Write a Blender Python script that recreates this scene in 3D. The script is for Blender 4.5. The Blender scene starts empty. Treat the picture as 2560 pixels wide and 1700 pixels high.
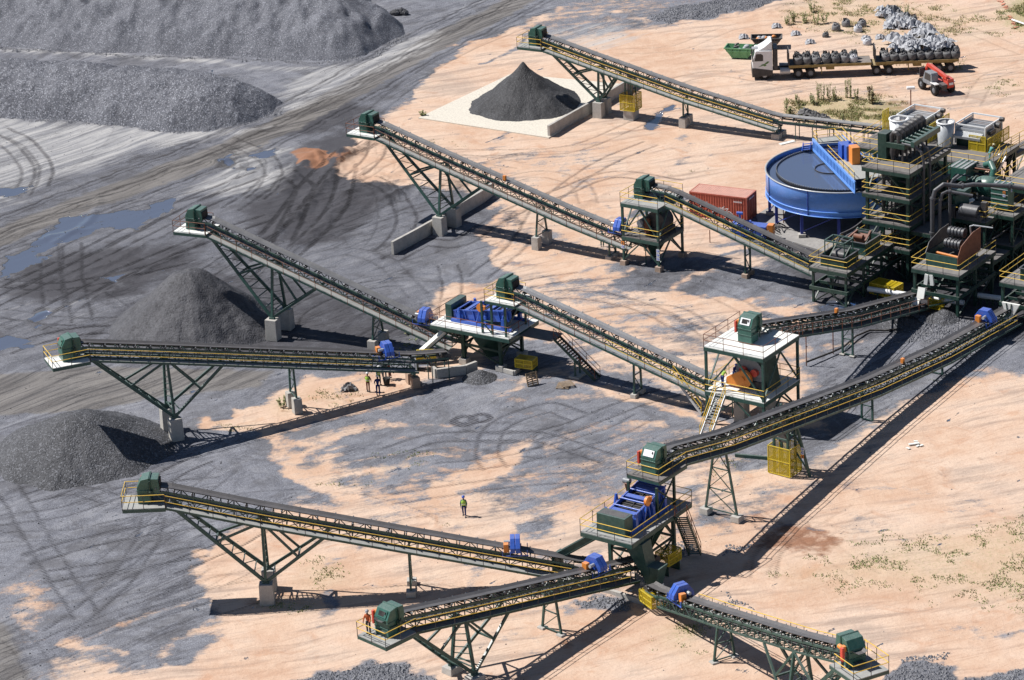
import bpy, math, random
import numpy as np
from mathutils import Vector, Matrix
from math import sin, cos, tan, pi, radians, sqrt, atan2
random.seed(7)
rng = np.random.default_rng(5)
scene = bpy.context.scene
col = scene.collection

# ------------------------------------------------------------------ camera
F_PX, PITCH, ROLL, CAM_H = 8000.0, radians(22), radians(3), 107.0
cam_loc = Vector((0, -CAM_H / tan(PITCH), CAM_H))
fw = Vector((0, cos(PITCH), -sin(PITCH)))
rt0 = Vector((1, 0, 0)); up0 = rt0.cross(fw)
RT = rt0 * cos(ROLL) - up0 * sin(ROLL)
UP = rt0 * sin(ROLL) + up0 * cos(ROLL)
cd = bpy.data.cameras.new('camera'); camo = bpy.data.objects.new('camera', cd); col.objects.link(camo)
M = Matrix((RT, UP, -fw)).transposed().to_4x4(); M.translation = cam_loc
camo.matrix_world = M
cd.sensor_fit = 'HORIZONTAL'; cd.sensor_width = 36.0; cd.lens = 36.0 * F_PX / 2560.0
cd.clip_start = 1.0; cd.clip_end = 20000.0
scene.camera = camo
scene.render.resolution_x = 1024; scene.render.resolution_y = 680

# ------------------------------------------------------------------ sky, sun, exposure
SUNV = Vector((0.72, -0.18, -1.0)).normalized()          # the way sunlight travels
el = math.asin(-SUNV.z); az = atan2(-SUNV.x, -SUNV.y)    # towards the sun, clockwise from +y
world = bpy.data.worlds.new('World'); scene.world = world; world.use_nodes = True
wn = world.node_tree.nodes; wn.clear()
sky = wn.new('ShaderNodeTexSky'); sky.sky_type = 'NISHITA'; sky.sun_disc = False
sky.sun_elevation = el; sky.sun_rotation = az; sky.altitude = 1500; sky.dust_density = 0.6
bg = wn.new('ShaderNodeBackground'); bg.inputs[1].default_value = 0.055
wo = wn.new('ShaderNodeOutputWorld')
world.node_tree.links.new(sky.outputs[0], bg.inputs[0]); world.node_tree.links.new(bg.outputs[0], wo.inputs[0])
sl = bpy.data.lights.new('sun', 'SUN'); sl.energy = 4.9; sl.angle = radians(0.5); sl.color = (1.0, 0.965, 0.91)
so = bpy.data.objects.new('sun', sl); col.objects.link(so)
so.rotation_euler = SUNV.to_track_quat('-Z', 'Y').to_euler(); so.location = (-60, 20, 90)
scene.view_settings.view_transform = 'Standard'; scene.view_settings.look = 'None'
scene.view_settings.exposure = 0.45; scene.view_settings.gamma = 1.0
try: scene.view_settings.use_curve_mapping = False
except Exception: pass

# ------------------------------------------------------------------ helpers
def P(px, py, z=0.0):
    "world point at height z seen at photograph pixel (2560 x 1700)"
    d = RT * ((px - 1280) / F_PX) + UP * (-(py - 850) / F_PX) + fw
    t = (z - cam_loc.z) / d.z
    return cam_loc + d * t

def V(*a): return Vector(a)

class MB:
    def __init__(s): s.v = []; s.f = []; s.mi = []; s.sm = []; s.m = 0; s.smooth = False
    def add(s, vs, fs):
        b = len(s.v); s.v += [tuple(v) for v in vs]
        for f in fs: s.f.append(tuple(b + i for i in f)); s.mi.append(s.m); s.sm.append(s.smooth)
    def box(s, x0, x1, y0, y1, z0, z1):
        s.add([(x0,y0,z0),(x1,y0,z0),(x1,y1,z0),(x0,y1,z0),(x0,y0,z1),(x1,y0,z1),(x1,y1,z1),(x0,y1,z1)],
              [(0,3,2,1),(4,5,6,7),(0,1,5,4),(1,2,6,5),(2,3,7,6),(3,0,4,7)])
    def rbox(s, c, sz, rz=0, rx=0, ry=0, taper=1.0):
        R = Matrix.Rotation(rz,3,'Z') @ Matrix.Rotation(ry,3,'Y') @ Matrix.Rotation(rx,3,'X')
        x,y,z = [k/2 for k in sz]; t = taper
        vs = [Vector(q) for q in [(-x,-y,-z),(x,-y,-z),(x,y,-z),(-x,y,-z),(-x*t,-y*t,z),(x*t,-y*t,z),(x*t,y*t,z),(-x*t,y*t,z)]]
        s.add([R@v + Vector(c) for v in vs],[(0,3,2,1),(4,5,6,7),(0,1,5,4),(1,2,6,5),(2,3,7,6),(3,0,4,7)])
    def bar(s, p, q, w=.1, h=None, up=(0,0,1)):
        p = Vector(p); q = Vector(q); h = h or w
        d = (q-p)
        if d.length < 1e-5: return
        d.normalize(); u = Vector(up)
        if abs(d.dot(u)) > .97: u = Vector((1,0,0))
        r = d.cross(u).normalized(); u = r.cross(d)
        r = r*(w/2); u = u*(h/2)
        s.add([p-r-u,p+r-u,p+r+u,p-r+u,q-r-u,q+r-u,q+r+u,q-r+u],
              [(0,1,2,3),(7,6,5,4),(0,4,5,1),(1,5,6,2),(2,6,7,3),(3,7,4,0)])
    def tube(s, p, q, r, r2=None, n=8, caps=True):
        p = Vector(p); q = Vector(q); r2 = r if r2 is None else r2
        d = (q-p)
        if d.length < 1e-5: return
        d.normalize(); u = Vector((0,0,1)) if abs(d.z) < .9 else Vector((1,0,0))
        a = d.cross(u).normalized(); b = d.cross(a)
        vs = [p+(a*cos(2*pi*i/n)+b*sin(2*pi*i/n))*r for i in range(n)]+[q+(a*cos(2*pi*i/n)+b*sin(2*pi*i/n))*r2 for i in range(n)]
        fs = [(i,n+i,n+(i+1)%n,(i+1)%n) for i in range(n)]
        o = s.smooth; s.smooth = n > 6
        s.add(vs, fs); s.smooth = o
        if caps: s.add(vs[:n],[tuple(range(n))]); s.add(vs[n:],[tuple(reversed(range(n)))])
    def path(s, pts, r, n=8):
        for a, b in zip(pts[:-1], pts[1:]): s.tube(a, b, r, n=n)
        for a in pts[1:-1]: s.ball(a, r*1.02, n, max(4, n//2))
    def ball(s, c, r, n=8, m=5, sc=(1,1,1)):
        c = Vector(c); vs = []; fs = []
        for j in range(m+1):
            t = pi*j/m
            for i in range(n):
                a = 2*pi*i/n; vs.append(c+Vector((r*sc[0]*sin(t)*cos(a), r*sc[1]*sin(t)*sin(a), r*sc[2]*cos(t))))
        for j in range(m):
            for i in range(n):
                fs.append((j*n+i,(j+1)*n+i,(j+1)*n+(i+1)%n,j*n+(i+1)%n))
        o = s.smooth; s.smooth = True; s.add(vs, fs); s.smooth = o
    def prism(s, poly, a, b, axis='y'):
        n = len(poly)
        if axis == 'y': vs = [(x,a,z) for x,z in poly]+[(x,b,z) for x,z in poly]
        elif axis == 'x': vs = [(a,x,z) for x,z in poly]+[(b,x,z) for x,z in poly]
        else: vs = [(x,z,a) for x,z in poly]+[(x,z,b) for x,z in poly]
        fs = [tuple(range(n)), tuple(reversed(range(n,2*n)))]+[(i,n+i,n+(i+1)%n,(i+1)%n) for i in range(n)]
        s.add(vs, fs)
    def lathe(s, prof, c=(0,0,0), n=24, smooth=True):
        c = Vector(c); vs = []; fs = []
        for r,z in prof:
            for i in range(n): vs.append(c+Vector((r*cos(2*pi*i/n), r*sin(2*pi*i/n), z)))
        for j in range(len(prof)-1):
            for i in range(n): fs.append((j*n+i, j*n+(i+1)%n, (j+1)*n+(i+1)%n, (j+1)*n+i))
        o = s.smooth; s.smooth = smooth; s.add(vs, fs); s.smooth = o
    def quad(s, *p): s.add(p, [tuple(range(len(p)))])
    def build(s, name, mats, parent=None, loc=(0,0,0), rz=0, bevel=0):
        me = bpy.data.meshes.new(name); me.from_pydata(s.v, [], s.f)
        if not isinstance(mats, (list, tuple)): mats = [mats]
        for m in mats: me.materials.append(m)
        if len(s.f):
            me.polygons.foreach_set('material_index', s.mi); me.polygons.foreach_set('use_smooth', s.sm)
        me.validate(); me.update()
        o = bpy.data.objects.new(name, me); col.objects.link(o)
        o.location = loc; o.rotation_euler = (0,0,rz)
        if parent is not None: o.parent = parent
        if bevel:
            md = o.modifiers.new('bevel','BEVEL'); md.width = bevel; md.segments = 2; md.limit_method = 'ANGLE'
        return o

def tag(o, label, cat, group=None, kind=None):
    if label: o['label'] = label
    if cat: o['category'] = cat
    if group: o['group'] = group
    if kind: o['kind'] = kind
    return o
def thing(name, label, cat, loc=(0,0,0), rz=0, group=None):
    o = bpy.data.objects.new(name, None); col.objects.link(o); o.empty_display_size = .3
    o.location = loc; o.rotation_euler = (0,0,rz)
    return tag(o, label, cat, group)
def dup(o, loc=None, rz=None, label=None, group=None, parent=None, scale=None):
    def rec(src, par):
        c = src.copy(); col.objects.link(c)
        if par is not None: c.parent = par
        for ch in list(src.children): rec(ch, c)
        return c
    c = rec(o, parent)
    if loc is not None: c.location = loc
    if rz is not None: c.rotation_euler = (0,0,rz)
    if scale is not None: c.scale = scale
    if label: c['label'] = label
    if group: c['group'] = group
    return c
_kids = {}

# ------------------------------------------------------------------ materials
def node(nt, t, **kw):
    n = nt.nodes.new(t)
    for k, v in kw.items():
        if k.startswith('i_'):
            n.inputs[k[2:].replace('_',' ')].default_value = v
        else: setattr(n, k, v)
    return n
def noise(nt, vec, scale, detail=4, rough=.6, dist=0):
    n = node(nt,'ShaderNodeTexNoise'); n.inputs['Scale'].default_value = scale; n.inputs['Detail'].default_value = detail
    n.inputs['Roughness'].default_value = rough; n.inputs['Distortion'].default_value = dist
    nt.links.new(vec, n.inputs['Vector']); return n.outputs['Fac']
def math_(nt, op, a, b=None, c=None, clamp=False):
    n = node(nt,'ShaderNodeMath', operation=op, use_clamp=clamp)
    for i, x in enumerate((a,b,c)):
        if x is None: continue
        if isinstance(x,(int,float)): n.inputs[i].default_value = x
        else: nt.links.new(x, n.inputs[i])
    return n.outputs[0]
def ramp(nt, fac, lo, hi, a=0.0, b=1.0):
    n = node(nt,'ShaderNodeMapRange', interpolation_type='SMOOTHSTEP')
    n.inputs['From Min'].default_value = lo; n.inputs['From Max'].default_value = hi
    n.inputs['To Min'].default_value = a; n.inputs['To Max'].default_value = b
    nt.links.new(fac, n.inputs['Value']); return n.outputs[0]
def mixc(nt, fac, a, b, mode='MIX'):
    n = node(nt,'ShaderNodeMix', data_type='RGBA', blend_type=mode)
    for s, x in ((0,fac),(6,a),(7,b)):
        if isinstance(x,(int,float)): n.inputs[s].default_value = x
        elif isinstance(x,tuple): n.inputs[s].default_value = (*x[:3],1)
        else: nt.links.new(x, n.inputs[s])
    return n.outputs[2]
def newmat(name):
    m = bpy.data.materials.new(name); m.use_nodes = True; nt = m.node_tree
    b = nt.nodes['Principled BSDF']; return m, nt, b
def paint(name, c, rough=.45, metal=0, var=.25, scale=2.5, dirt=(.16,.13,.11), dirt_amt=.35, bump=0, spec=.5, dust=.45):
    m, nt, b = newmat(name)
    tc = node(nt,'ShaderNodeTexCoord').outputs['Object']
    n1 = noise(nt, tc, scale, 5, .65); n2 = noise(nt, tc, scale*7, 4, .7)
    base = mixc(nt, ramp(nt,n1,.3,.7,0,1), tuple(x*(1-var) for x in c), tuple(min(1,x*(1+var*.5)) for x in c))
    dm = math_(nt,'MULTIPLY', ramp(nt, math_(nt,'MULTIPLY_ADD', n2,.5, math_(nt,'MULTIPLY',n1,.5)), .48,.66), dirt_amt)
    base = mixc(nt, dm, base, dirt)
    gn = node(nt,'ShaderNodeNewGeometry'); sx = node(nt,'ShaderNodeSeparateXYZ'); nt.links.new(gn.outputs['Normal'], sx.inputs[0])
    du = math_(nt,'MULTIPLY', ramp(nt, sx.outputs[2], .45,.95), ramp(nt, n2,.35,.7,.12,dust))
    base = mixc(nt, du, base, (.27,.255,.25))
    nt.links.new(base, b.inputs['Base Color'])
    nt.links.new(ramp(nt,n2,.3,.7,rough-.08,rough+.15), b.inputs['Roughness'])
    b.inputs['Metallic'].default_value = metal
    b.inputs['Specular IOR Level'].default_value = spec
    if bump:
        bp = node(nt,'ShaderNodeBump'); bp.inputs['Strength'].default_value = bump; bp.inputs['Distance'].default_value = .02
        nt.links.new(n2, bp.inputs['Height']); nt.links.new(bp.outputs[0], b.inputs['Normal'])
    return m
G_ = paint('green_steel', (.024,.080,.068), .40, var=.3, dirt=(.10,.09,.08), dirt_amt=.4)
GH = paint('green_housing', (.032,.120,.096), .34, var=.2, dirt=(.12,.11,.1), dirt_amt=.25)
GP_ = paint('plant_green_steel', (.013,.052,.040), .45, var=.35, dirt=(.07,.065,.06), dirt_amt=.5)
BT = paint('tank_blue', (.15,.36,.88), .28, var=.15, dirt=(.06,.09,.2), dirt_amt=.3)
GK = paint('sooty_green_steel', (.012,.050,.036), .5, var=.35, dirt=(.06,.055,.05), dirt_amt=.5, dust=.25)
YE = paint('yellow_rail', (.78,.50,.03), .45, var=.15, dirt=(.3,.22,.1), dirt_amt=.25)
YG = paint('yellow_guard', (.62,.47,.015), .45, var=.2, dirt=(.25,.2,.06), dirt_amt=.3)
RU = paint('rusty_rail', (.22,.075,.035), .75, var=.4, dirt=(.05,.03,.025), dirt_amt=.6)
BL = paint('blue_paint', (.035,.11,.50), .30, var=.2, dirt=(.06,.08,.15), dirt_amt=.2)
BD = paint('deep_blue_paint', (.016,.040,.30), .42, var=.3, dirt=(.03,.03,.06), dirt_amt=.45)
OR = paint('orange_paint', (.78,.26,.04), .5, var=.15, dirt=(.3,.15,.06), dirt_amt=.25)
RED = paint('red_paint', (.62,.07,.045), .45, var=.2, dirt=(.25,.12,.08), dirt_amt=.3)
CO = paint('pale_concrete', (.46,.44,.41), .9, var=.25, scale=1.2, dirt=(.22,.19,.16), dirt_amt=.5, bump=.3, spec=.2)
COR = paint('red_stained_concrete', (.42,.31,.24), .9, var=.3, scale=1.5, dirt=(.3,.15,.09), dirt_amt=.6, bump=.3, spec=.2)
DECKW = paint('bleached_deck', (.74,.75,.72), .7, var=.1, scale=.9, dirt=(.4,.38,.34), dirt_amt=.25, spec=.3, dust=.1)
DECK = paint('grey_deck', (.34,.35,.34), .75, var=.25, scale=1.3, dirt=(.14,.12,.11), dirt_amt=.5, spec=.3)
DECKD = paint('dusty_dark_deck', (.14,.13,.125), .8, var=.35, scale=1.3, dirt=(.06,.05,.05), dirt_amt=.5, spec=.25)
GALV = paint('galvanised_steel', (.48,.50,.52), .4, metal=.3, var=.2, dirt=(.2,.17,.15), dirt_amt=.35)
GREYD = paint('dark_grey_pipe', (.075,.078,.09), .45, var=.25, dirt=(.05,.045,.04), dirt_amt=.4, dust=.3)
DECKP = paint('plant_deck', (.17,.165,.16), .8, var=.35, scale=1.3, dirt=(.07,.06,.055), dirt_amt=.5, spec=.25)
BLK = paint('black_rubber', (.022,.021,.022), .7, var=.4, dirt=(.09,.07,.06), dirt_amt=.4, spec=.3, dust=.2)
BELT = paint('conveyor_belt', (.085,.080,.082), .42, var=.2, scale=1.0, dirt=(.12,.11,.11), dirt_amt=.35, spec=.6, dust=.12)
BELTM = paint('dusty_grey_belt', (.14,.14,.145), .38, var=.2, scale=1.0, dirt=(.2,.19,.19), dirt_amt=.35, spec=.65, dust=.12)
BELTP = paint('worn_pale_belt', (.20,.20,.21), .34, var=.15, scale=1.0, dirt=(.28,.27,.27), dirt_amt=.35, spec=.7, dust=.12)
WH = paint('white_paint', (.78,.79,.80), .35, var=.06, dirt=(.45,.4,.36), dirt_amt=.15)
DK = paint('dark_machinery', (.045,.045,.05), .5, var=.4, dirt=(.12,.09,.07), dirt_amt=.5)
GREY = paint('grey_machinery', (.22,.24,.27), .45, var=.25, dirt=(.12,.1,.09), dirt_amt=.35)
RUST = paint('rust_plate', (.23,.085,.045), .8, var=.35, dirt=(.08,.04,.03), dirt_amt=.6)
COAL = paint('wet_coal', (.05,.05,.055), .6, var=.5, dirt=(.02,.02,.02), dirt_amt=.6)
# ------------------------------------------------------------------ conveyors
def idler_mesh():
    b = MB(); b.m = 0
    b.bar((0,-.58,.95),(0,.58,.95),.06); b.bar((0,-.55,.95),(0,-.62,1.28),.05); b.bar((0,.55,.95),(0,.62,1.28),.05)
    b.m = 1
    b.tube((0,-.2,1.12),(0,.2,1.12),.06,n=6); b.tube((0,.22,1.12),(0,.56,1.24),.06,n=6); b.tube((0,-.22,1.12),(0,-.56,1.24),.06,n=6)
    b.m = 2
    b.tube((0,.60,1.22),(0,.66,1.30),.05,n=6); b.tube((0,-.60,1.22),(0,-.66,1.30),.05,n=6)
    return b
IDLER = None
def head_box(root, xe, zp, hatch=True, white=False, drive=True, big=1.0):
    "green head chute housing; xe = x of its outer face, zp = platform height"
    q0 = thing_scale = None
    big = big*.82; x = lambda a: xe - a*big; W_=.66; zq=lambda v: zp+v*big
    h = MB()
    prof = [(x(0),zp+.02),(x(0),zq(1.62)),(x(.42),zq(2.35)),(x(1.15),zq(2.5)),(x(1.15),zp+.02)]
    h.prism(prof, -W_, W_)
    prof2 = [(x(1.17),zq(1.0)),(x(1.17),zq(2.40)),(x(1.95),zq(2.36)),(x(2.05),zq(1.45)),(x(1.9),zq(1.0))]
    h.prism(prof2, -W_+.06, W_-.06)
    for q in (1.1, 1.2): h.box(x(q)-.025, x(q)+.025, -W_-.05,W_+.05, zq(.9), zq(2.53))
    for q in (.75, 1.3):                                      # flange ribs on the front
        h.box(x(0)+.003, x(0)+.05, -W_-.03,W_+.03, zq(q), zq(q)+.06)
        h.box(x(1.15), x(0), W_+.003,W_+.045, zq(q), zq(q)+.06); h.box(x(1.15), x(0), -W_-.045,-W_-.003, zq(q), zq(q)+.06)
    hb = h.build('head_chute', GH, root, bevel=.02)
    k = MB(); k.box(x(2.07)-.01, x(1.5), -.48,.48, zq(1.25), zq(2.1)); k.build('belt_opening', BLK, hb)
    if hatch:
        a = Vector((x(0),0,zq(1.62))); c = Vector((x(.42),0,zq(2.35))); d = (c-a); nn = Vector((d.z,0,-d.x)).normalized()
        if nn.x < 0: nn = -nn
        m = MB(); w = .46
        def at(u, y, o): return a + d*u + Vector((0,y,0)) + nn*o
        m.add([at(.12,-w,.02),at(.12,w,.02),at(.88,w,.02),at(.88,-w,.02),at(.12,-w,.06),at(.12,w,.06),at(.88,w,.06),at(.88,-w,.06)],
              [(0,1,2,3),(7,6,5,4),(0,4,5,1),(1,5,6,2),(2,6,7,3),(3,7,4,0)])
        hh = m.build('inspection_hatch', WH if white else GH, hb)
        if hatch == 'open':
            m = MB(); m.add([at(.25,-w+.15,.065),at(.25,w-.22,.065),at(.75,w-.22,.065),at(.75,-w+.15,.065)],[(0,1,2,3)]); m.build('opening', BLK, hh)
        m = MB(); m.bar(at(.5,w-.14,.1), at(.75,w-.14,.1),.05); m.build('handle', DK, hh)
    m = MB(); m.box(x(1.45), x(.95), W_+.01,W_+.15, zq(.9), zq(1.35)); m.bar((x(1.2),W_+.12,zq(.3)),(x(1.2),W_+.12,zq(2.3)),.08); m.bar((x(1.6),W_+.08,zq(.8)),(x(.2),W_+.08,zq(.95)),.06)
    m.tube((x(1.2),W_,zq(1.15)),(x(1.2),W_+.28,zq(1.15)),.13)
    m.build('bearing_bracket', GK, hb)
    if drive:
        m = MB(); m.rbox((x(.35),-1.0,zq(1.3)),(.3,.2,1.0)); m.build('drive_guard', RED, root, bevel=.03)
        m = MB(); m.tube((x(.55),-.84,zq(1.7)),(x(1.1),-.84,zq(1.7)),.17,n=10); m.rbox((x(.5),-.84,zq(1.7)),(.3,.26,.4)); m.build('gearbox', OR, root)
        m = MB(); m.tube((x(.6),-.88,zp+.02),(x(.6),-.88,zq(1.2)),.1); m.build('drive_mount', DK, root)
    return hb
def rail_run(b, pts, h=1.05, post=0, rail=1, n=1.7, r=.026, closed=False):
    "handrail following a list of 3D deck-edge points: posts (material post) and two rails (material rail)"
    for a, c in zip(pts[:-1], pts[1:]):
        a = Vector(a); c = Vector(c); L = (c-a).length; k = max(1, round(L/n))
        b.m = rail
        for hz in (h, h*.52): b.tube(a+V(0,0,hz), c+V(0,0,hz), r*1.15, n=5, caps=False)
        b.m = post
        for i in range(k+1):
            p = a + (c-a)*(i/k); b.tube(p-V(0,0,.1), p+V(0,0,h), r, n=5, caps=False)
def lattice_leg(b, A, B, n, w=.16, t=.07):
    "two parallel chords A=(p,q) and B=(p,q) with zigzag lacing"
    b.bar(A[0],A[1],w); b.bar(B[0],B[1],w)
    for i in range(n):
        a0 = Vector(A[0]).lerp(A[1], i/n); a1 = Vector(A[0]).lerp(A[1], (i+1)/n)
        b0 = Vector(B[0]).lerp(B[1], i/n); b1 = Vector(B[0]).lerp(B[1], (i+1)/n)
        b.bar(a0, b0, t); b.bar(a0 if i%2 else b0, b1 if i%2 else a1, t)
def conveyor(label, ref, ang, zp, slab, belt, head=None, supports=(), rail=YE, post=DK, railx=None, deck=DECK, beltm=None,
             platform=None, guard=None, low_from=None, isolators=(), railsplit=None, name='stacking_conveyor', kick=G_, group='truss conveyors'):
    global IDLER
    xs = sorted(zp, key=lambda q:q[0]); X = [q[0] for q in xs]; Z = [q[1] for q in xs]
    z = lambda x: float(np.interp(x, X, Z))
    root = thing(name, label, 'conveyor', (ref[0],ref[1],0), radians(ang), group)
    beltm = beltm or BELT
    x0, x1 = belt; s0, s1 = slab
    def seq(a, b_, d):
        n = max(1, round((b_-a)/d)); return [a+(b_-a)*i/n for i in range(n+1)]
    # ---- truss
    t = MB(); lo = s0 if low_from is None else low_from
    br = sorted(set([lo, x1-1.0]+[q for q in X if lo < q < x1-1.0]))
    for a, c in zip(br[:-1], br[1:]):
        for y in (-.5,.5):
            t.bar((a,y,z(a)+.02),(c,y,z(c)+.02),.11,.13); t.bar((a,y,z(a)+.9),(c,y,z(c)+.9),.12,.15)
    st = seq(lo, x1-1.0, .95)
    for i,(a,c) in enumerate(zip(st[:-1],st[1:])):
        for y in (-.5,.5):
            t.bar((a,y,z(a)),(a,y,z(a)+.9),.055); t.bar((a,y,z(a)),(c,y,z(c)+.9),.055) if i%2 else t.bar((a,y,z(a)+.9),(c,y,z(c)),.055)
        t.bar((a,-.5,z(a)),(a,.5,z(a)),.06); t.bar((a,-.5,z(a)+.9),(a,.5,z(a)+.9),.05)
        t.bar((a,-.5,z(a)),(c,.5,z(c)),.045)
    t.build('truss', G_, root)
    if low_from is not None or x0 < s0:                                  # plain stringers on short stools beyond the truss
        t = MB(); a0 = x0; a1 = lo
        for a, c in zip(seq(a0,a1,2.)[:-1], seq(a0,a1,2.)[1:]):
            for y in (-.5,.5): t.bar((a,y,z(a)+.75),(c,y,z(c)+.75),.08,.16)
            t.bar((a,-.5,z(a)+.75),(a,.5,z(a)+.75),.06)
            for y in (-.5,.5): t.bar((a,y,0),(a,y,z(a)+.75),.07)
        t.build('stringer', G_, root)
    # ---- belt, upper and return strands
    b = MB(); st = seq(x0, x1, 1.15)
    prof = [(-.47,1.33),(-.24,1.19),(.24,1.19),(.47,1.33)]
    for a, c in zip(st[:-1], st[1:]):
        for (y0,q0),(y1,q1) in zip(prof[:-1],prof[1:]):
            b.add([(a,y0,z(a)+q0),(c,y0,z(c)+q0),(c,y1,z(c)+q1),(a,y1,z(a)+q1)],[(0,3,2,1)])
            b.add([(a,y0,z(a)+q0-.03),(c,y0,z(c)+q0-.03),(c,y1,z(c)+q1-.03),(a,y1,z(a)+q1-.03)],[(0,1,2,3)])
        b.box(0,0,0,0,0,0) if False else None
        b.add([(a,-.4,z(a)+.45),(c,-.4,z(c)+.45),(c,.4,z(c)+.45),(a,.4,z(a)+.45)],[(0,1,2,3)])
    b.build('belt', beltm, root)
    t = MB(); t.tube((x0,-.45,z(x0)+.85),(x0,.45,z(x0)+.85),.33,n=16); t.build('tail_pulley', DK, root)
    # ---- idlers
    if IDLER is None:
        ib = idler_mesh().build('idler', [DK, BLK, GREY], root); IDLER = ib.data; col.objects.unlink(ib); bpy.data.objects.remove(ib)
    for a in seq(x0+.8, x1-1.2, 1.3):
        o = bpy.data.objects.new('idler', IDLER); col.objects.link(o); o.parent = root; o.location = (a,0,z(a))
    # ---- walkway slab with a toe plate and brackets
    w = MB(); br = sorted(set([s0,s1]+[q for q in X if s0<q<s1]))
    for a, c in zip(br[:-1],br[1:]): w.bar((a,.98,z(a)-.03),(c,.98,z(c)-.03),.80,.07)
    wk = w.build('walkway', deck, root)
    w = MB()
    for a, c in zip(br[:-1],br[1:]): w.bar((a,1.41,z(a)-.02),(c,1.41,z(c)-.02),.05,.17)
    for a in seq(s0+.3,s1-.3,2.0): w.bar((a,.55,z(a)-.13),(a,1.38,z(a)-.11),.07,.10)
    w.build('toe_plate', kick, wk)
    # ---- handrail along the walkway
    ra, rb = railx or (s0+.2, s1)
    def run(a0,a1,mats,nm='handrail'):
        pts = [(a,1.42,z(a)) for a in sorted(set([a0,a1]+[q for q in X if a0<q<a1]))]
        r = MB(); rail_run(r, pts); r.build(nm, mats, root)
    if railsplit: run(ra, railsplit[0],[post,rail]); run(railsplit[0], rb,[RU,railsplit[1]])
    else: run(ra, rb, [post, rail])
    # ---- head platform, rail and chute
    if platform:
        pa, pb, zz, y0, y1 = platform[:5]
        m = MB(); m.box(pa,pb,y0,y1,zz-.06,zz); pl = m.build('platform_deck', platform[5] if len(platform)>5 else deck, root)
        m = MB()
        for y in (y0+.02,y1-.02): m.box(pa,pb,y-.05,y+.05,zz-.32,zz-.062)
        for x in (pa+.05,pb-.05,(pa+pb)/2): m.box(x-.05,x+.05,y0+.072,y1-.072,zz-.30,zz-.064)
        m.build('edge_beam', G_, pl)
        r = MB(); rail_run(r, [(s1-.02,1.42,z(s1)),(pa+.02,y1,zz),(pb,y1,zz),(pb,y0,zz),(pa+.6,y0,zz)])
        r.build('platform_rail', [post, rail], root)
    if head: head_box(root, **head)
    # ---- supports
    for s in supports:
        k = s[0]
        if k == 'fan':                                                    # pier, vertical leg and two raking lattice legs
            _, xv, xf, xr, ph, pw, spread, pm = s
            zt = z(xv)-.05; m = MB()
            for sy in (-1,1):
                base = V(xv, sy*spread, ph+.08)
                topf = V(xf, sy*.5, z(xf)-.05); topv = V(xv, sy*.5, zt); topr = V(xr, sy*.5, z(xr)-.05)
                m.bar(base, topf,.15,.26); m.bar(base, topv,.2,.2); m.bar(base, topr,.15,.22)
                mf = base.lerp(topf,.52); mr = base.lerp(topr,.52)
                m.bar(topv, mf,.13,.17); m.bar(topv, mr,.13,.17)
                m.rbox(base, (.5,.3,.14))
            for tt in np.linspace(.12,.95,8):
                for top in ('f','v','r'):
                    T = {'f':(xf,z(xf)-.05),'v':(xv,zt),'r':(xr,z(xr)-.05)}[top]
                    pL = V(xv,-spread,ph+.08).lerp(V(T[0],-.5,T[1]),tt); pR = V(xv,spread,ph+.08).lerp(V(T[0],.5,T[1]),tt)
                    if top=='f' or int(tt*100)%2==0: m.bar(pL,pR,.08)
                    if top!='r' and tt<.9:
                        qR = V(xv,spread,ph+.08).lerp(V(T[0],.5,T[1]),tt+.118); m.bar(pL,qR,.055)
            for f0,f1 in (((xf,z(xf)),.52),((xr,z(xr)),.52)):
                pL = V(xv,-spread,ph).lerp(V(f0[0],-.5,f0[1]),f1); pR = V(xv,spread,ph).lerp(V(f0[0],.5,f0[1]),f1); m.bar(pL,pR,.13)
            m.build('raking_trestle', G_, root)
            for sy in (-1,1):
                m = MB(); m.rbox((xv,sy*spread,ph/2),(pw,pw*.85,ph),taper=.94); m.build('pier', pm, root, bevel=.03)
        elif k == 'trestle':
            _, xv, ph, pw, base, pm = s; m = MB(); zt = z(xv)-.05
            for sy in (-1,1): m.bar((xv,sy*base,ph),(xv,sy*.5,zt),.15)
            H = zt-ph; n = max(1,round(H/1.6))
            for i in range(n+1):
                t0 = i/n; y0 = base+(0.5-base)*t0
                if i>0 or True: m.bar((xv,-y0,ph+H*t0+.02),(xv,y0,ph+H*t0+.02),.08)
                if i<n:
                    t1=(i+1)/n; y1 = base+(.5-base)*t1
                    m.bar((xv,-y0,ph+H*t0),(xv,y1,ph+H*t1),.06)
                    if base>1.0: m.bar((xv,y0,ph+H*t0),(xv,-y1,ph+H*t1),.06)
            m.build('trestle', G_, root)
            if ph > .05:
                for sy in (-1,1):
                    m = MB(); m.rbox((xv,sy*base,ph/2),(pw,pw,ph),taper=.95); m.build('footing', pm, root, bevel=.02)
        elif k == 'cage':                                                 # take-up tower behind a yellow mesh guard
            _, xv, ph, gh, gw = s[:5]; m = MB(); zt = z(xv)-.05
            for sy in (-1,1):
                for sx in (-.45,.45): m.bar((xv+sx,sy*.55,ph),(xv+sx*.7,sy*.5,zt),.12)
                m.bar((xv-.45,sy*.55,ph+gh+.4),(xv+.45,sy*.55,ph+gh+.4),.08)
            m.build('take_up_frame', G_, root)
            m = MB(); m.box(xv-.12,xv+.12,-.42,.42,ph+gh*.55,z(xv)+.4); m.build('take_up_belt', BELT, root)
            m = MB(); guard_panel(m, xv-gw/2, xv+gw/2, -.85,.85, ph+.02, ph+gh); m.build('mesh_guard', [YG, MESH], root)
            if ph > .1:
                m = MB(); m.rbox((xv,0,ph/2),(1.2,1.4,ph)); m.build('pier', CO, root, bevel=.03)
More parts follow.
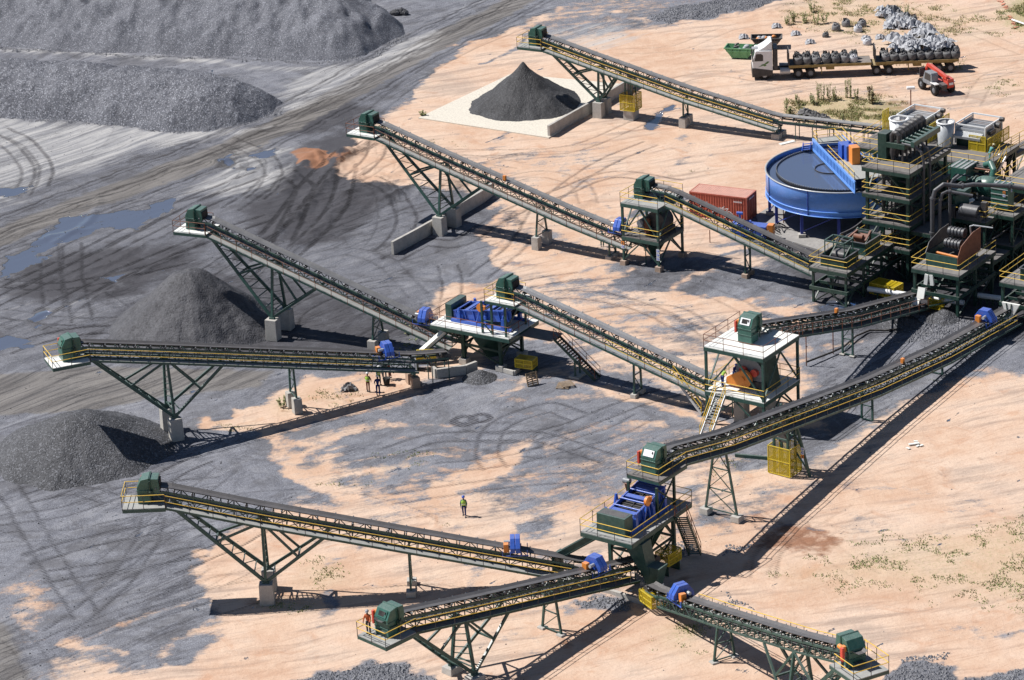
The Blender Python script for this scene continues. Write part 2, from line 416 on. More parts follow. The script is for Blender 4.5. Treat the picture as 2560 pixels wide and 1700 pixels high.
    for xi, yi in isolators:
        m = MB(); m.rbox((xi,yi,z(xi)+1.35),(.30,.26,.55)); o = m.build('isolator_box', OR, root, bevel=.02)
    if guard:
        xg, L, W, H, zz = guard
        m = MB(); guard_panel(m, xg-L/2, xg+L/2, -W/2, W/2, zz, zz+H, top=True); m.build('tail_guard', [YG, MESH], root)
    return root, z
def guard_panel(m, x0,x1,y0,y1,z0,z1, top=False):
    m.m = 0; w=.07
    for x in (x0,x1):
        for y in (y0,y1): m.bar((x,y,z0),(x,y,z1),w)
    for zz in (z0,(z0+z1)/2,z1):
        for y in (y0,y1): m.bar((x0,y,zz),(x1,y,zz),w)
        for x in (x0,x1): m.bar((x,y0,zz),(x,y1,zz),w)
    n = max(1,round((x1-x0)/.9))
    for i in range(1,n):
        x = x0+(x1-x0)*i/n
        for y in (y0,y1): m.bar((x,y,z0),(x,y,z1),w*.6)
    m.m = 1; e=.012
    m.box(x0+.03,x1-.03,y0-e,y0+e,z0,z1); m.box(x0+.03,x1-.03,y1-e,y1+e,z0,z1)
    m.box(x0-e,x0+e,y0+.03,y1-.03,z0,z1); m.box(x1-e,x1+e,y0+.03,y1-.03,z0,z1)
    if top: m.box(x0,x1,y0,y1,z1-.01,z1+.02)
def mesh_mat():
    m, nt, b = newmat('yellow_expanded_mesh')
    tc = node(nt,'ShaderNodeTexCoord').outputs['Object']
    vo = node(nt,'ShaderNodeTexChecker'); vo.inputs['Scale'].default_value = 16; nt.links.new(tc, vo.inputs['Vector'])
    b.inputs['Base Color'].default_value = (.60,.44,.015,1); b.inputs['Roughness'].default_value = .5
    tr = node(nt,'ShaderNodeBsdfTransparent'); mx = node(nt,'ShaderNodeMixShader')
    nt.links.new(ramp(nt, vo.outputs['Fac'],0,1,.12,.62), mx.inputs[0]); nt.links.new(tr.outputs[0], mx.inputs[1]); nt.links.new(b.outputs[0], mx.inputs[2])
    nt.links.new(mx.outputs[0], nt.nodes['Material Output'].inputs[0]); return m
MESH = mesh_mat()

# magnetic separators straddling the belts
def magnet(label, root, z, x, rz=0.0, flip=1):
    w = root.matrix_world if False else None
    a = root.rotation_euler.z; L = V(x,0,0); L.rotate(Matrix.Rotation(a,3,'Z'))
    t = thing('magnetic_separator', label, 'magnetic separator', (root.location.x+L.x, root.location.y+L.y, z(x)+.95), a, 'blue magnetic separators over the conveyor belts'); t.scale=(.88,.9,.9)
    for k,(x0,x1) in enumerate(((-.42,-.02),(.02,.42))):
        m = MB(); m.prism([(-1.0,.35),(-.95,.75),(-.45,1.45),(.45,1.45),(.95,.75),(1.0,.35),(.9,.3),(-.9,.3)], x0, x1, 'x')
        m.build('magnet_housing', BL, t, bevel=.03)
    m = MB(); m.rbox((.78,-.35*flip,.62),(.42,.5,.72)); m.build('control_box', OR, t, bevel=.02)
    m = MB(); m.tube((.45,.25*flip,.85),(.95,.25*flip,.85),.15,n=10); m.build('motor', GALV, t)
    m = MB()
    for sx in (-.45,.45):
        for sy in (-.75,.75): m.bar((sx,sy,-.05),(sx,sy,.4),.09)
    for sy in (-.75,.75): m.bar((-1.1,sy,0.0),(1.2,sy,-.0),.07)
    for sx in (-1.0,1.1):
        for sy in (-.7,.7): m.bar((sx,sy,-.05),(sx,sy,.45),.07)
    m.build('support_frame', BL, t)
    return t

C1,z1 = conveyor('long conveyor with yellow rails rising left beside the black cone on the pale slab', (10.62,63.26), 149.9,
  [(9,7.2),(5.9,6.95),(0,5.55),(-10.9,3.05),(-21.2,1.15),(-33,1.25)], (-21.4,6.0), (-33,8.0), beltm=BELTM,
  head=dict(xe=7.9, zp=7.15), platform=(5.9,8.9,7.15,-1.2,1.45), low_from=-21.4,
  supports=[('fan',-.4,5.6,-2.6,1.75,1.1,.75,CO),('cage',-3.9,1.15,1.75,1.7),('trestle',-10.4,1.1,.8,.55,CO),('trestle',-21.2,.6,.9,.55,CO)])
C2,z2 = conveyor('tall steep conveyor with brown rails and grey walkway over the small crescent wall', (-5.75,29.46), 147.6,
  [(10.3,9.15),(7,8.95),(0,6.95),(-14.5,3.05),(-22.5,1.2)], (-21,7.0), (-22.5,9.1), beltm=BELTM,
  head=dict(xe=9.2, zp=9.1), platform=(6.9,10.2,9.1,-1.3,1.45,DECKW), rail=RU, post=RU, railx=(-21,6.9), isolators=[(-7.0,.1)],
  supports=[('fan',0,6.7,-4.9,1.9,1.15,1.3,CO),('trestle',-10.8,1.3,.75,1.0,CO),('trestle',-18.6,.4,.6,.6,CO)])
C3,z3 = conveyor('conveyor feeding the open square tower beside the red container', (13.74,18.03), 148,
  [(2,6.5),(-2.2,6.25),(-17.5,1.55),(-19,1.2)], (-17.2,-2.1), (-19,.7),
  head=dict(xe=1.5, zp=6.32, drive=False), rail=YE, post=DK, railsplit=(-9.5,YE), railx=(-17,-2.2), isolators=[],
  supports=[('trestle',-10.0,.45,.6,.5,COR)])
C4,z4 = conveyor('tall steep conveyor with brown rails rising over the wet grey cone with a steep face', (-20.89,4.38), 156,
  [(9.4,9.55),(6,9.3),(0,7.1),(-17,.95),(-18.2,.8)], (-17.3,6.1), (-18.2,8.2), beltm=BELTM,
  head=dict(xe=8.4, zp=9.5), platform=(6,9.3,9.5,-1.3,1.45,DECKW), rail=RU, post=RU,
  supports=[('fan',0,6.3,-4.7,2.0,1.15,1.35,CO),('trestle',-9.8,.95,.8,1.1,CO)])
C5,z5 = conveyor('conveyor with broad pale belt climbing to the blue screen station from the white roofed tower', (10.48,-13.99), 146,
  [(14.4,6.75),(11.3,6.6),(0,3.65),(-8.5,1.45),(-9.5,1.3)], (-8.3,11.3), (-9.5,13.4),
  head=dict(xe=13.6, zp=6.75, hatch=False, drive=False), platform=(11.2,14.3,6.75,-1.3,1.45,DECKW), rail=YE, post=RU, railsplit=(2.2,RU), beltm=BELTP, deck=GALV,
  supports=[('trestle',0,.35,.55,.6,CO)])
C6,z6 = conveyor('conveyor with yellow rails reaching over the dark round cone at the left edge', (-28.98,-17.25), 201.9,
  [(10,8.65),(6.7,8.6),(0,7.0),(-22,1.6),(-25,1.25)], (-21.9,6.7), (-25,8.9),
  head=dict(xe=8.8, zp=8.62, hatch=True), platform=(6.7,9.9,8.62,-1.2,1.45,DECKW), railx=(-17.7,6.7),
  supports=[('fan',0,6.6,-5.0,2.0,1.1,1.2,CO),('trestle',-10.9,1.35,.75,.8,CO),('trestle',-21.8,.95,.7,.6,COR)])
C7,z7 = conveyor('conveyor with rusty rails from the dark plant to the white roofed tower', (29.12,-7.61), 233,
  [(17,7.1),(15,6.95),(0,2.95),(-12,.5),(-16,.45)], (-12,13.2), (-14.8,15.2), name='feed_conveyor',
  head=dict(xe=16.6, zp=7.08, hatch='open', white=True, big=1.12), rail=RU, post=RU, deck=DK, isolators=[(2.0,.1)], railx=(-11.8,13),
  supports=[('trestle',0,.1,.5,.5,CO)])
C8,z8 = conveyor('longest conveyor with double yellow rail running from the plant to the near blue screen', (15.59,-39.06), 232,
  [(10,7.45),(6.7,7.4),(0,5.95),(-21.9,2.55),(-33.4,1.3),(-46,.55),(-54,.3)], (-46,6.7), (-54,9.0), name='feed_conveyor',
  head=dict(xe=9.6, zp=7.45, hatch=True, white=True), platform=(6.7,10.4,7.45,-1.4,1.5), isolators=[(-27.5,.1)], deck=DECKD,
  supports=[('trestle',0,.5,.8,1.45,CO),('trestle',-21.9,.05,.5,.52,CO),('trestle',-33.4,.05,.5,.55,CO)], railx=(-45,6.7))
C9,z9 = conveyor('near left conveyor with yellow rails whose platform casts a shadow beside its pier', (-19.25,-48.76), 178.8,
  [(10.2,8.4),(6.9,8.25),(0,6.4),(-24,.55)], (-23,6.9), (-24.5,8.8),
  head=dict(xe=9.0, zp=8.35, hatch=False), platform=(6.9,10.1,8.35,-1.2,1.45),
  supports=[('fan',0,6.7,-4.9,1.7,1.1,1.2,CO),('trestle',-10.75,.45,.75,.95,CO)])
C10,z10 = conveyor('nearest conveyor with a man in orange on its platform', (-4.67,-63.25), 224.1,
  [(8.5,6.25),(5.5,6.15),(0,4.95),(-16.7,1.5),(-20,.9)], (-17,5.5), (-20,7.6), kick=GK, deck=DECKD,
  head=dict(xe=7.4, zp=6.25, hatch='open'), platform=(5.5,8.4,6.25,-1.4,1.45,DECK), railx=(-16,5.5),
  supports=[('fan',0,5.4,-4.6,.55,1.2,1.15,CO),('trestle',-9.0,.15,.6,.95,CO)])
C11,z11 = conveyor('conveyor running to the bottom right, its single yellow rail on the far side', (18.46,-71.46), -62.5,
  [(9,6.9),(6,6.75),(0,5.1),(-10,2.7),(-18.5,.75),(-20,.6)], (-18.3,6.0), (-20,7.4), kick=GK,
  head=dict(xe=6.9, zp=6.85, hatch=False), platform=(5.6,8.4,6.85,-1.35,1.45), railx=(-15.5,5.6),
  supports=[('fan',0,5.6,-3.8,.5,1.1,1.15,CO),('trestle',-9.9,.12,.6,.85,CO)], guard=(-19.6,1.7,1.4,.9,.5))
magnet('blue magnetic separator beside the foot of the open square tower', C2, z2, -19.6)
magnet('blue magnetic separator on the steep conveyor left of the blue screen station', C4, z4, -14.6)
magnet('blue magnetic separator above the workers standing beside the conveyor', C6, z6, -19.6)
magnet('blue magnetic separator nearest the dark plant at the right edge', C8, z8, -41.8)
magnet('blue magnetic separator with its box on the far side, alone on the near left conveyor', C9, z9, -18.7, flip=-1)
magnet('blue magnetic separator in front of the near screen station chute', C10, z10, -13.8)
magnet('blue magnetic separator beside the yellow tail guard of the bottom right conveyor', C11, z11, -15.6, flip=1)
# ------------------------------------------------------------------ towers, screen stations, thickener, wash plant
def hz(p, py):
    "height above plan point p at which a vertical line crosses pixel row py"
    lo, hi = -5.0, 60.0
    for _ in range(40):
        m = (lo+hi)/2; d = Vector((p[0],p[1],m))-cam_loc
        y = 850 - F_PX*d.dot(UP)/d.dot(fw)
        if y > py: lo = m
        else: hi = m
    return m
def face_frame(m, a, b, z0, z1, w=.12, kind='V'):
    "bracing between two columns standing at plan points a and b"
    a0=V(*a,z0); b0=V(*b,z0); a1=V(*a,z1); b1=V(*b,z1); mid1=(a1+b1)/2; mid0=(a0+b0)/2
    if kind=='V': m.bar(a0,mid1,w); m.bar(b0,mid1,w)
    elif kind=='X': m.bar(a0,b1,w); m.bar(b0,a1,w)
    elif kind=='/': m.bar(a0,b1,w)
def stair(m, top, bot, width, side, rail=None, step=None):
    top=Vector(top); bot=Vector(bot); s=Vector(side).normalized()*(width/2)
    for k in (-1,1): m.bar(top+s*k, bot+s*k, .06,.24)
    n=max(3,round((top-bot).length/.27))
    d=(bot-top); hd=Vector((d.x,d.y,0)).normalized()
    for i in range(n):
        c=top+d*((i+.5)/n); m.bar(c-s*.95, c+s*.95, .17,.04, up=(0,0,1))
def stair_rail(m, top, bot, width, side, h=1.0):
    top=Vector(top); bot=Vector(bot); s=Vector(side).normalized()*(width/2)
    for k in (-1,1):
        a=top+s*k; b=bot+s*k
        for q in (h,h*.5): m.tube(a+V(0,0,q),b+V(0,0,q),.03,n=5)
        for i in range(4): c=a.lerp(b,i/3); m.tube(c,c+V(0,0,h),.026,n=5)
def stairs_part(root, top, bot, width, side, mat=GALV, rmat=YE):
    m=MB(); stair(m,top,bot,width,side); o=m.build('stair',mat,root)
    m=MB(); stair_rail(m,top,bot,width,side); m.build('stair_rail',rmat,o); return o
def sign(root, x, y, z, rz, kinds, w=.34):
    "small safety boards: white with blue discs, or an orange plate"
    for i,k in enumerate(kinds):
        c=V(x,y,z-i*(w*1.15)); m=MB(); m.rbox((0,0,0),(w,.02,w)); o=m.build('safety_sign', OR if k=='o' else WH, root, loc=c, rz=rz)
        q=MB(); n=14
        if k=='o': q.add([(-.12*w/.34,-.014,-.1),(.12*w/.34,-.014,-.1),(0,-.014,.12)],[(0,1,2)]); q.build('warning_triangle', DK, o)
        else:
            q.add([(.40*w*cos(2*pi*j/n),-.014,.40*w*sin(2*pi*j/n)) for j in range(n)],[tuple(range(n))])
            q.build('blue_disc', BL, o)
            q=MB(); q.ball((0,-.016,.04),.15*w,8,5,(1,.05,1)); q.rbox((0,-.018,-.07),(.3*w,.008,.16*w)); q.build('figure_mark', WH, o)

def deck_frame(name,label,near,w,d,decks,rz=-35.5,cat='steel tower',group=None,ncx=2,ncy=2,foot=.0,footm=COR,steel=G_,dk=DECK,
               railm=YE,postm=DK,rails=None,brace='V',cs=.2,x_from=0,over=.0):
    "columns, floor beams and decks; local origin under the nearest corner, x to the right and near, y away"
    t=thing(name,label,cat,(near[0],near[1],0),radians(rz),group)
    xs=[-w+i*w/(ncx-1) for i in range(ncx)]; ys=[i*d/(ncy-1) for i in range(ncy)]
    xs[0]+=.12; xs[-1]-=.12; ys[0]+=.12; ys[-1]-=.12
    for x in xs:
        for y in ys:
            m=MB(); m.bar((x,y,foot),(x,y,max(decks)-.42),cs,cs,up=(0,1,0)); m.build('column',steel,t)
            if foot>0: m=MB(); m.rbox((x,y,foot/2),(.62,.62,foot),taper=.95); m.build('footing',footm,t,bevel=.02)
    lv=[foot]+sorted(decks)
    for i,zz in enumerate(sorted(decks)):
        mt=dk if not isinstance(dk,list) else dk[i]
        m=MB(); m.box(-w-over,over,-over,d+over,zz-.07,zz); dd=m.build('deck',mt,t) if mt else t
        m=MB()
        for y in (-over+.03,d+over-.03): m.box(-w-over,over,y-.06,y+.06,zz-.40,zz-.073)
        for x in (-w-over+.03,over-.03): m.box(x-.06,x+.06,-over+.092,d+over-.092,zz-.40,zz-.073)
        n=max(2,round(d/1.5))
        for k in range(1,n): y=d*k/n; m.box(-w-over+.1,over-.1,y-.05,y+.05,zz-.33,zz-.076)
        m.build('floor_beams',steel,dd)
    m=MB()
    for z0,z1 in zip(lv[:-1],lv[1:]):
        k=brace if isinstance(brace,str) else brace.get(round(z1,2),'V')
        for y in (ys[0],ys[-1]):
            for a,b in zip(xs[:-1],xs[1:]): face_frame(m,(a,y),(b,y),z0+.1,z1-.45,.12,k)
        for x in (xs[0],xs[-1]):
            for a,b in zip(ys[:-1],ys[1:]): face_frame(m,(x,a),(x,b),z0+.1,z1-.45,.12,k)
    m.build('bracing',steel,t)
    for i,zz in enumerate(sorted(decks)):
        if rails and not rails[i]: continue
        r=MB(); o=over
        pts={'n':[(-w-o,-o,zz),(o,-o,zz)],'r':[(o,-o,zz),(o,d+o,zz)],'f':[(o,d+o,zz),(-w-o,d+o,zz)],'l':[(-w-o,d+o,zz),(-w-o,-o,zz)]}
        for s in (rails[i] if rails else 'nrfl'): rail_run(r,pts[s])
        r.build('handrail',[postm,railm],t)
    return t

# --- crusher towers
def rot2(c,rz,x,y): a=radians(rz); return (c[0]+x*cos(a)-y*sin(a), c[1]+x*sin(a)+y*cos(a))
T1c=(13.75,17.95); T1n=rot2(T1c,-35,2.05,-2.25)
T1=deck_frame('crusher_tower','open square green tower with grey roof deck, left of the red container',T1n,4.1,4.5,[3.0,6.3],-35,'crusher tower','open crusher towers',foot=.55,footm=COR,rails=['nrl','nfl'],dk=[DECKD,DECK])
sign(T1,-.12,-.013,2.1,0,'www'); sign(T1,-3.98,-.013,2.3,0,'ow')
m=MB(); m.lathe([(1.5,2.9),(1.5,2.5),(.5,.9),(.45,.5)],(-2.0,2.3,0),4,False); m.build('discharge_hopper',GK,T1)
c=thing('crusher','dark crusher with grey motor on the middle floor of the tower beside the red container','crusher',(*rot2(T1n,-35,-2.0,2.3),3.0),radians(-35),'crushers inside the open towers')
m=MB(); m.tube((.5,-.4,1.1),(.5,1.2,1.1),1.05,n=20); m.rbox((.5,.4,.3),(2.2,1.8,.6)); m.build('crusher_body',DK,c)
m=MB(); m.rbox((.5,.5,2.55),(1.3,1.3,1.1)); m.build('inlet_chute',G_,c)
m=MB(); m.tube((-.9,-.9,.95),(-.9,.2,.95),.36,n=14); m.rbox((-.9,-.3,.4),(.7,.9,.5)); mo=m.build('motor',GREY,c)
m=MB(); m.rbox((-.15,-.75,.8),(.5,.35,1.5)); m.build('belt_guard',RUST,c,bevel=.05)
T2c=(19.75,-20.2); T2n=rot2(T2c,-36,2.85,-2.9)
T2=deck_frame('crusher_tower','large open green tower with bright white roof and orange pulley guard inside',T2n,5.7,5.8,[3.05,7.0],-36,'crusher tower','open crusher towers',foot=.35,footm=COR,rails=['nrfl','nrl'],dk=[DECKW,DECKW],railm=RU,postm=RU)
for o in list(T2.children):
    if o.name.startswith('handrail') and min(v.co.z for v in o.data.vertices)<4: o.data.materials[1]=YE; o.data.materials[0]=DK
stairs_part(T2,(-4.1,-.1,3.05),(-4.1,-2.75,.1),.95,(1,0,0),GALV,YE)
m=MB(); m.rbox((-3.4,2.0,1.3),(1.0,.9,2.6)); m.rbox((-1.6,3.2,1.3),(1.1,.9,2.6)); m.build('concrete_pillar',CO,T2)
c=thing('crusher','big grey crusher drum with an orange teardrop pulley guard on the white floor','crusher',(*rot2(T2n,-36,-2.6,2.7),3.05),radians(-36),'crushers inside the open towers')
m=MB(); m.tube((-.1,-.5,1.35),(-.1,1.3,1.35),1.3,n=22); m.build('crusher_body',GREY,c)
m=MB(); m.rbox((.1,.4,.35),(2.6,2.0,.7)); m.build('base_frame',DK,c)
m=MB(); m.prism([(.8,.1),(1.9,.1),(1.5,2.5),(1.2,3.3),(.5,3.3),(.6,1.2)],-.4,1.2); m.build('inlet_chute',GK,c)
m=MB(); n=14; pr=[(-.35+.78*cos(a),.95+.78*sin(a)) for a in np.linspace(-1.75,1.75,n)]+[(-1.95,.85),(-2.0,.35),(-1.9,.2)]
m.prism(pr,-1.15,-.85); g=m.build('pulley_guard',OR,c,bevel=.03)
m=MB(); m.tube((-.35,-1.25,.95),(-.35,-1.15,.95),.2,n=12); m.build('guard_boss',OR,g)
m=MB(); m.tube((-.6,-.75,1.55),(-.6,-.2,1.55),.35,n=12); m.tube((.5,-.8,1.5),(.5,-.3,1.5),.33,n=12); m.build('bearing_housing',RED,c)
m=MB(); m.tube((-1.6,-.7,.55),(-1.6,.4,.55),.33,n=12); m.build('motor',BL,c)

# --- blue vibrating screens
def vib_screen(label, loc, rz, L=5.0, W=2.15, drop=.85, motor_far=False, guard_y=-1):
    t=thing('vibrating_screen',label,'vibrating screen',loc,rz,'blue vibrating screens')
    h=.95; zt=lambda x: 1.75-drop*x/L
    for s in (-1,1):
        y=s*W/2; m=MB()
        m.prism([(0,zt(0)-h),(0,zt(0)),(.5,zt(.5)+.12),(L-.3,zt(L)+.1),(L,zt(L)-.1),(L,zt(L)-h*.7),(L-.6,zt(L)-h)],y-.03,y+.03)
        for k in range(7):
            x=.35+k*(L-.7)/6; m.bar((x-.12,y+s*.07,zt(x)-h+.08),(x+.1,y+s*.07,zt(x)+.05),.14,.09)
        m.bar((0,y+s*.06,zt(0)+.02),(L,y+s*.06,zt(L)+.02),.1,.09)
        m.build('side_plate',BL,t)
    m=MB(); m.m=0
    for dz in (.25,.62):
        a=[(0.1,-W/2+.035,zt(.1)-dz),(L-.05,-W/2+.035,zt(L)-dz),(L-.05,W/2-.035,zt(L)-dz),(.1,W/2-.035,zt(.1)-dz)]
        m.quad(*a)
    for k in range(1,9):
        x=L*k/9; m.bar((x,-W/2+.04,zt(x)-.22),(x,W/2-.04,zt(x)-.22),.07,.05)
    m.bar((0.1,0,zt(.1)-.2),(L,0,zt(L)-.2),.08,.05)
    m.build('screen_mesh',BLK,t)
    for x in (.85*L/5,2.05*L/5,3.95*L/5):
        m=MB(); m.rbox((x,0,zt(x)-.02),(.42,W-.08,.12),ry=.17); m.build('cross_beam',BL,t)
    for k,x in enumerate((.25,1.35*L/5,2.6*L/5,3.5*L/5,4.65*L/5)):
        m=MB(); m.tube((x,-W/2-.1,zt(x)+.05),(x,W/2+.1,zt(x)+.05),.075,n=8)
        if k in(0,4): m.rbox((x+.25,0,zt(x)-.02),(.3,W-.1,.05),ry=.17)
        m.build('cross_tube',BL,t)
    for s in (-1,1):
        y=s*(W/2+.28)
        m=MB(); m.box(-.1,L+.1,y-.12,y+.12,-.02,.22); m.build('base_rail',BL,t)
        for x in (.6*L/5,2.15*L/5,4.4*L/5):
            m=MB(); m.rbox((x,y,.62),(.34,.3,.8),taper=.8); m.tube((x,y-s*.02,1.0),(x,y-s*.1,1.3),.12,n=8); m.build('spring_mount',BL,t)
        m=MB(); m.bar((2.6,y,.2),(2.95,y+s*.03,1.75),.13); m.bar((3.5,y,.2),(3.0,y+s*.03,1.75),.13); m.build('guard_bracket',BL,t)
    m=MB(); m.tube((2.95,guard_y*(W/2+.22),1.75),(2.95,guard_y*(W/2+.42),1.75),.38,n=14); m.rbox((2.7,guard_y*(W/2+.32),1.8),(.5,.2,.35)); m.build('flywheel_guard',OR,t,bevel=.02)
    if motor_far:
        m=MB(); m.tube((1.2,-guard_y*(W/2+.2),2.05),(1.2,-guard_y*(W/2+.75),2.05),.24,n=10); m.build('motor',GREY,t)
        m=MB(); m.rbox((1.2,-guard_y*(W/2+.42),1.5),(.3,.2,1.0),ry=.3); m.build('belt_guard',RUST,t)
    return t
S1n=(-.25,-8.55)
S1=deck_frame('screening_station','green station with bright deck and blue screen, stairs descending right, above the small coal heap',S1n,8.2,4.9,[3.55],-33,'screening station','screening stations',foot=.0,rails=['nrl'],dk=[DECKW],railm=RU,postm=RU,brace='none',cs=.01)
for o in [q for q in S1.children if q.name.startswith(('column','bracing'))]: bpy.data.objects.remove(o)
for x,y in ((-1.55,.9),(-5.35,.9),(-1.55,4.4),(-5.35,4.4)):
    m=MB(); m.bar((x,y,.5),(x,y,3.14),.26,.26,up=(0,1,0)); m.build('column',GK,S1)
    m=MB(); m.rbox((x,y,.27),(.75,.75,.54)); m.build('footing',CO,S1,bevel=.02)
m=MB()
for y in (.9,4.4):
    m.bar((-5.35,y,1.9),(-1.55,y,1.75),.14,.2); m.bar((-5.35,y,1.9),(-1.55,y,.55),.12); m.bar((-5.35,y,2.2),(-7.6,y-.5,3.15),.14); m.bar((-1.55,y,2.2),(-.2,y-.4,3.15),.14)
for x in (-1.55,-5.35): m.bar((x,.9,1.0),(x,4.4,3.0),.12); m.bar((x,4.4,1.0),(x,.9,3.0),.12); m.bar((x,.9,1.85),(x,4.4,1.85),.14,.18)
m.build('bracing',GK,S1)
m=MB(); m.lathe([(2.75,3.14),(2.6,2.7),(1.1,1.0),(1.0,.6)],(-3.5,2.6,0),4,False); m.build('underpan_hopper',GK,S1)
m=MB(); m.bar((-7.0,1.2,3.0),(-8.7,-.9,1.15),.62,.38); m.build('discharge_chute',DECKW,S1)
m=MB(); m.bar((-7.0,1.2,2.8),(-8.75,-.95,.93),.75,.1); m.build('chute_body',GK,S1)
m=MB(); m.rbox((-7.2,2.8,4.3),(.65,2.5,1.5)); m.build('discharge_box',G_,S1,bevel=.03)
m=MB()
for x,y in ((-2.9,.35),(-1.9,.35),(-.5,.35),(-.5,3.6),(-2.9,3.6)): m.bar((x,y,3.55),(x,y,6.5),.17,.17,up=(0,1,0))
m.bar((-2.9,.35,4.7),(-1.9,.35,4.7),.1); m.bar((-2.9,.35,4.5),(-1.9,.35,3.6),.09); m.bar((-.5,.35,4.2),(-.5,3.6,6.2),.1)
m.build('head_frame',G_,S1)
m=MB(); m.box(.003,3.3,1.6,3.6,3.28,3.35); m.build('side_landing',DECKD,S1)
stairs_part(S1,(3.2,2.6,3.3),(7.2,2.6,.12),.9,(0,1,0),GK,RU)
m=MB(); m.bar((5.2,2.2,0),(5.2,2.2,1.7),.13); m.bar((5.2,3.0,0),(5.2,3.0,1.7),.13); m.bar((5.2,2.2,.8),(5.2,3.0,.8),.08); m.build('stair_support',G_,S1)
m=MB(); m.rbox((5.2,2.6,.1),(1.0,1.4,.2)); m.build('footing',CO,S1)
for (x,y,rz,l) in ((-7.7,-1.6,.5,0),(.6,1.6,.1,1)):
    m=MB(); guard_panel(m,-.82,.82,-.52,.52,0,.75,top=True)
    g=thing('tail_guard',['yellow mesh guard box in front of the discharge chute of the middle screen station','yellow mesh guard box right of the column of the middle screen station'][l],'machine guard',(*rot2(S1n,-33,x,y),.85 if l==0 else .55),radians(-33)+rz,'yellow tail guards')
    m.build('guard_panels',[YG,MESH],g)
    m=MB(); m.tube((-.5,-.42,.4),(-.5,.42,.4),.3,n=12); m.bar((-.7,0,-.3),(.6,0,-.3),.5,.08); m.build('tail_pulley',DK,g)
    for xx in(-.8,.8):
        m=MB(); m.box(xx-.05,xx+.05,-.5,.5,-.85 if l==0 else -.55,0); m.build('leg',GK,g)
vib_screen('blue vibrating screen on the middle screen station, low orange disc on its camera side',(*rot2(S1n,-33,-.75,2.8),3.6),radians(-33)+pi,motor_far=False,guard_y=1,L=6.0)
S2n=(8.0,-52.95)
S2=deck_frame('screening_station','near green screen station standing over a wide shadow, head platform above its blue screen',S2n,4.55,8.3,[4.75],-36,'screening station','screening stations',rails=['nrfl'],dk=[DECK],railm=YE,postm=DK,brace='none',cs=.01)
for o in [q for q in S2.children if q.name.startswith(('column','bracing'))]: bpy.data.objects.remove(o)
for x,y in ((-.75,2.9),(-3.9,2.9),(-.75,6.8),(-3.9,6.8)):
    m=MB(); m.bar((x,y,.3),(x,y,4.34),.26,.26,up=(0,1,0)); m.build('column',G_,S2)
    m=MB(); m.rbox((x,y,.17),(.7,.7,.34)); m.build('footing',CO,S2,bevel=.02)
m=MB()
for x in (-.75,-3.9):
    m.bar((x,2.9,2.4),(x,6.8,2.4),.12,.16); m.bar((x,2.9,.5),(x,6.8,2.4),.11); m.bar((x,6.8,.5),(x,2.9,2.4),.11)
    m.bar((x,2.9,2.4),(x,4.6,4.3),.12); m.bar((x,6.8,2.4),(x,5.2,4.3),.12); m.bar((x,6.8,3.2),(x,8.1,4.3),.13)
for y in (2.9,6.8): m.bar((-.75,y,2.4),(-3.9,y,2.4),.12,.16); m.bar((-.75,y,.5),(-3.9,y,2.3),.1); m.bar((-.75,y,2.5),(-2.3,y,4.3),.1); m.bar((-3.9,y,2.5),(-2.3,y,4.3),.1)
m.build('bracing',GK,S2)
m=MB()
for x,y in ((-.9,4.9),(-3.4,4.9),(-.9,7.3),(-3.4,7.3)): m.bar((x,y,4.75),(x,y,7.1),.18,.18,up=(0,1,0))
m.bar((-.9,4.9,5.0),(-.9,7.3,7.0),.1); m.bar((-.9,7.3,5.0),(-.9,4.9,7.0),.1)
m.build('head_frame',GK,S2)
m=MB(); m.rbox((-2.25,1.2,5.5),(2.5,1.1,1.5)); hb=m.build('discharge_box',G_,S2,bevel=.03)
m=MB(); m.rbox((-2.25,1.2,6.252),(2.2,.8,.01)); m.build('opening',COAL,hb)
m=MB(); m.lathe([(2.0,4.34),(1.9,4.0),(.7,1.9),(.65,1.6)],(-2.3,5.2,0),4,False); m.build('underpan_hopper',GK,S2)
m=MB()
m.prism([(-1.6,4.3),(.2,4.3),(.55,2.6),(.75,2.5),(.75,1.9),(.15,1.9),(-.35,2.5)],1.0,2.2)
m.build('discharge_chute',G_,S2)
m=MB(); m.prism([(-.1,2.6),(1.6,2.6),(1.15,.95),(.55,.95)],1.05,2.25); m.build('transfer_chute',G_,S2)
m=MB(); m.bar((-3.8,2.2,4.0),(-6.9,.6,1.9),1.0,.12); m.bar((-3.8,1.75,4.15),(-6.9,.15,2.05),.08,.55); m.bar((-3.8,2.65,4.15),(-6.9,1.05,2.05),.08,.55); m.rbox((-7.1,.5,1.3),(.25,1.2,1.9)); m.build('side_chute',G_,S2)
def _w2l(root,p): return root_local(root,p)
def root_local(root,p):
    a=-root.rotation_euler.z; dx,dy=p[0]-root.location.x,p[1]-root.location.y; return V(dx*cos(a)-dy*sin(a),dx*sin(a)+dy*cos(a),p[2])
stairs_part(S2,root_local(S2,P(1702,1292,4.6)),root_local(S2,P(1738,1386,.1)),.9,(.8,.5,0),GK,RU)
g=thing('tail_guard','yellow mesh guard box in the shadow under the near screen station','machine guard',(*rot2(S2n,-36,-.5,5.6),.9),radians(50),'yellow tail guards')
m=MB(); guard_panel(m,-.8,.8,-.6,.6,0,.9,top=True); m.build('guard_panels',[YG,MESH],g)
for xx in(-.7,.7):
    m=MB(); m.box(xx-.05,xx+.05,-.5,.5,-.9,0); m.build('leg',GK,g)
vib_screen('blue vibrating screen on the near screen station, under the long conveyor head',(*rot2(S2n,-36,-2.3,6.6),4.8),radians(-36-90),motor_far=True,guard_y=1,L=5.2)
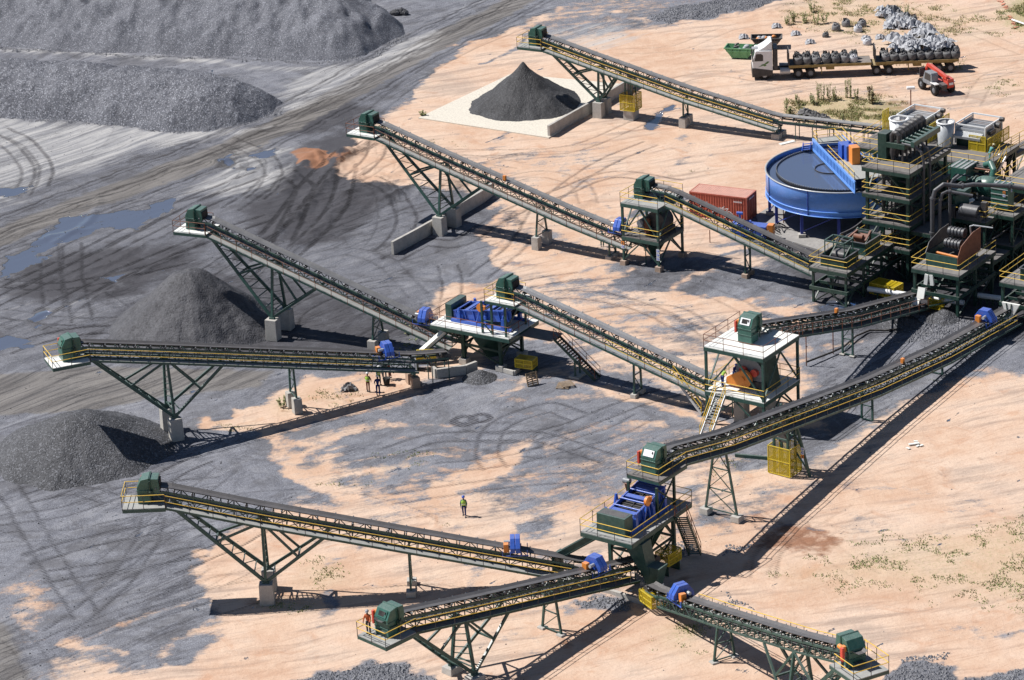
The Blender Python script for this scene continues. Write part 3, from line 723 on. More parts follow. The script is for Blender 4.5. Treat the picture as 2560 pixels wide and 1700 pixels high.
# low concrete kerbs round the conveyor feet
def kerb(label, pts, h=.6, w=.22, mat=CO, cat='concrete wall', z=0, nm='concrete_kerb'):
    t=thing(nm,label,cat,(pts[0][0],pts[0][1],z)); o=Vector((pts[0][0],pts[0][1],0))
    for a,b in zip(pts[:-1],pts[1:]):
        m=MB(); m.bar(V(a[0],a[1],h/2)-o,V(b[0],b[1],h/2)-o,w,h); m.build('wall_panel',mat,t,bevel=.015)
    return t
q=lambda *p: [tuple(P(x,y))[:2] for x,y in p]
kerb('low concrete kerb with a slanted end under the yellow guard of the middle screen station', q((1083,938),(1092,945),(1165,935),(1192,925)),.85,.3)
kerb('low concrete kerb beside the yellow guard of the bottom right conveyor', q((1485,1477),(1530,1488),(1612,1512),(1620,1496)),.45,.28)
kerb('low pale kerb under the guard box right of the middle screen station', q((1243,925),(1285,938),(1312,918)),.4,.25)

# --- thickener tank
TC=P(2107,418,5.0); R_=7.45
tk=thing('thickener_tank','huge round blue settling tank on legs, filled with dark slurry water under a blue bridge','tank',(TC.x,TC.y,0),0)
m=MB(); m.lathe([(R_,5.0),(R_,2.5),(R_-.06,2.5),(R_-.06,5.0)],n=96); m.build('tank_wall',BT,tk)
m=MB()
for z,r in ((5.02,.09),): m.lathe([(R_+r,z-.03),(R_+r,z+.03),(R_-.08,z+.03),(R_-.08,z-.03),(R_+r,z-.03)],n=96)
m.build('rim_flange',GALV,tk)
m=MB()
for z,r in ((3.0,.05),(2.5,.08)): m.lathe([(R_+r,z-.03),(R_+r,z+.03),(R_-.08,z+.03),(R_-.08,z-.03),(R_+r,z-.03)],n=96)
m.build('stiffening_ring',BT,tk)
for a in range(0,360,45):
    m=MB(); a=radians(a+12); m.bar((R_*cos(a),R_*sin(a),2.55),(R_*cos(a),R_*sin(a),5.0),.06,.14,up=(cos(a),sin(a),0)); m.build('wall_seam',BD,tk)

m=MB(); m.lathe([(R_-.03,2.53),(R_*.5,1.9),(.9,1.15),(.9,.8)],n=64); m.build('cone_floor',BD,tk)
m=MB(); m.lathe([(R_-1.0,4.93),(R_-1.0,4.5),(R_-1.05,4.5),(R_-1.05,4.93),(R_-1.0,4.93)],n=96); m.lathe([(R_-.07,4.52),(R_-1.0,4.52)],n=96); m.build('overflow_launder',DK,tk)
m=MB()
for k in range(150):
    a=2*pi*k/150; r=R_-1.02; m.rbox((r*cos(a),r*sin(a),4.97),(.06,.14,.1),rz=a)
m.build('notched_weir',GREY,tk)
m=MB(); m.lathe([(1.62,4.95),(1.62,4.35),(1.55,4.35),(1.55,4.95),(1.62,4.95)],(-1.1,.2,0),n=40); m.build('feedwell',DK,tk)
for k in range(12):
    a=2*pi*k/12+.35; x,y=(R_-.3)*cos(a),(R_-.3)*sin(a)
    m=MB(); m.bar((x,y,.4),(x,y,2.55),.28,.28,up=(0,1,0)); m.build('leg',BD,tk)
    m=MB(); m.rbox((x,y,.21),(.7,.7,.42)); m.build('footing',CO,tk)
m=MB()
for k in range(12):
    a=2*pi*k/12+.35; b=a+2*pi/12; r=R_-.3; m.bar((r*cos(a),r*sin(a),.6),(r*cos(b),r*sin(b),2.6),.08)
    m.bar((r*cos(a),r*sin(a),2.5),(2.5*cos(a),2.5*sin(a),1.6),.14)
m.build('leg_bracing',BD,tk)
wm,nt,b=newmat('slurry_water'); b.inputs['Base Color'].default_value=(.075,.10,.165,1); b.inputs['Roughness'].default_value=.06; b.inputs['IOR'].default_value=1.45
bp=node(nt,'ShaderNodeBump'); bp.inputs['Strength'].default_value=.12; bp.inputs['Distance'].default_value=.03
nt.links.new(noise(nt,node(nt,'ShaderNodeTexCoord').outputs['Object'],2.2,3),bp.inputs['Height']); nt.links.new(bp.outputs[0],b.inputs['Normal'])
m=MB(); n=96; m.add([((R_-1.06)*cos(2*pi*i/n),(R_-1.06)*sin(2*pi*i/n),4.82) for i in range(n)],[tuple(range(n))])
m.add([((R_-.1)*cos(2*pi*i/n),(R_-.1)*sin(2*pi*i/n),4.60) for i in range(n)]+[((R_-.98)*cos(2*pi*i/n),(R_-.98)*sin(2*pi*i/n),4.60) for i in range(n)],[(i,(i+1)%n,n+(i+1)%n,n+i) for i in range(n)])
m.build('slurry_surface',wm,tk)
# bridge over the tank, local x from the far end to the near end
A=P(2032,372,5.2); B=P(2138,481,5.2); ba=atan2(B.y-A.y,B.x-A.x); BLn=(Vector((B.x,B.y))-Vector((A.x,A.y))).length
br=thing('tank_bridge','blue bridge with punched side beams, yellow rails and a big orange cabinet across the tank','bridge',(A.x,A.y,5.1),ba)
for y,ln in ((0,BLn),(3.0,BLn-2.5)):
    m=MB(); m.box(0,ln,y-.06,y+.06,-.05,.2); m.box(0,ln,y-.06,y+.06,.98,1.2)
    k=0.0
    while k<ln: m.box(k,min(ln,k+.24),y-.04,y+.04,.2,.98); k+=.46
    m.build('side_beam',BT,br)
m=MB()
for i in range(7):
    x=.8+i*.95; m.bar((x,.06,.45),(x,2.94,.45),.1); m.bar((x,.06,.45),(x+.95,2.94,.45),.07)
m.build('cross_bracing',BD,br)
m=MB(); m.box(7.2,BLn-.6,.07,2.93,1.12,1.18); m.box(0,1.4,.07,2.93,1.12,1.18); m.box(1.4,7.2,2.2,2.93,1.12,1.18); m.build('bridge_deck',DECK,br)
r=MB(); rail_run(r,[(4.6,.1,.9),(BLn-.5,.1,.9)]); rail_run(r,[(6.8,.75,.9),(BLn-.7,.75,.9)] if False else [(0,2.2,.9),(6.5,2.2,.9)]); rail_run(r,[(0,3.0,.9),(BLn-2.5,3.0,.9)]); rail_run(r,[(0,.1,.9),(0,3.0,.9)]); rail_run(r,[(0,.1,.9),(1.3,.1,.9)]); r.build('handrail',[DK,YE],br)
m=MB(); m.rbox((8.4,1.6,2.0),(1.1,.8,1.75)); m.build('control_cabinet',OR,br,bevel=.03)
m=MB(); m.rbox((7.4,1.5,1.9),(.8,1.0,1.6)); m.rbox((6.0,1.5,1.75),(1.2,1.2,1.4)); m.build('drive_housing',BL,br,bevel=.03)
m=MB(); m.tube((6.6,1.7,2.1),(6.6,1.7,2.8),.14); m.tube((7.1,2.1,2.1),(7.1,2.1,2.55),.2); m.tube((7.3,2.5,2.3),(7.9,2.5,2.3),.17); m.build('hydraulic_unit',BL,br)
m=MB(); stair(m,(0,-.55,.8),(-2.9,-.55,-5.0),.8,(0,1,0)); m.build('access_stair',BL,br)
# ------------------------------------------------------------------ ground sheet: masks laid out in world metres
KO = 2560/2361.0
def Wp(pts): return np.array([tuple(P(x*KO, y*KO))[:2] for x,y in pts])
def lattice(seed): return np.random.default_rng(seed).random((256,256))
def vnoise(X,Y,s,seed,octv=4,pers=.5):
    out=np.zeros_like(X); amp=1; tot=0
    for o in range(octv):
        L=lattice(seed+o*17); x=X/s*2**o+37.3*o; y=Y/s*2**o+11.7*o
        xi=np.floor(x).astype(int); yi=np.floor(y).astype(int); fx=x-xi; fy=y-yi
        fx=fx*fx*(3-2*fx); fy=fy*fy*(3-2*fy)
        a=L[xi%256,yi%256]; b=L[(xi+1)%256,yi%256]; c=L[xi%256,(yi+1)%256]; d=L[(xi+1)%256,(yi+1)%256]
        out+=amp*((a*(1-fx)+b*fx)*(1-fy)+(c*(1-fx)+d*fx)*fy); tot+=amp; amp*=pers
    return out/tot
def seg_dist(X,Y,a,b):
    d=b-a; L=max(1e-9,(d**2).sum()); t=np.clip(((X-a[0])*d[0]+(Y-a[1])*d[1])/L,0,1)
    return np.hypot(X-a[0]-t*d[0], Y-a[1]-t*d[1])
def poly_sd(X,Y,W):
    dist=np.full(X.shape,1e9); ins=np.zeros(X.shape,bool); n=len(W)
    for i in range(n):
        a=W[i]; b=W[(i+1)%n]; dist=np.minimum(dist,seg_dist(X,Y,a,b))
        c=((a[1]>Y)!=(b[1]>Y)); xx=(b[0]-a[0])*(Y-a[1])/((b[1]-a[1]) if abs(b[1]-a[1])>1e-9 else 1e-9)+a[0]
        ins^=(c&(X<xx))
    return np.where(ins,-dist,dist)
def axis(lo,hi,st,far): 
    f=np.arange(lo,hi+st/2,st); o=np.array(far); return np.concatenate([lo-o[::-1],f,hi+o])
GX=axis(-66,68,.165,[2,8,30,100,400,1500,5000]); GY=axis(-74,128,.25,[2,8,30,100,400,1500,5000])
X,Y=np.meshgrid(GX,GY,indexing='ij')
wx=(vnoise(X,Y,7,1)-.5)*3.2+(vnoise(X,Y,3.2,12,4,.65)-.5)*2.2+(vnoise(X,Y,1.2,2,3)-.5)*1.2; wy=(vnoise(X,Y,7,3)-.5)*3.6+(vnoise(X,Y,3.2,14,4,.65)-.5)*2.4+(vnoise(X,Y,1.2,4,3)-.5)*1.4
XW,YW=X+wx,Y+wy
def region(mask,pts,val=1.0,soft=1.6,op='max',warp=1.0,world=False):
    W=np.array(pts,float) if world else Wp(pts)
    lo=W.min(0)-soft-4; hi=W.max(0)+soft+4
    sel=(X>=lo[0])&(X<=hi[0])&(Y>=lo[1])&(Y<=hi[1])
    xs=(X+wx*warp)[sel]; ys=(Y+wy*warp)[sel]
    v=np.clip(.5-poly_sd(xs,ys,W)/soft/2,0,1)*val
    m=mask[sel]
    mask[sel]=np.maximum(m,v) if op=='max' else (m*(1-v) if op=='sub' else np.clip(m+v,0,1))
def stroke(mask,pts,w,val=1.0,soft=.5,warp=.5,op='max',world=False):
    W=np.array(pts,float) if world else Wp(pts)
    lo=W.min(0)-w-soft-3; hi=W.max(0)+w+soft+3
    sel=(X>=lo[0])&(X<=hi[0])&(Y>=lo[1])&(Y<=hi[1])
    xs=(X+wx*warp)[sel]; ys=(Y+wy*warp)[sel]
    d=np.full(xs.shape,1e9)
    for a,b in zip(W[:-1],W[1:]): d=np.minimum(d,seg_dist(xs,ys,a,b))
    v=np.clip(.5-(d-w/2)/soft/2,0,1)*val; m=mask[sel]
    mask[sel]=np.maximum(m,v) if op=='max' else m*(1-v)
def smooth_path(W,n=8):
    W=[np.array(p,float) for p in W]; out=[]
    Q=[2*W[0]-W[1]]+W+[2*W[-1]-W[-2]]
    for i in range(1,len(Q)-2):
        for t in np.linspace(0,1,n,endpoint=False):
            out.append(.5*((2*Q[i])+(-Q[i-1]+Q[i+1])*t+(2*Q[i-1]-5*Q[i]+4*Q[i+1]-Q[i+2])*t*t+(-Q[i-1]+3*Q[i]-3*Q[i+1]+Q[i+2])*t**3))
    out.append(W[-1]); return np.array(out)
def wheels(mask,pts,val=.8,gauge=1.9,w=.55,world=False,warp=.12):
    "a pair of wheel marks along a curve"
    W=smooth_path(pts if world else Wp(pts)); d=np.gradient(W,axis=0); d/=np.maximum(1e-9,np.hypot(d[:,0],d[:,1]))[:,None]
    nn=np.stack([-d[:,1],d[:,0]],1)
    for s in (-.5,.5): stroke(mask,W+nn*gauge*s,w,val,.22,warp,world=True)
coal=np.zeros_like(X); dust=coal.copy(); brown=coal.copy(); grass=coal.copy(); wet=coal.copy(); red=coal.copy(); track=coal.copy(); dark=coal.copy()
region(coal,[(-300,-300),(1900,-300),(1560,-20),(1290,10),(1180,60),(1060,120),(960,200),(905,265),(850,300),(800,340),(770,400),(800,430),(1120,440),(1160,480),(1100,540),(1150,600),(1190,640),(1010,660),(960,690),(990,740),(1040,760),(1010,830),(1000,850),(860,850),(700,865),(640,900),(600,925),(450,965),(480,985),(600,1010),(620,1040),(600,1060),(640,1090),(760,1120),(765,1160),(640,1185),(520,1230),(470,1270),(470,1340),(520,1400),(540,1450),(510,1490),(440,1525),(300,1560),(100,1590),(100,1900),(-400,1900)],1,1.0)
region(coal,[(0,1340),(60,1320),(110,1330),(140,1400),(120,1470),(60,1490),(0,1460)],.55,2.5,'sub')
region(coal,[(100,1540),(200,1490),(330,1530),(420,1560),(420,1640),(60,1640)],.7,2.5,'sub')
region(coal,[(600,1012),(700,985),(870,935),(1000,872),(1200,862),(1370,880),(1640,970),(1670,1000),(1500,985),(1380,945),(1250,940),(1180,1000),(1080,1022),(900,1024),(800,1000),(700,1020)],.85,1.6)
region(coal,[(930,1062),(1370,1052),(1365,1075),(1180,1085),(960,1108),(860,1118)],.9,.8)
region(coal,[(840,1135),(900,1122),(1180,1112),(1190,1138),(1000,1160),(900,1155)],.75,1.0)
region(coal,[(1380,610),(1560,580),(1900,630),(1930,700),(1780,705),(1600,690),(1420,680)],.95,1.5)
region(coal,[(1130,470),(1250,505),(1420,560),(1440,600),(1300,592),(1160,570),(1080,560)],.5,2)
region(coal,[(1160,780),(1340,800),(1620,900),(1650,960),(1400,900),(1180,880),(1100,850)],.9,1.6)
region(coal,[(1180,720),(1500,730),(1620,800),(1640,860),(1400,810),(1200,770)],.48,3)
region(coal,[(1000,630),(1300,640),(1350,700),(1180,740),(1060,700)],.45,3)
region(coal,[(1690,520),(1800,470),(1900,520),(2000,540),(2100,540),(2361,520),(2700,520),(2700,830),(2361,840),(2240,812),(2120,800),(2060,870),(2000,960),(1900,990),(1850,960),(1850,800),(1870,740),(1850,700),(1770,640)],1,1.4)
region(coal,[(1850,760),(2100,740),(2361,770),(2600,790),(2500,870),(2361,865),(2200,880),(2080,930),(1980,1010),(1920,1070),(1830,1100),(1720,1090),(1640,1090),(1640,1150),(1720,1200),(1590,1200),(1600,1120),(1640,1040),(1700,1000),(1830,960)],.88,1.8)
region(coal,[(1560,1180),(1700,1120),(1830,1080),(1900,1100),(1780,1190),(1640,1230)],.5,2.5)
region(coal,[(1150,1190),(1290,1185),(1280,1240),(1200,1245)],.7,1.2)
region(coal,[(1290,1390),(1350,1362),(1440,1368),(1440,1400),(1360,1408)],.95,.8)
region(coal,[(640,1600),(700,1540),(850,1525),(940,1548),(960,1590),(1000,1700),(600,1700)],.95,1.0)
region(coal,[(2030,1560),(2100,1532),(2200,1545),(2240,1590),(2020,1640)],.95,.6)
region(coal,[(2240,1560),(2361,1540),(2500,1560),(2500,1640),(2220,1640)],.7,.8)
region(coal,[(1290,0),(1830,-60),(1800,5),(1700,35),(1540,62),(1420,85),(1290,105),(1200,95),(1180,60)],.62,2.2)
region(coal,[(1460,40),(1560,10),(1800,-30),(1810,5),(1640,40),(1520,60)],1,.9)
region(coal,[(440,935),(520,940),(545,965),(500,975),(440,965)],1,.6); region(coal,[(520,900),(600,905),(620,935),(560,950),(500,930)],.85,.8)
region(coal,[(690,900),(780,930),(700,965),(640,985),(560,990)],.3,2)
for c,r,s in (((2200,1460),60,.45),((2290,1450),50,.5),((2010,1260),70,.3),((2190,1170),60,.35),((1210,600),40,.5),((1480,470),30,.35),((1690,640),30,.5),((1700,560),30,.6),((2110,370),25,.2),((1700,180),40,.4),((1760,240),30,.3)):
    a=np.linspace(0,2*pi,10)[:-1]; region(coal,[(c[0]+r*cos(t),c[1]+r*.35*sin(t)) for t in a],s,1.5)
region(coal,[(600,1010),(860,935),(1000,880),(1380,885),(1640,975),(1720,1020),(1650,1090),(1560,1150),(1400,1185),(1240,1195),(1000,1195),(860,1165),(760,1130),(640,1080)],.60,3.0)
region(coal,[(640,1000),(860,945),(1000,885),(1350,880),(1560,950),(1460,1000),(1380,1080),(1180,1100),(1000,1060),(860,1100),(760,1090),(660,1050)],.84,2.6)
region(coal,[(1180,640),(1400,620),(1560,700),(1880,760),(1860,860),(1640,850),(1500,790),(1300,730),(1200,700)],.5,3)
region(coal,[(850,430),(1000,360),(1180,330),(1420,300),(1480,420),(1400,520),(1200,470)],.36,4)
region(coal,[(1640,1090),(1800,1090),(1960,1020),(2080,960),(1900,1140),(1760,1210),(1640,1220)],.45,3)
region(coal,[(780,1330),(1000,1300),(1300,1400),(1400,1500),(1200,1568),(900,1500)],.27,4)
region(coal,[(1700,150),(1900,200),(2100,190),(2361,150),(2361,180),(2100,225),(1800,235)],.36,2.5)
region(coal,[(665,355),(705,342),(755,348),(772,370),(735,384),(680,380)],1,.5,'sub')
R3=np.random.default_rng(91)
def spill(x0,x1,y0,y1,n,lo,hi,op):
    for k in range(n):
        w0=np.array(P(R3.uniform(x0,x1)*KO,R3.uniform(y0,y1)*KO)[:2]); a=radians(R3.choice([44,20,-32,60]))+R3.normal(0,.25); L_=R3.uniform(5,17); cv=R3.normal(0,.05); p_=w0.copy(); pts=[]
        for s_ in range(7): pts.append(p_.copy()); p_=p_+np.array([cos(a),sin(a)])*L_/6; a+=cv*L_/6
        stroke(coal,pts,R3.uniform(.3,1.7),R3.uniform(lo,hi),R3.uniform(.3,1.1),.6,op,True)
spill(700,1900,380,1180,70,.35,.75,'max'); spill(400,1500,1000,1500,34,.3,.6,'max'); spill(850,1600,100,420,20,.25,.6,'max'); spill(1600,2300,150,300,10,.2,.45,'max'); spill(1650,2000,1050,1250,12,.3,.6,'max')
spill(1100,1900,480,1150,34,.25,.6,'sub'); spill(620,1100,1020,1180,12,.3,.6,'sub'); spill(450,700,1250,1500,4,.3,.5,'sub'); spill(820,1250,300,480,9,.3,.6,'sub'); spill(960,1300,30,330,8,.3,.5,'sub'); spill(0,420,1480,1560,3,.3,.6,'sub')
# pale dust
region(dust,[(-100,262),(300,292),(560,300),(640,285),(560,318),(330,352),(200,400),(40,470),(-100,490)],.85,2.5)
region(dust,[(640,190),(760,150),(860,130),(1010,85),(1000,118),(880,160),(760,212),(700,250),(640,258)],.85,2)
stroke(dust,[(-60,112),(200,124),(430,138),(640,158),(800,160),(900,120),(1010,70)],2.6,.75,1.2)
region(dust,[(540,335),(680,340),(660,420),(540,460),(420,440),(470,390)],.95,3)
region(dust,[(700,160),(900,130),(850,200),(740,240)],.6,2)
region(dust,[(1180,60),(1420,40),(1520,95),(1380,125),(1240,118)],.6,2.5); region(dust,[(1010,-30),(1200,-30),(1100,40),(950,60),(930,20)],.4,3)
region(dust,[(-60,660),(200,700),(440,722),(300,785),(120,780),(-60,750)],.32,2); region(dust,[(700,640),(880,560),(930,620),(780,680)],.28,3)
region(dust,[(-60,1210),(120,1200),(100,1290),(-60,1340)],.22,4); region(dust,[(840,430),(1100,430),(1110,500),(900,560),(800,520)],.22,3)
# haul road and graded strips
for off,w,v in ((0,4.6,.95),(5,2.2,.5),(-5.2,2.0,.5)):
    W=smooth_path(Wp([(-120,590),(200,468),(400,392),(600,312),(780,222),(960,122),(1250,-30),(1400,-110)])); d=np.gradient(W,axis=0); d/=np.hypot(d[:,0],d[:,1])[:,None]
    stroke(brown,W+np.stack([-d[:,1],d[:,0]],1)*off,w,v,1.6,.5,world=True)
region(brown,[(-60,865),(200,838),(640,852),(600,895),(350,920),(200,950),(-60,965)],.7,1.0,warp=.3)
region(brown,[(-60,1400),(40,1440),(140,1640),(-100,1700)],.6,1.5,warp=.3)
region(brown,[(1500,130),(1700,60),(1830,20),(1900,60),(1750,150)],.35,4)
# grass and sparse growth
for g in ([(1800,1330),(2000,1235),(2361,1175),(2500,1200),(2500,1430),(2361,1410),(2100,1385),(1900,1372)],):
    region(grass,g,.55,4)
for c,rx,ry,s in (((1570,1460),80,40,.6),((1590,1490),60,25,.5),((660,935),35,22,.7),((930,790),45,14,.7),((910,1068),55,20,.6),((740,1330),70,45,.5),((690,1395),50,12,.8),((800,1100),80,20,.35),((2105,880),30,12,.7),((1960,25),160,60,.5),((2120,60),230,60,.4),((2350,25),60,50,1),((1950,255),150,38,.8),((2060,270),90,30,.5),((1480,1240),60,16,.4),((1050,1210),80,18,.3),((560,990),60,15,.4),((1250,1080),60,14,.4),((1680,1075),40,20,.6),((2300,200),80,30,.35),((880,300),60,16,.4),((1000,330),120,12,.35),((1590,400),70,12,.3),((900,1190),80,20,.25),((1640,1180),60,20,.3),((2150,150),120,30,.3),((760,905),90,18,.45)):
    a=np.linspace(0,2*pi,12)[:-1]; region(grass,[(c[0]+rx*cos(t),c[1]+ry*sin(t)) for t in a],s,2.0)
# red damp soil
for c,rx,ry,s in (((718,365),72,26,1.4),((1100,1240),30,10,.4),((1850,1245),120,45,.6),((1700,1400),120,30,.4),((2200,1080),140,40,.35),((1950,1120),90,30,.4),((2250,900),120,25,.35),((1560,1330),60,25,.5),((1750,1190),50,20,.6),((2080,255),120,22,.55),((1000,545),70,30,.5),((690,950),60,10,.6),((1480,1420),70,35,.4),((900,330),90,12,.5),((1220,600),80,14,.5),((1290,1480),20,12,.8),((640,1385),120,22,.5),((2000,90),90,10,.35),((1680,240),90,14,.3)):
    a=np.linspace(0,2*pi,12)[:-1]; region(red,[(c[0]+rx*cos(t),c[1]+ry*sin(t)) for t in a],s,1.6)
# puddles
for p_ in ([(150,505),(250,488),(395,478),(350,505),(300,530),(235,520),(200,545),(130,560),(60,600),(20,615),(70,560)],[(330,470),(400,455),(400,480),(350,485)],[(485,372),(520,355),(528,380),(505,392)],[(560,352),(635,340),(620,360),(570,362)],[(515,390),(590,385),(560,398)],[(-20,437),(70,437),(60,455),(-20,452)],[(-20,775),(60,770),(75,795),(-20,805)],[(70,740),(115,715),(125,728),(90,750)],[(1497,302),(1540,248),(1562,246),(1525,300)],[(1870,690),(1990,700),(2010,735),(1890,735)],[(1120,290),(1160,288),(1150,300)],[(2000,545),(2080,550),(2070,572),(2000,570)],[(250,640),(300,630),(290,645)],[(20,590),(120,585),(60,620),(0,640)],[(1480,180),(1520,178),(1510,190)]):
    region(wet,p_,1,.55,warp=.75)
# darker, damper coal; under the plant also shade painted into the ground
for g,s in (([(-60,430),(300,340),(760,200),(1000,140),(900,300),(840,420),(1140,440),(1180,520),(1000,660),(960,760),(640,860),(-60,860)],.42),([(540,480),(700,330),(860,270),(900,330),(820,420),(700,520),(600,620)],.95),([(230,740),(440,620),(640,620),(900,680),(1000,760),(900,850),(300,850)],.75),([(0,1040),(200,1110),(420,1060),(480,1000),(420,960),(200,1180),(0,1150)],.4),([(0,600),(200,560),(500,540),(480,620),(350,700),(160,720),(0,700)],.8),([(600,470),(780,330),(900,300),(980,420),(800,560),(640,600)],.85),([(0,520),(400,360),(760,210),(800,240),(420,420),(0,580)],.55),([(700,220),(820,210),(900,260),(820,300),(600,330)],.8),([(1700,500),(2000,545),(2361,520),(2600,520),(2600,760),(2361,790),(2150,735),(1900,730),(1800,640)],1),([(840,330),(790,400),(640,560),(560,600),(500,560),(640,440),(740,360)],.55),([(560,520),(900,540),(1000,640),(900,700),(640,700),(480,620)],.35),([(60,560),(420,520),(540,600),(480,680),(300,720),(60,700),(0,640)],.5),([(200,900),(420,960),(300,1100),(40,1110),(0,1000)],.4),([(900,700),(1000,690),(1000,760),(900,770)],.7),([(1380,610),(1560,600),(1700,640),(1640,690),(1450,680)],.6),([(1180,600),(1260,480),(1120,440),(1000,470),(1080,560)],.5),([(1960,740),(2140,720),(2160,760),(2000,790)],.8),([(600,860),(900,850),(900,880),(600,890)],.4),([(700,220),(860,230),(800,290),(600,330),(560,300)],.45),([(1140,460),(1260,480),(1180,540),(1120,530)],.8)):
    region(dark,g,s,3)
# wheel marks
TR=[([(0,300),(60,330),(100,390),(90,430)],.6),([(0,320),(40,345),(70,400),(50,450)],.5),([(30,660),(240,560),(420,470),(600,400)],.7),([(-20,700),(200,600),(400,500),(520,450)],.6),([(100,720),(300,620),(500,540),(620,500)],.7),([(60,600),(260,500),(480,440)],.5),
 ([(110,560),(120,640),(125,720)],.5),([(165,560),(170,640),(190,740)],.5),([(0,650),(120,660),(260,640),(420,600)],.6),([(0,720),(150,740),(350,740),(560,760)],.5),([(560,600),(640,520),(700,440),(760,380),(850,330)],.8),([(600,640),(700,560),(780,470),(800,380)],.7),([(650,560),(690,470),(700,430),(660,400)],.7),
 ([(900,600),(980,560),(1060,560),(1160,500),(1300,440),(1420,400),(1560,420)],.55),([(1100,640),(1200,560),(1260,470),(1380,380),(1500,330)],.5),([(1150,420),(1240,400),(1330,420),(1360,470)],.4),([(1180,700),(1300,680),(1450,700),(1600,760)],.5),([(1250,760),(1400,720),(1560,720),(1680,800)],.45),([(1300,660),(1500,650),(1700,700),(1780,780)],.4),
 ([(1060,1000),(1160,1010),(1300,990),(1450,930),(1560,900)],.5),([(900,1040),(1000,1010),(1130,1005),(1250,1010),(1400,1060)],.5),([(1140,1080),(1120,1040),(1150,980),(1260,940),(1330,960)],.5),([(1010,1080),(1180,1060),(1400,1000),(1480,960)],.45),
 ([(900,1150),(1050,1130),(1200,1110),(1380,1100)],.45),([(1480,1250),(1600,1180),(1720,1180),(1790,1220)],.4),([(1740,1320),(1790,1250),(1870,1215),(1940,1230)],.35),([(1730,1290),(1850,1250),(1990,1170)],.3),([(1800,1180),(1900,1260),(2000,1330)],.3),([(1760,1330),(1770,1280),(1800,1250)],.4),
 ([(1500,200),(1650,170),(1800,190),(2000,200),(2200,150),(2361,130)],.4),([(1480,260),(1700,230),(1900,200),(2100,200),(2361,160)],.4),([(2240,240),(2280,180),(2361,150)],.35),([(2060,40),(2200,60),(2361,120)],.35),([(1420,120),(1560,110),(1700,60),(1850,50)],.35),
 ([(0,1200),(150,1180),(300,1130),(500,1110)],.45),([(60,1290),(250,1240),(480,1200)],.5),([(100,1330),(300,1300),(470,1270)],.5),([(0,1090),(60,1200),(140,1330),(200,1420)],.45),([(60,1150),(160,1130),(260,1150)],.5),([(0,1450),(60,1500),(110,1600)],.35),([(200,1460),(400,1400),(520,1360)],.4),([(0,1240),(200,1230),(420,1180),(560,1150)],.4),([(200,1540),(420,1450),(520,1420)],.35),
 ([(860,260),(960,180),(1060,120),(1200,60)],.4),([(600,300),(760,230),(900,150),(1100,30)],.45),([(1130,300),(1100,240),(1150,190)],.2),([(880,350),(1040,350),(1200,350),(1330,340),(1480,280)],.45),([(820,420),(900,370),(1040,360),(1200,380)],.4),([(560,720),(620,690),(760,660),(900,640),(1010,640)],.4),([(640,620),(780,580),(880,600),(960,680)],.4),([(960,1180),(1100,1180),(1240,1160),(1390,1090)],.35)]
for pts,v in TR: wheels(track,pts,v)
def loop(c,r,v):
    a=np.linspace(-.6,5.3,26); w0=P(c[0]*KO,c[1]*KO); wheels(track,[(w0.x+r*cos(t),w0.y+r*sin(t)) for t in a],v,gauge=.01,w=.5,world=True)
loop((1070,966),.85,.9); loop((1106,962),.85,.9); loop((1068,970),1.0,.7)
for k in range(9):                       # parallel lane marks on the haul road
    off=-5.5+k*1.3; W=smooth_path(Wp([(-120,590),(200,468),(400,392),(600,312),(780,222),(960,122),(1250,-30)])); d=np.gradient(W,axis=0); d/=np.hypot(d[:,0],d[:,1])[:,None]
    stroke(track,W+np.stack([-d[:,1],d[:,0]],1)*(off+.3*sin(k*2.1)),.34,.45+.35*(k%3)/2,.3,.35,world=True)
# relief
flow=[(-60,700),(2361,700)]
R2=np.random.default_rng(44); Wa=Wp([(0,520),(900,120)]); fd=(Wa[1]-Wa[0]); fd/=np.hypot(*fd)
ridges=[]
for k in range(95):
    cx,cy_=R2.uniform(0,1000),R2.uniform(330,860)
    if k%3==0: cx,cy_=R2.uniform(0,560),R2.uniform(1080,1500)
    if k%5==1: cx,cy_=R2.uniform(900,1900),R2.uniform(560,1060)
    w0=np.array(P(cx*KO,cy_*KO)[:2]); a0=atan2(fd[1],fd[0])+R2.normal(0,.28)+(0 if k%5 not in(1,) else R2.uniform(-1.2,.6)); L_=R2.uniform(8,26); cv=R2.normal(0,.03)
    pts=[]; p_=w0.copy(); a=a0
    for s_ in range(9): pts.append(p_.copy()); p_=p_+np.array([cos(a),sin(a)])*L_/8; a+=cv*L_/8*2
    v=R2.uniform(.25,.7)*(.6 if k%5==1 else 1)
    if k%2: wheels(track,pts,v,world=True,w=R2.uniform(.3,.55))
    else: ridges.append((smooth_path(pts),R2.uniform(.05,.14),R2.uniform(.25,.6))); stroke(track,smooth_path(pts),.28,v*.9,.2,.2,world=True)
Zg=(vnoise(X,Y,16,21,3)-.5)*.22+(vnoise(X,Y,2.2,22,3)-.5)*.05
Zg-=track*.07; Zg+=np.clip(coal-.5,0,1)*(1-brown)*(vnoise(X,Y,.9,24,2)-.5)*.09
Zg=np.where(wet>.3,Zg*.15-.05,Zg)
def mound(c,rx,ry,h,rough=.5,seed=31,world=False):
    w0=P(c[0]*KO,c[1]*KO); r=np.hypot((X-w0.x)/rx,(Y-w0.y)/ry)+ (vnoise(X,Y,1.3,seed)-.5)*rough
    return np.clip(1-r,0,1)*h
Zg+=mound((715,365),2.4,3.0,.45,1.2)+mound((775,362),2.2,2.4,.7,1.2)+mound((520,372),2.0,1.4,.4)+mound((1560,30),9,4,.35,.9)
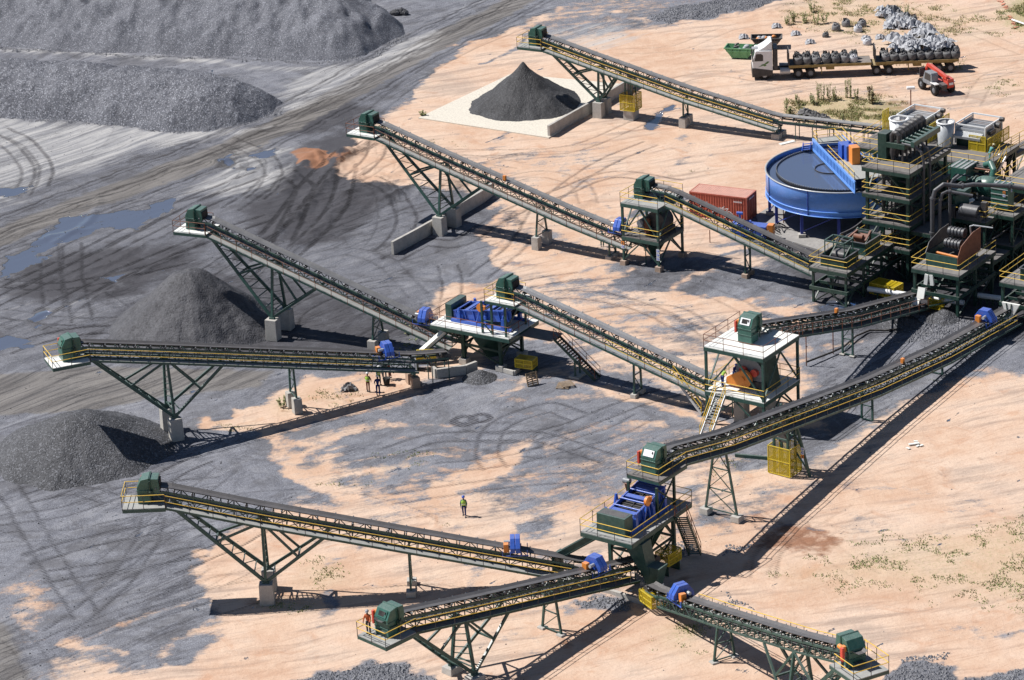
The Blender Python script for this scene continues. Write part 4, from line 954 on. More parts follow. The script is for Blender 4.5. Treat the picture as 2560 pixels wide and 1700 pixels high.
for c,r,h in (((560,300),3,.3),((1030,430),2.5,.5),((870,440),5,.5),((480,950),2.5,.25),((1640,640),4,.3),((1400,1380),3,.2),((1760,5),5,.4)): Zg+=mound(c,r,r*1.2,h,.8)
for W_,h_,w_ in ridges:
    rr_=np.zeros_like(X); stroke(rr_,W_,w_,1,.35,.25,world=True); Zg+=rr_*h_
for pts,h_,w_ in (([(560,600),(640,540),(720,450),(790,370),(860,320)],.35,1.4),([(600,620),(700,560),(780,480),(830,400)],.25,1.0),([(640,440),(680,400),(700,380)],.3,1.0),([(480,370),(520,380),(600,372)],.25,.8),([(860,585),(900,600),(960,610)],.15,.6),([(200,640),(330,560),(420,520)],.18,.7),([(240,700),(380,600),(520,520)],.18,.6),([(330,700),(440,640),(500,600)],.15,.6),([(60,560),(200,530)],.12,.5),([(150,745),(420,725),(520,690)],.12,.5),([(1170,500),(1220,520),(1330,490),(1400,450)],.12,.6),([(1220,610),(1420,600),(1500,650)],.12,.6),([(880,470),(960,440),(1060,430)],.3,1.6),([(1500,640),(1700,660),(1860,690)],.15,.6),([(1960,760),(2100,740)],.3,1.3),([(860,1060),(1000,1048),(1360,1060)],.1,.4),([(820,1132),(960,1118),(1180,1108)],.08,.35)):
    rr_=np.zeros_like(X); stroke(rr_,smooth_path(Wp(pts)),w_,1,.7,.8,world=True); Zg+=rr_*h_*(.5+vnoise(X,Y,.9,61,2)); track=np.maximum(track,rr_*.45); dark=np.maximum(dark,rr_*.8)
far=(X<-66.1)|(X>68.1)|(Y<-74.1)|(Y>128.1); Zg=np.where(far,-.05,Zg)
def terrain_clear(cx,cy,r):
    global Zg
    d=np.hypot(X-cx,Y-cy); Zg=np.where(d<r,np.minimum(Zg,.0),Zg)
nx,ny=X.shape
vs=np.stack([X.ravel(),Y.ravel(),Zg.ravel()],1).astype(np.float32)
idx=np.arange(nx*ny).reshape(nx,ny); f=np.stack([idx[:-1,:-1].ravel(),idx[1:,:-1].ravel(),idx[1:,1:].ravel(),idx[:-1,1:].ravel()],1)
def grid_mesh(name,vs,f,attrs=None):
    me=bpy.data.meshes.new(name); me.vertices.add(len(vs)); me.vertices.foreach_set('co',vs.ravel())
    me.loops.add(f.size); me.loops.foreach_set('vertex_index',f.ravel().astype(np.int32))
    me.polygons.add(len(f)); me.polygons.foreach_set('loop_start',np.arange(0,f.size,f.shape[1],dtype=np.int32))
    try: me.polygons.foreach_set('loop_total',np.full(len(f),f.shape[1],dtype=np.int32))
    except Exception: pass
    me.polygons.foreach_set('use_smooth',np.ones(len(f),bool))
    for k,a in (attrs or {}).items():
        at=me.attributes.new(k,'FLOAT_COLOR','POINT'); at.data.foreach_set('color',a.astype(np.float32).ravel())
    me.update(calc_edges=True); me.validate(); return me
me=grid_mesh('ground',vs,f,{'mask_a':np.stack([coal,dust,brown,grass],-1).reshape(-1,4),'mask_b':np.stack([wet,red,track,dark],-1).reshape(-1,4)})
ground=bpy.data.objects.new('ground',me); col.objects.link(ground); ground['kind']='structure'
def ground_mat():
    m,nt,b=newmat('ground_surface'); L=nt.links.new
    tc=node(nt,'ShaderNodeTexCoord').outputs['Object']
    A=node(nt,'ShaderNodeAttribute',attribute_name='mask_a'); B=node(nt,'ShaderNodeAttribute',attribute_name='mask_b')
    sa=node(nt,'ShaderNodeSeparateColor'); L(A.outputs['Color'],sa.inputs[0]); sb=node(nt,'ShaderNodeSeparateColor'); L(B.outputs['Color'],sb.inputs[0])
    coal_,dust_,brown_,grass_=sa.outputs[0],sa.outputs[1],sa.outputs[2],A.outputs['Alpha']; wet_,red_,track_,dark_=sb.outputs[0],sb.outputs[1],sb.outputs[2],B.outputs['Alpha']
    wn_=node(nt,'ShaderNodeTexNoise'); wn_.inputs['Scale'].default_value=.045; wn_.inputs['Detail'].default_value=2; L(tc,wn_.inputs['Vector'])
    wv=node(nt,'ShaderNodeVectorMath',operation='MULTIPLY_ADD'); L(wn_.outputs['Color'],wv.inputs[0]); wv.inputs[1].default_value=(7,7,0); L(tc,wv.inputs[2]); tcw=wv.outputs[0]
    def strk(angle,sx,sy,scale,det=4):
        m0=node(nt,'ShaderNodeMapping'); m0.inputs['Rotation'].default_value=(0,0,radians(-angle)); L(tcw,m0.inputs[0]); mp=node(nt,'ShaderNodeMapping'); mp.inputs['Scale'].default_value=(sx,sy,1); L(m0.outputs[0],mp.inputs[0]); return noise(nt,mp.outputs[0],scale,det,.65)
    n_big=noise(nt,tc,.09,4,.6); n_mid=noise(nt,tc,.55,5,.68); n_fine=noise(nt,tc,3.2,4,.75); n_grain=noise(nt,tc,11,2,.8)
    s1=strk(46,.07,1,.8,6); s2=strk(14,.10,1,.8,5); s3=strk(24,.09,1,1.3,5); s4=strk(44,.035,1,2.6,4); s5=strk(28,.05,1,4.5,3)
    def brk(mask,k,n=n_mid,lo=.38,hi=.62):
        v=math_(nt,'ADD',mask,math_(nt,'MULTIPLY',math_(nt,'SUBTRACT',n,.5),k)); return ramp(nt,v,lo,hi)
    # soil
    soil=mixc(nt,ramp(nt,n_big,.38,.62),(.475,.315,.225),(.57,.43,.34)); soil=mixc(nt,ramp(nt,n_mid,.35,.7,0,.55),soil,(.60,.455,.35))
    soil=mixc(nt,ramp(nt,s2,.5,.68,0,.38),soil,(.385,.225,.15)); soil=mixc(nt,ramp(nt,noise(nt,tc,.22,4,.6,1.5),.55,.72,0,.5),soil,(.42,.22,.13)); soil=mixc(nt,ramp(nt,n_fine,.52,.75,0,.45),soil,(.33,.195,.13)); soil=mixc(nt,ramp(nt,s5,.54,.68,0,.35),soil,(.33,.20,.14)); soil=mixc(nt,ramp(nt,n_grain,.6,.75,0,.35),soil,(.30,.20,.15))
    soil=mixc(nt,math_(nt,'MULTIPLY',brk(red_,.9),.85),soil,(.21,.088,.045))
    # thin soot film over bare soil
    soot=ramp(nt,math_(nt,'ADD',math_(nt,'MULTIPLY',n_big,.5),math_(nt,'MULTIPLY',s2,.5)),.49,.64,0,.62); soil=mixc(nt,soot,soil,(.27,.215,.185))
    gm=math_(nt,'MULTIPLY',brk(grass_,1.5,n_fine,.55,.85),ramp(nt,n_grain,.35,.55)); soil=mixc(nt,math_(nt,'MULTIPLY',ramp(nt,grass_,.1,.6),.28),soil,(.42,.35,.23)); soil=mixc(nt,math_(nt,'MULTIPLY',gm,.6),soil,(.24,.26,.11))
    # coal fines
    cc=mixc(nt,ramp(nt,n_mid,.3,.7),(.118,.122,.145),(.20,.206,.238)); cc=mixc(nt,ramp(nt,s1,.46,.66,0,.4),cc,(.265,.265,.285)); cc=mixc(nt,ramp(nt,s1,.45,.33,0,.35),cc,(.06,.06,.07)); cc=mixc(nt,ramp(nt,s3,.52,.70,0,.45),cc,(.075,.075,.086))
    cc=mixc(nt,ramp(nt,n_grain,.45,.7,0,.6),cc,(.05,.05,.058)); cc=mixc(nt,ramp(nt,noise(nt,tc,16,1,.5),.58,.70,0,.6),cc,(.40,.41,.45))
    sk=math_(nt,'MAXIMUM',math_(nt,'MULTIPLY',ramp(nt,n_big,.47,.60),.75),ramp(nt,brown_,.05,.5)); cc=mixc(nt,math_(nt,'MULTIPLY',sk,ramp(nt,s4,.50,.64,0,.62)),cc,(.06,.06,.07)); cc=mixc(nt,math_(nt,'MULTIPLY',sk,ramp(nt,s5,.53,.66,0,.4)),cc,(.055,.055,.063)); cc=mixc(nt,math_(nt,'MULTIPLY',sk,ramp(nt,s4,.46,.34,0,.35)),cc,(.30,.305,.33))
    n_pat=noise(nt,tc,.16,5,.7,1.2); cc=mixc(nt,ramp(nt,n_pat,.50,.62,0,.5),cc,(.085,.083,.09)); cc=mixc(nt,ramp(nt,n_pat,.46,.34,0,.4),cc,(.25,.252,.275))
    cc=mixc(nt,math_(nt,'MULTIPLY',brk(dark_,1.1,n_mid,.2,.85),.85),cc,(.042,.040,.046))  # dark mask: damper coal, plus painted-in shade beneath the plant
    bc=mixc(nt,ramp(nt,s1,.35,.65),(.12,.11,.105),(.205,.19,.178)); bc=mixc(nt,ramp(nt,n_grain,.4,.7,0,.25),bc,(.10,.095,.09)); bc=mixc(nt,ramp(nt,s4,.50,.62,0,.7),bc,(.055,.053,.055))
    dc=mixc(nt,ramp(nt,s1,.35,.65),(.24,.24,.25),(.44,.43,.425)); dc=mixc(nt,ramp(nt,n_grain,.4,.7,0,.25),dc,(.18,.18,.19)); dc=mixc(nt,ramp(nt,s4,.50,.64,0,.45),dc,(.15,.15,.165))
    cm=math_(nt,'ADD',coal_,math_(nt,'ADD',math_(nt,'MULTIPLY',math_(nt,'SUBTRACT',n_mid,.5),1.05),math_(nt,'ADD',math_(nt,'MULTIPLY',math_(nt,'SUBTRACT',s2,.5),.75),math_(nt,'MULTIPLY',math_(nt,'SUBTRACT',n_fine,.5),.35))))
    cm=math_(nt,'MULTIPLY',ramp(nt,cm,.30,.68),ramp(nt,coal_,.02,.25)); c=mixc(nt,cm,soil,cc); c=mixc(nt,math_(nt,'MULTIPLY',brk(brown_,.5),.85),c,bc)
    c=mixc(nt,math_(nt,'MULTIPLY',brk(dust_,1.3,s1,.35,.95),.85),c,dc)
    def lines(s,c0,wd): return math_(nt,'SUBTRACT',1.0,ramp(nt,math_(nt,'ABSOLUTE',math_(nt,'SUBTRACT',s,c0)),0,wd))
    ln=math_(nt,'MAXIMUM',lines(s1,.44,.012),math_(nt,'MAXIMUM',lines(s3,.53,.012),lines(s2,.42,.009)))
    lm=math_(nt,'MULTIPLY',math_(nt,'MULTIPLY',ln,ramp(nt,coal_,.2,.8,.15,.8)),ramp(nt,n_big,.42,.58)); c=mixc(nt,lm,c,mixc(nt,1.0,c,(.25,.24,.25),'MULTIPLY'))
    # tyre lugs across the wheel marks
    tw=node(nt,'ShaderNodeTexWave',wave_type='BANDS',bands_direction='DIAGONAL'); tw.inputs['Scale'].default_value=1.6; tw.inputs['Distortion'].default_value=2.5; tw.inputs['Detail'].default_value=1; L(tc,tw.inputs[0])
    tm=math_(nt,'MULTIPLY',ramp(nt,track_,.15,.6),math_(nt,'ADD',.5,math_(nt,'MULTIPLY',ramp(nt,tw.outputs['Fac'],.35,.65),.5)))
    tcol=mixc(nt,1.0,c,(.22,.21,.22),'MULTIPLY'); c=mixc(nt,math_(nt,'MULTIPLY',tm,ramp(nt,n_mid,.3,.55,.35,.95)),c,tcol)
    wm_=ramp(nt,math_(nt,'ADD',wet_,math_(nt,'MULTIPLY',math_(nt,'ADD',math_(nt,'MULTIPLY',math_(nt,'SUBTRACT',n_mid,.5),.8),math_(nt,'SUBTRACT',s1,.5)),2.4)),.50,.62)
    damp=ramp(nt,math_(nt,'ADD',wet_,math_(nt,'MULTIPLY',math_(nt,'SUBTRACT',n_mid,.5),1.0)),.15,.5,0,.5); c=mixc(nt,damp,c,(.085,.08,.08)); c=mixc(nt,wm_,c,(.09,.10,.135))
    L(c,b.inputs['Base Color']); L(ramp(nt,wm_,0,1,.92,.04),b.inputs['Roughness']); L(ramp(nt,wm_,0,1,.25,1.0),b.inputs['Specular IOR Level'])
    L(ramp(nt,wm_,0,1,1.45,2.2),b.inputs['IOR'])
    h=math_(nt,'ADD',math_(nt,'MULTIPLY',n_mid,.35),math_(nt,'ADD',math_(nt,'MULTIPLY',n_fine,.12),math_(nt,'MULTIPLY',math_(nt,'MULTIPLY',n_grain,.07),ramp(nt,coal_,0,1,.5,1.3))))
    h=math_(nt,'ADD',h,math_(nt,'MULTIPLY',tm,math_(nt,'MULTIPLY',tw.outputs['Fac'],.09))); h=math_(nt,'ADD',h,math_(nt,'MULTIPLY',s1,math_(nt,'MULTIPLY',coal_,.14)))
    h=math_(nt,'MULTIPLY',h,math_(nt,'SUBTRACT',1.0,wm_))
    bp=node(nt,'ShaderNodeBump'); bp.inputs['Strength'].default_value=.75; bp.inputs['Distance'].default_value=.45; L(h,bp.inputs['Height']); L(bp.outputs[0],b.inputs['Normal'])
    return m
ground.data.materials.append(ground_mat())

# ------------------------------------------------------------------ stockpiles
def pile_mat(name,c0,c1,cdk,cl,grain=9,bumpd=.25,gl=.55,sheen=0):
    m,nt,b=newmat(name); L=nt.links.new; tc=node(nt,'ShaderNodeTexCoord').outputs['Object']
    n1=noise(nt,tc,.35,5,.65); n2=noise(nt,tc,grain*.45,3,.7); vo=node(nt,'ShaderNodeTexVoronoi'); vo.inputs['Scale'].default_value=grain; L(tc,vo.inputs[0])
    c=mixc(nt,ramp(nt,n1,.35,.65),c0,c1); c=mixc(nt,ramp(nt,n2,.5,.72,0,.7),c,cdk)
    sp=node(nt,'ShaderNodeSeparateColor'); L(vo.outputs['Color'],sp.inputs[0]); c=mixc(nt,ramp(nt,sp.outputs[0],.70,.98,0,gl),c,cl); c=mixc(nt,ramp(nt,sp.outputs[1],.6,1,0,.55),c,cdk)
    L(c,b.inputs['Base Color']); b.inputs['Roughness'].default_value=.75; b.inputs['Specular IOR Level'].default_value=.35
    h=math_(nt,'ADD',math_(nt,'MULTIPLY',vo.outputs['Distance'],-.5),math_(nt,'MULTIPLY',n2,.6))
    bp=node(nt,'ShaderNodeBump'); bp.inputs['Strength'].default_value=.8; bp.inputs['Distance'].default_value=bumpd; L(h,bp.inputs['Height']); L(bp.outputs[0],b.inputs['Normal']); return m
PM_coarse=pile_mat('coarse_grey_gravel',(.10,.104,.125),(.15,.155,.18),(.026,.026,.033),(.38,.39,.44),9.5,.2,.7)
PM_mid=pile_mat('grey_gravel',(.105,.109,.13),(.155,.16,.185),(.032,.032,.04),(.36,.37,.42),12,.15,.7)
PM_dark=pile_mat('black_fine_coal',(.040,.040,.044),(.062,.062,.067),(.018,.018,.02),(.12,.12,.13),9,.12,.4)
PM_char=pile_mat('charcoal_chips',(.055,.056,.063),(.078,.079,.088),(.020,.020,.023),(.20,.205,.23),9,.14,.6)
PM_wetg=pile_mat('damp_grey_fines',(.055,.055,.064),(.080,.080,.090),(.028,.028,.032),(.13,.13,.145),7,.08,.3)
def heap(label,x0,x1,y0,y1,st,hf,mat,name='stockpile',group=None,cat='stockpile'):
    xs=np.arange(x0,x1,st); ys=np.arange(y0,y1,st); XX,YY=np.meshgrid(xs,ys,indexing='ij'); Z=hf(XX,YY)
    keep=Z>-.25; idm=-np.ones(XX.shape,int); 
    fk=keep[:-1,:-1]|keep[1:,:-1]|keep[1:,1:]|keep[:-1,1:]; ii,jj=np.nonzero(fk)
    use=np.zeros(XX.shape,bool)
    for a,b_ in ((0,0),(1,0),(1,1),(0,1)): use[ii+a,jj+b_]=True
    idm[use]=np.arange(use.sum()); cx,cy=(x0+x1)/2,(y0+y1)/2
    vs=np.stack([XX[use]-cx,YY[use]-cy,Z[use]],1).astype(np.float32)
    f=np.stack([idm[ii,jj],idm[ii+1,jj],idm[ii+1,jj+1],idm[ii,jj+1]],1)
    o=bpy.data.objects.new(name,grid_mesh(name,vs,f)); col.objects.link(o); o.location=(cx,cy,0); o.data.materials.append(mat)
    tag(o,label,cat,group); return o
def cone_f(cx,cy,R,H,p=1.0,lump=.25,seed=50,ell=1.0,jit=.03,peak=0,cut=None):
    def hf(XX,YY):
        dx=XX-cx; dy=(YY-cy)/ell; r=np.hypot(dx,dy); a=np.arctan2(dy,dx)
        rr=r/R*(1+.10*(vnoise(np.cos(a)*3+9,np.sin(a)*3+9,1.2,seed)-.5)*2+.12*(vnoise(XX,YY,1.8,seed+3)-.5))
        z=H*np.clip(1-rr,-.3,1)
        zz=np.where(z>0,H*np.clip(1-rr,0,1)**p,z)
        if peak: zz=zz+peak*np.exp(-(r/.55)**2)
        zz=zz-.12*H*np.exp(-(r/(R*.12))**2)*(0 if peak else 1)
        g=(vnoise(XX,YY,1.1,seed+5)-.5)*lump*np.clip(zz,0,1); g+= (np.random.default_rng(seed).random(XX.shape)-.5)*jit
        zz=zz+g
        if cut is not None: zz=cut(XX,YY,zz)
        return zz-.05
    return hf
def add_cone(label,base_l,base_r,base_y,apex,mat,p=1.0,st=.14,**k):
    "cone from base extent (pixels), row of the base centre, and apex pixel"
    a=P(base_l*KO,base_y*KO); b_=P(base_r*KO,base_y*KO); cx=(a.x+b_.x)/2; R=(b_.x-a.x)/2; cy=(a.y+b_.y)/2
    H=hz((cx,cy),apex*KO); e=k.get('ell',1); 
    return heap(label,cx-R*1.25,cx+R*1.25,cy-R*1.25*e,cy+R*1.25*e,st,cone_f(cx,cy,R,H,p,**k),mat,group='coal cones under the conveyor heads'),(cx,cy,R,H)
K1,k1=add_cone('pointed black cone of fine coal on the pale concrete slab',1072,1350,243,147,PM_dark,p=1.18,peak=.35,seed=60,lump=.3)
K2,k2=add_cone('wide grey cone of damp fines beside the two tall concrete piers',250,648,752,598,PM_wetg,p=1.06,seed=70,lump=.35)
K3,k3=add_cone('dark round cone of charcoal chips at the left edge, partly under a conveyor shadow',-22,396,1040,938,PM_char,p=1.02,seed=80,lump=.2,jit=.05)
K4,k4=add_cone('tiny grey coal heap spilled in front of the middle screen station legs',1063,1148,872,850,PM_char,p=1.0,seed=90,lump=.3,st=.08)
K5,k5=add_cone('lumpy grey heap behind the head of the long conveyor near the dark plant',2130,2218,735,712,PM_char,p=1.0,seed=95,lump=.9,jit=.09)
K6,k6=add_cone('low dark coal heap under the tail of the rusty railed conveyor',2010,2130,745,722,PM_char,p=1.0,seed=99,lump=.9,jit=.09)
def ridge(label,pts,H,slope,mat,seed,st=.22,lump=1.0,jit=.12,ramps=.0):
    W=Wp(pts); lo=W.min(0)-1; hi=W.max(0)+1
    def hf(XX,YY):
        xw=XX+(vnoise(XX,YY,6,seed)-.5)*2.4; yw=YY+(vnoise(XX,YY,6,seed+2)-.5)*2.4
        d=-poly_sd(xw,yw,W); top=H*(.82+.36*vnoise(XX,YY,9,seed+4,2))
        z=np.where(d>0,top*(1-np.exp(-d*slope/top*1.15)),d*.4)
        g=((vnoise(XX,YY,3.0,seed+6,3)-.5)*.6+(vnoise(XX*1.0,YY*.5,1.2,seed+8,3)-.5)*.45)*lump*np.clip(d/3,0,1)+(np.random.default_rng(seed).random(XX.shape)-.5)*jit
        return z+g-.1
    return heap(label,lo[0],hi[0],lo[1],hi[1],st,hf,mat,name='gravel_ridge',group='long gravel ridges')
ridge('long coarse grey gravel ridge, the nearer of the two, with a white survey stake',[(-160,262),(0,272),(140,276),(280,286),(380,298),(470,300),(560,285),(625,262),(655,240),(600,212),(520,196),(420,184),(200,170),(0,160),(-160,158)],4.3,.95,PM_coarse,110,jit=.2)
ridge('far grey gravel ridge running along the top left edge above the pale track',[(-220,102),(0,108),(150,118),(300,127),(430,128),(600,134),(770,140),(850,126),(900,100),(935,78),(920,55),(860,20),(840,-60),(800,-110),(-260,-130)],7.0,.85,PM_mid,130,st=.3,lump=2.2)
# pale concrete storage slab and walls
sp=[P(1046,297),P(1372,347),P(1580,215),P(1278,187)]; o0=sp[0]
m=MB(); tk_=[V(p.x-o0.x,p.y-o0.y,0) for p in sp]
m.add([v+V(0,0,.14) for v in tk_]+[v-V(0,0,.4) for v in tk_],[(0,1,2,3),(4,7,6,5),(0,4,5,1),(1,5,6,2),(2,6,7,3),(3,7,4,0)])
SLAB=paint('pale_new_concrete',(.66,.61,.52),.9,var=.06,scale=.8,dirt=(.35,.31,.27),dirt_amt=.35,spec=.2)
tag(m.build('concrete_slab',SLAB,None,loc=(o0.x,o0.y,0)),'pale cream concrete slab under the pointed black cone','concrete slab')
def wall(label,pts,h,w=.3):
    t=thing('retaining_wall',label,'concrete wall',(pts[0][0],pts[0][1],0),0,'concrete push walls'); o=V(pts[0][0],pts[0][1],0)
    for a,b_ in zip(pts[:-1],pts[1:]):
        a=V(*a,0)-o; b_=V(*b_,0)-o; n=max(1,round((b_-a).length/2.6))
        for i in range(n):
            p0=a.lerp(b_,i/n); p1=a.lerp(b_,(i+1)/n); d=(p1-p0).normalized()*.012
            m=MB(); m.bar(p0+d+V(0,0,h/2),p1-d+V(0,0,h/2),w,h); m.build('wall_panel',CO,t,bevel=.02)
    return t
wall('straight low concrete wall along the right side of the pale slab',q((1372,343),(1478,282),(1590,215)),1.3)
wall('curved low concrete wall behind the pier of the steep conveyor, shadow on its right',q((982,637),(1040,606),(1100,572),(1160,535),(1205,508),(1234,486)),1.35)
# concrete apron under the thickener tank
ap=[P(1900,575),P(1960,600),P(2090,640),P(2260,600),P(2260,470),P(2000,470),P(1890,540)]; o0=ap[0]
m=MB(); k_=len(ap); m.add([V(p.x-o0.x,p.y-o0.y,.10) for p in ap]+[V(p.x-o0.x,p.y-o0.y,-.3) for p in ap],[tuple(range(k_)),tuple(reversed(range(k_,2*k_)))]+[(i,k_+i,k_+(i+1)%k_,(i+1)%k_) for i in range(k_)])
APR=paint('stained_apron_concrete',(.30,.29,.28),.9,var=.3,scale=.5,dirt=(.12,.11,.11),dirt_amt=.6,spec=.2)
ao=m.build('tank_apron',APR,None,loc=(o0.x,o0.y,0)); tag(ao,'grey stained concrete apron under the blue tank','concrete slab')
# ------------------------------------------------------------------ wash plant at the right edge
RZ=-35.5; ra_=radians(RZ)
def loc_of(near,x,y): return rot2(near,RZ,x,y)
cn=P(2271,433,10.6)                                        # cyclone tower, nearest top corner
CT=deck_frame('cyclone_tower','tall dark green four storey tower beside the blue tank, rows of black pipes on top',(cn.x,cn.y),4.4,7.6,[3.2,5.5,8.1,10.6],RZ,'steel tower',
   ncx=2,ncy=3,steel=GP_,dk=DECKD,rails=['nr','nrl','nrl','nrl'],over=.25,brace={3.2:'X',5.5:'/',8.1:'X',10.6:'V'},cs=.26)
ctn=(cn.x,cn.y)
def part_t(name,label,cat,near,x,y,z,rz=0,group=None): return thing(name,label,cat,(*loc_of(near,x,y),z),ra_+rz,group)
cy=part_t('cyclone_cluster','cluster of black elbow pipes rising from a dark box on top of the tall tower','pipe cluster',ctn,-2.4,4.6,10.6)
m=MB(); m.rbox((0,0,1.6),(1.9,5.2,.5)); m.build('distributor_box',GK,cy,bevel=.03)
m=MB(); m.rbox((-1.4,-1.9,1.3),(.9,1.3,2.6)); m.build('side_tank',GP_,cy,bevel=.03)
for i in range(7):
    y=-2.3+i*.78; m=MB(); m.lathe([(.3,1.35),(.3,.9),(.12,.1)],(-.4,y,0),10); m.tube((.6,y,0),(.6,y,1.4),.1,n=8); m.build('cyclone_cone',DK,cy)
for i in range(7):
    y=-2.3+i*.78; r=.16+.02*i; m=MB(); m.path([V(.2,y,1.9),V(.2,y,2.55),V(0,y,2.75),V(-.35,y,2.75),V(-.5,y,2.5),V(-.5,y,1.9)],r*1.3,10); m.build('elbow_pipe',DK,cy)
    m=MB(); m.tube((.2,y,2.15),(1.7,y,2.0),.13,n=8); m.tube((.7,y,2.1),(.78,y,2.1),.2,n=8); m.build('feed_pipe',G_,cy)
m=MB(); m.bar((1.75,-2.6,2.0),(1.75,2.6,2.0),.35,.5); m.build('header_trough',G_,cy)
for y in (-2.4,-1.2):
    m=MB(); m.path([V(.6,y,1.9),V(1.9,y,1.8),V(2.5,y+.1,1.3),V(2.75,y+.1,.4),V(2.75,y+.1,-7)],.13,8); m.build('down_pipe',GREYD,cy)
m=MB()
for i in range(14):
    x=random.uniform(-1.8,1.8); y=random.uniform(-3,2); m.tube((x,y,-.4),(x+random.uniform(-.3,.3),y,-7.5),random.uniform(.08,.2),n=6)
for i in range(12):
    z=-random.uniform(.6,7); y=random.uniform(-3,2.5); m.tube((-1.9,y,z),(1.9,y+random.uniform(-.5,.5),z),random.uniform(.06,.14),n=6)
m.build('inner_piping',DK,cy)
m=MB(); m.lathe([(1.5,-.5),(1.4,-1.2),(.4,-2.6)],(0,-2.0,0),4,False); m.lathe([(1.6,-2.9),(1.5,-3.6),(.4,-4.8)],(0,.5,0),4,False); m.build('sump_hopper',GK,cy)
# platform A with two tubs
A_n=P(2116,682,3.5); A_n=(A_n.x,A_n.y)
PA=deck_frame('process_platform','green platform with two open tubs left of the dark plant, standing over puddles',A_n,3.6,10.2,[1.75,3.5],RZ,'steel platform',
   ncx=2,ncy=4,steel=GP_,dk=[None,DECKP],rails=['','nrl'],over=.15,brace={1.75:'V',3.5:'none'},cs=.2)
for o in [c for c in PA.children if c.name.startswith('deck')][:1]:
    for v in o.data.vertices: v.co.z-=.0
def tub(label,near,x,y,z,sx,sy,h,mat,inner,rust=False,pump=0):
    t=part_t('open_tub',label,'steel tub',near,x,y,z,0,'open steel tubs on the plant platforms')
    m=MB(); a,b=sx/2,sy/2; w=.07
    m.box(-a,a,-b,-b+w,0,h); m.box(-a,a,b-w,b,0,h); m.box(-a,-a+w,-b+w,b-w,0,h); m.box(a-w,a,-b+w,b-w,0,h); m.build('tub_shell',mat,t)
    m=MB(); 
    for y0 in (-b-.05,b+.05): m.box(-a-.1,a+.1,y0-.07,y0+.07,h+.003,h+.07)
    for x0 in (-a-.05,a+.05): m.box(x0-.07,x0+.07,-b+.03,b-.03,h+.004,h+.068)
    m.build('rim',GREYD,t)
    m=MB(); m.box(-a+w,a-w,-b+w,b-w,h*.35,h*.4); m.build('inner_floor',COAL,t)
    m=MB(); m.tube((-a*.5,0,h*.75),(a*.5,0,h*.75),.42,n=14); m.rbox((0,b*.35,h*.9),(sx*.5,sy*.25,.5)); m.build('inner_drum',inner,t)
    m=MB()
    for k in (-1,1): m.bar((k*a*.6,-b*.6,h*.5),(k*a*.6,b*.6,h*1.5),.1)
    m.bar((-a*.6,b*.5,h*1.45),(a*.6,b*.5,h*1.45),.1); m.build('inner_frame',GK,t)
    return t
t=tub('open dark tub with raised steel frame, nearer of the pair',A_n,-1.75,1.9,3.5,2.4,2.7,1.0,GK,DK)
m=MB()
for a,b in ((-1.0,-.9),(1.0,-.9),(-1.0,.7),(1.0,.7)): m.bar((a,b,1.0),(a,b,2.3),.08)
for q in ((-1,-.9,1,-.9),(-1,.7,1,.7),(-1,-.9,-1,.7),(1,-.9,1,.7)): m.bar((q[0],q[1],2.3),(q[2],q[3],2.3),.13)
m.build('raised_frame',G_,t)
t=tub('open green tub with rusty mechanism, farther of the pair',A_n,-1.75,5.9,3.5,2.5,2.8,1.15,G_,RUST)
m=MB(); m.bar((-.9,-.8,1.2),(-.6,.5,1.6),.16); m.bar((.9,-.8,1.2),(.7,.6,1.7),.16); m.tube((-.5,-.3,1.3),(.4,-.3,1.3),.25,n=10); m.build('rusty_arms',RUST,t)
# platform B with the rusty hopper
B_n=P(2396,690,4.1); B_n=(B_n.x,B_n.y)
PB=deck_frame('process_platform','green platform carrying a big open hopper with a rust red side plate',B_n,4.5,7.0,[2.2,4.1],RZ,'steel platform',
   ncx=2,ncy=3,steel=GP_,dk=[None,DECKP],rails=['','nrl'],over=.12,brace={2.2:'/',4.1:'none'},cs=.24)
t=part_t('open_hopper','open dark hopper with stacked grey rollers and a slanting rust red side','hopper',B_n,-2.2,3.2,4.1)
m=MB(); m.box(-1.7,1.4,-1.9,-1.83,0,1.1); m.box(-1.7,-1.63,-1.83,1.9,0,1.1); m.box(1.33,1.4,-1.83,1.9,0,1.1); m.build('tub_shell',G_,t)
m=MB(); m.prism([(-1.9,1.1),(-1.2,2.0),(1.0,2.6),(2.6,2.6),(2.6,.4),(-1.9,.3)],1.41,1.47,'x'); m.build('side_plate',RUST,t)
m=MB(); m.prism([(-1.9,1.1),(-1.2,1.9),(1.0,2.4),(2.6,2.4),(2.6,.4)],-1.78,-1.72,'x'); m.build('side_plate',DK,t)
m=MB(); m.box(-1.62,1.32,-1.8,1.8,.35,.45); m.build('inner_floor',COAL,t)
m=MB()
for k,(y,z_) in enumerate(((.3,1.5),(1.0,2.4),(1.1,1.3))):
    m.tube((-.9,y,z_),(.7,y,z_),.38,n=12)
    for j in range(5): x=-.7+j*.33; m.tube((x,y,z_),(x+.08,y,z_),.46,n=12)
m.build('magnet_rollers',GREYD,t)
m=MB(); m.tube((-1.2,-.9,.9),(1.3,-.9,.75),.13,n=8); m.build('spray_pipe',OR,t)
m=MB(); m.path([V(.9,2.0,1.4),V(.9,1.6,2.9),V(1.3,1.5,3.1),V(3.0,1.9,3.0)],.07,6); m.build('water_pipe',GALV,t)
t=part_t('discharge_chute','pale steel chute dropping onto the belt of the rusty railed conveyor','chute',B_n,-3.2,-.9,1.2)
m=MB(); m.rbox((-.1,.15,.95),(.7,.16,1.0),rx=-.35); m.rbox((-.35,-.25,.25),(.62,.16,.8),rx=-.9); m.build('chute_body',DECKW,t)
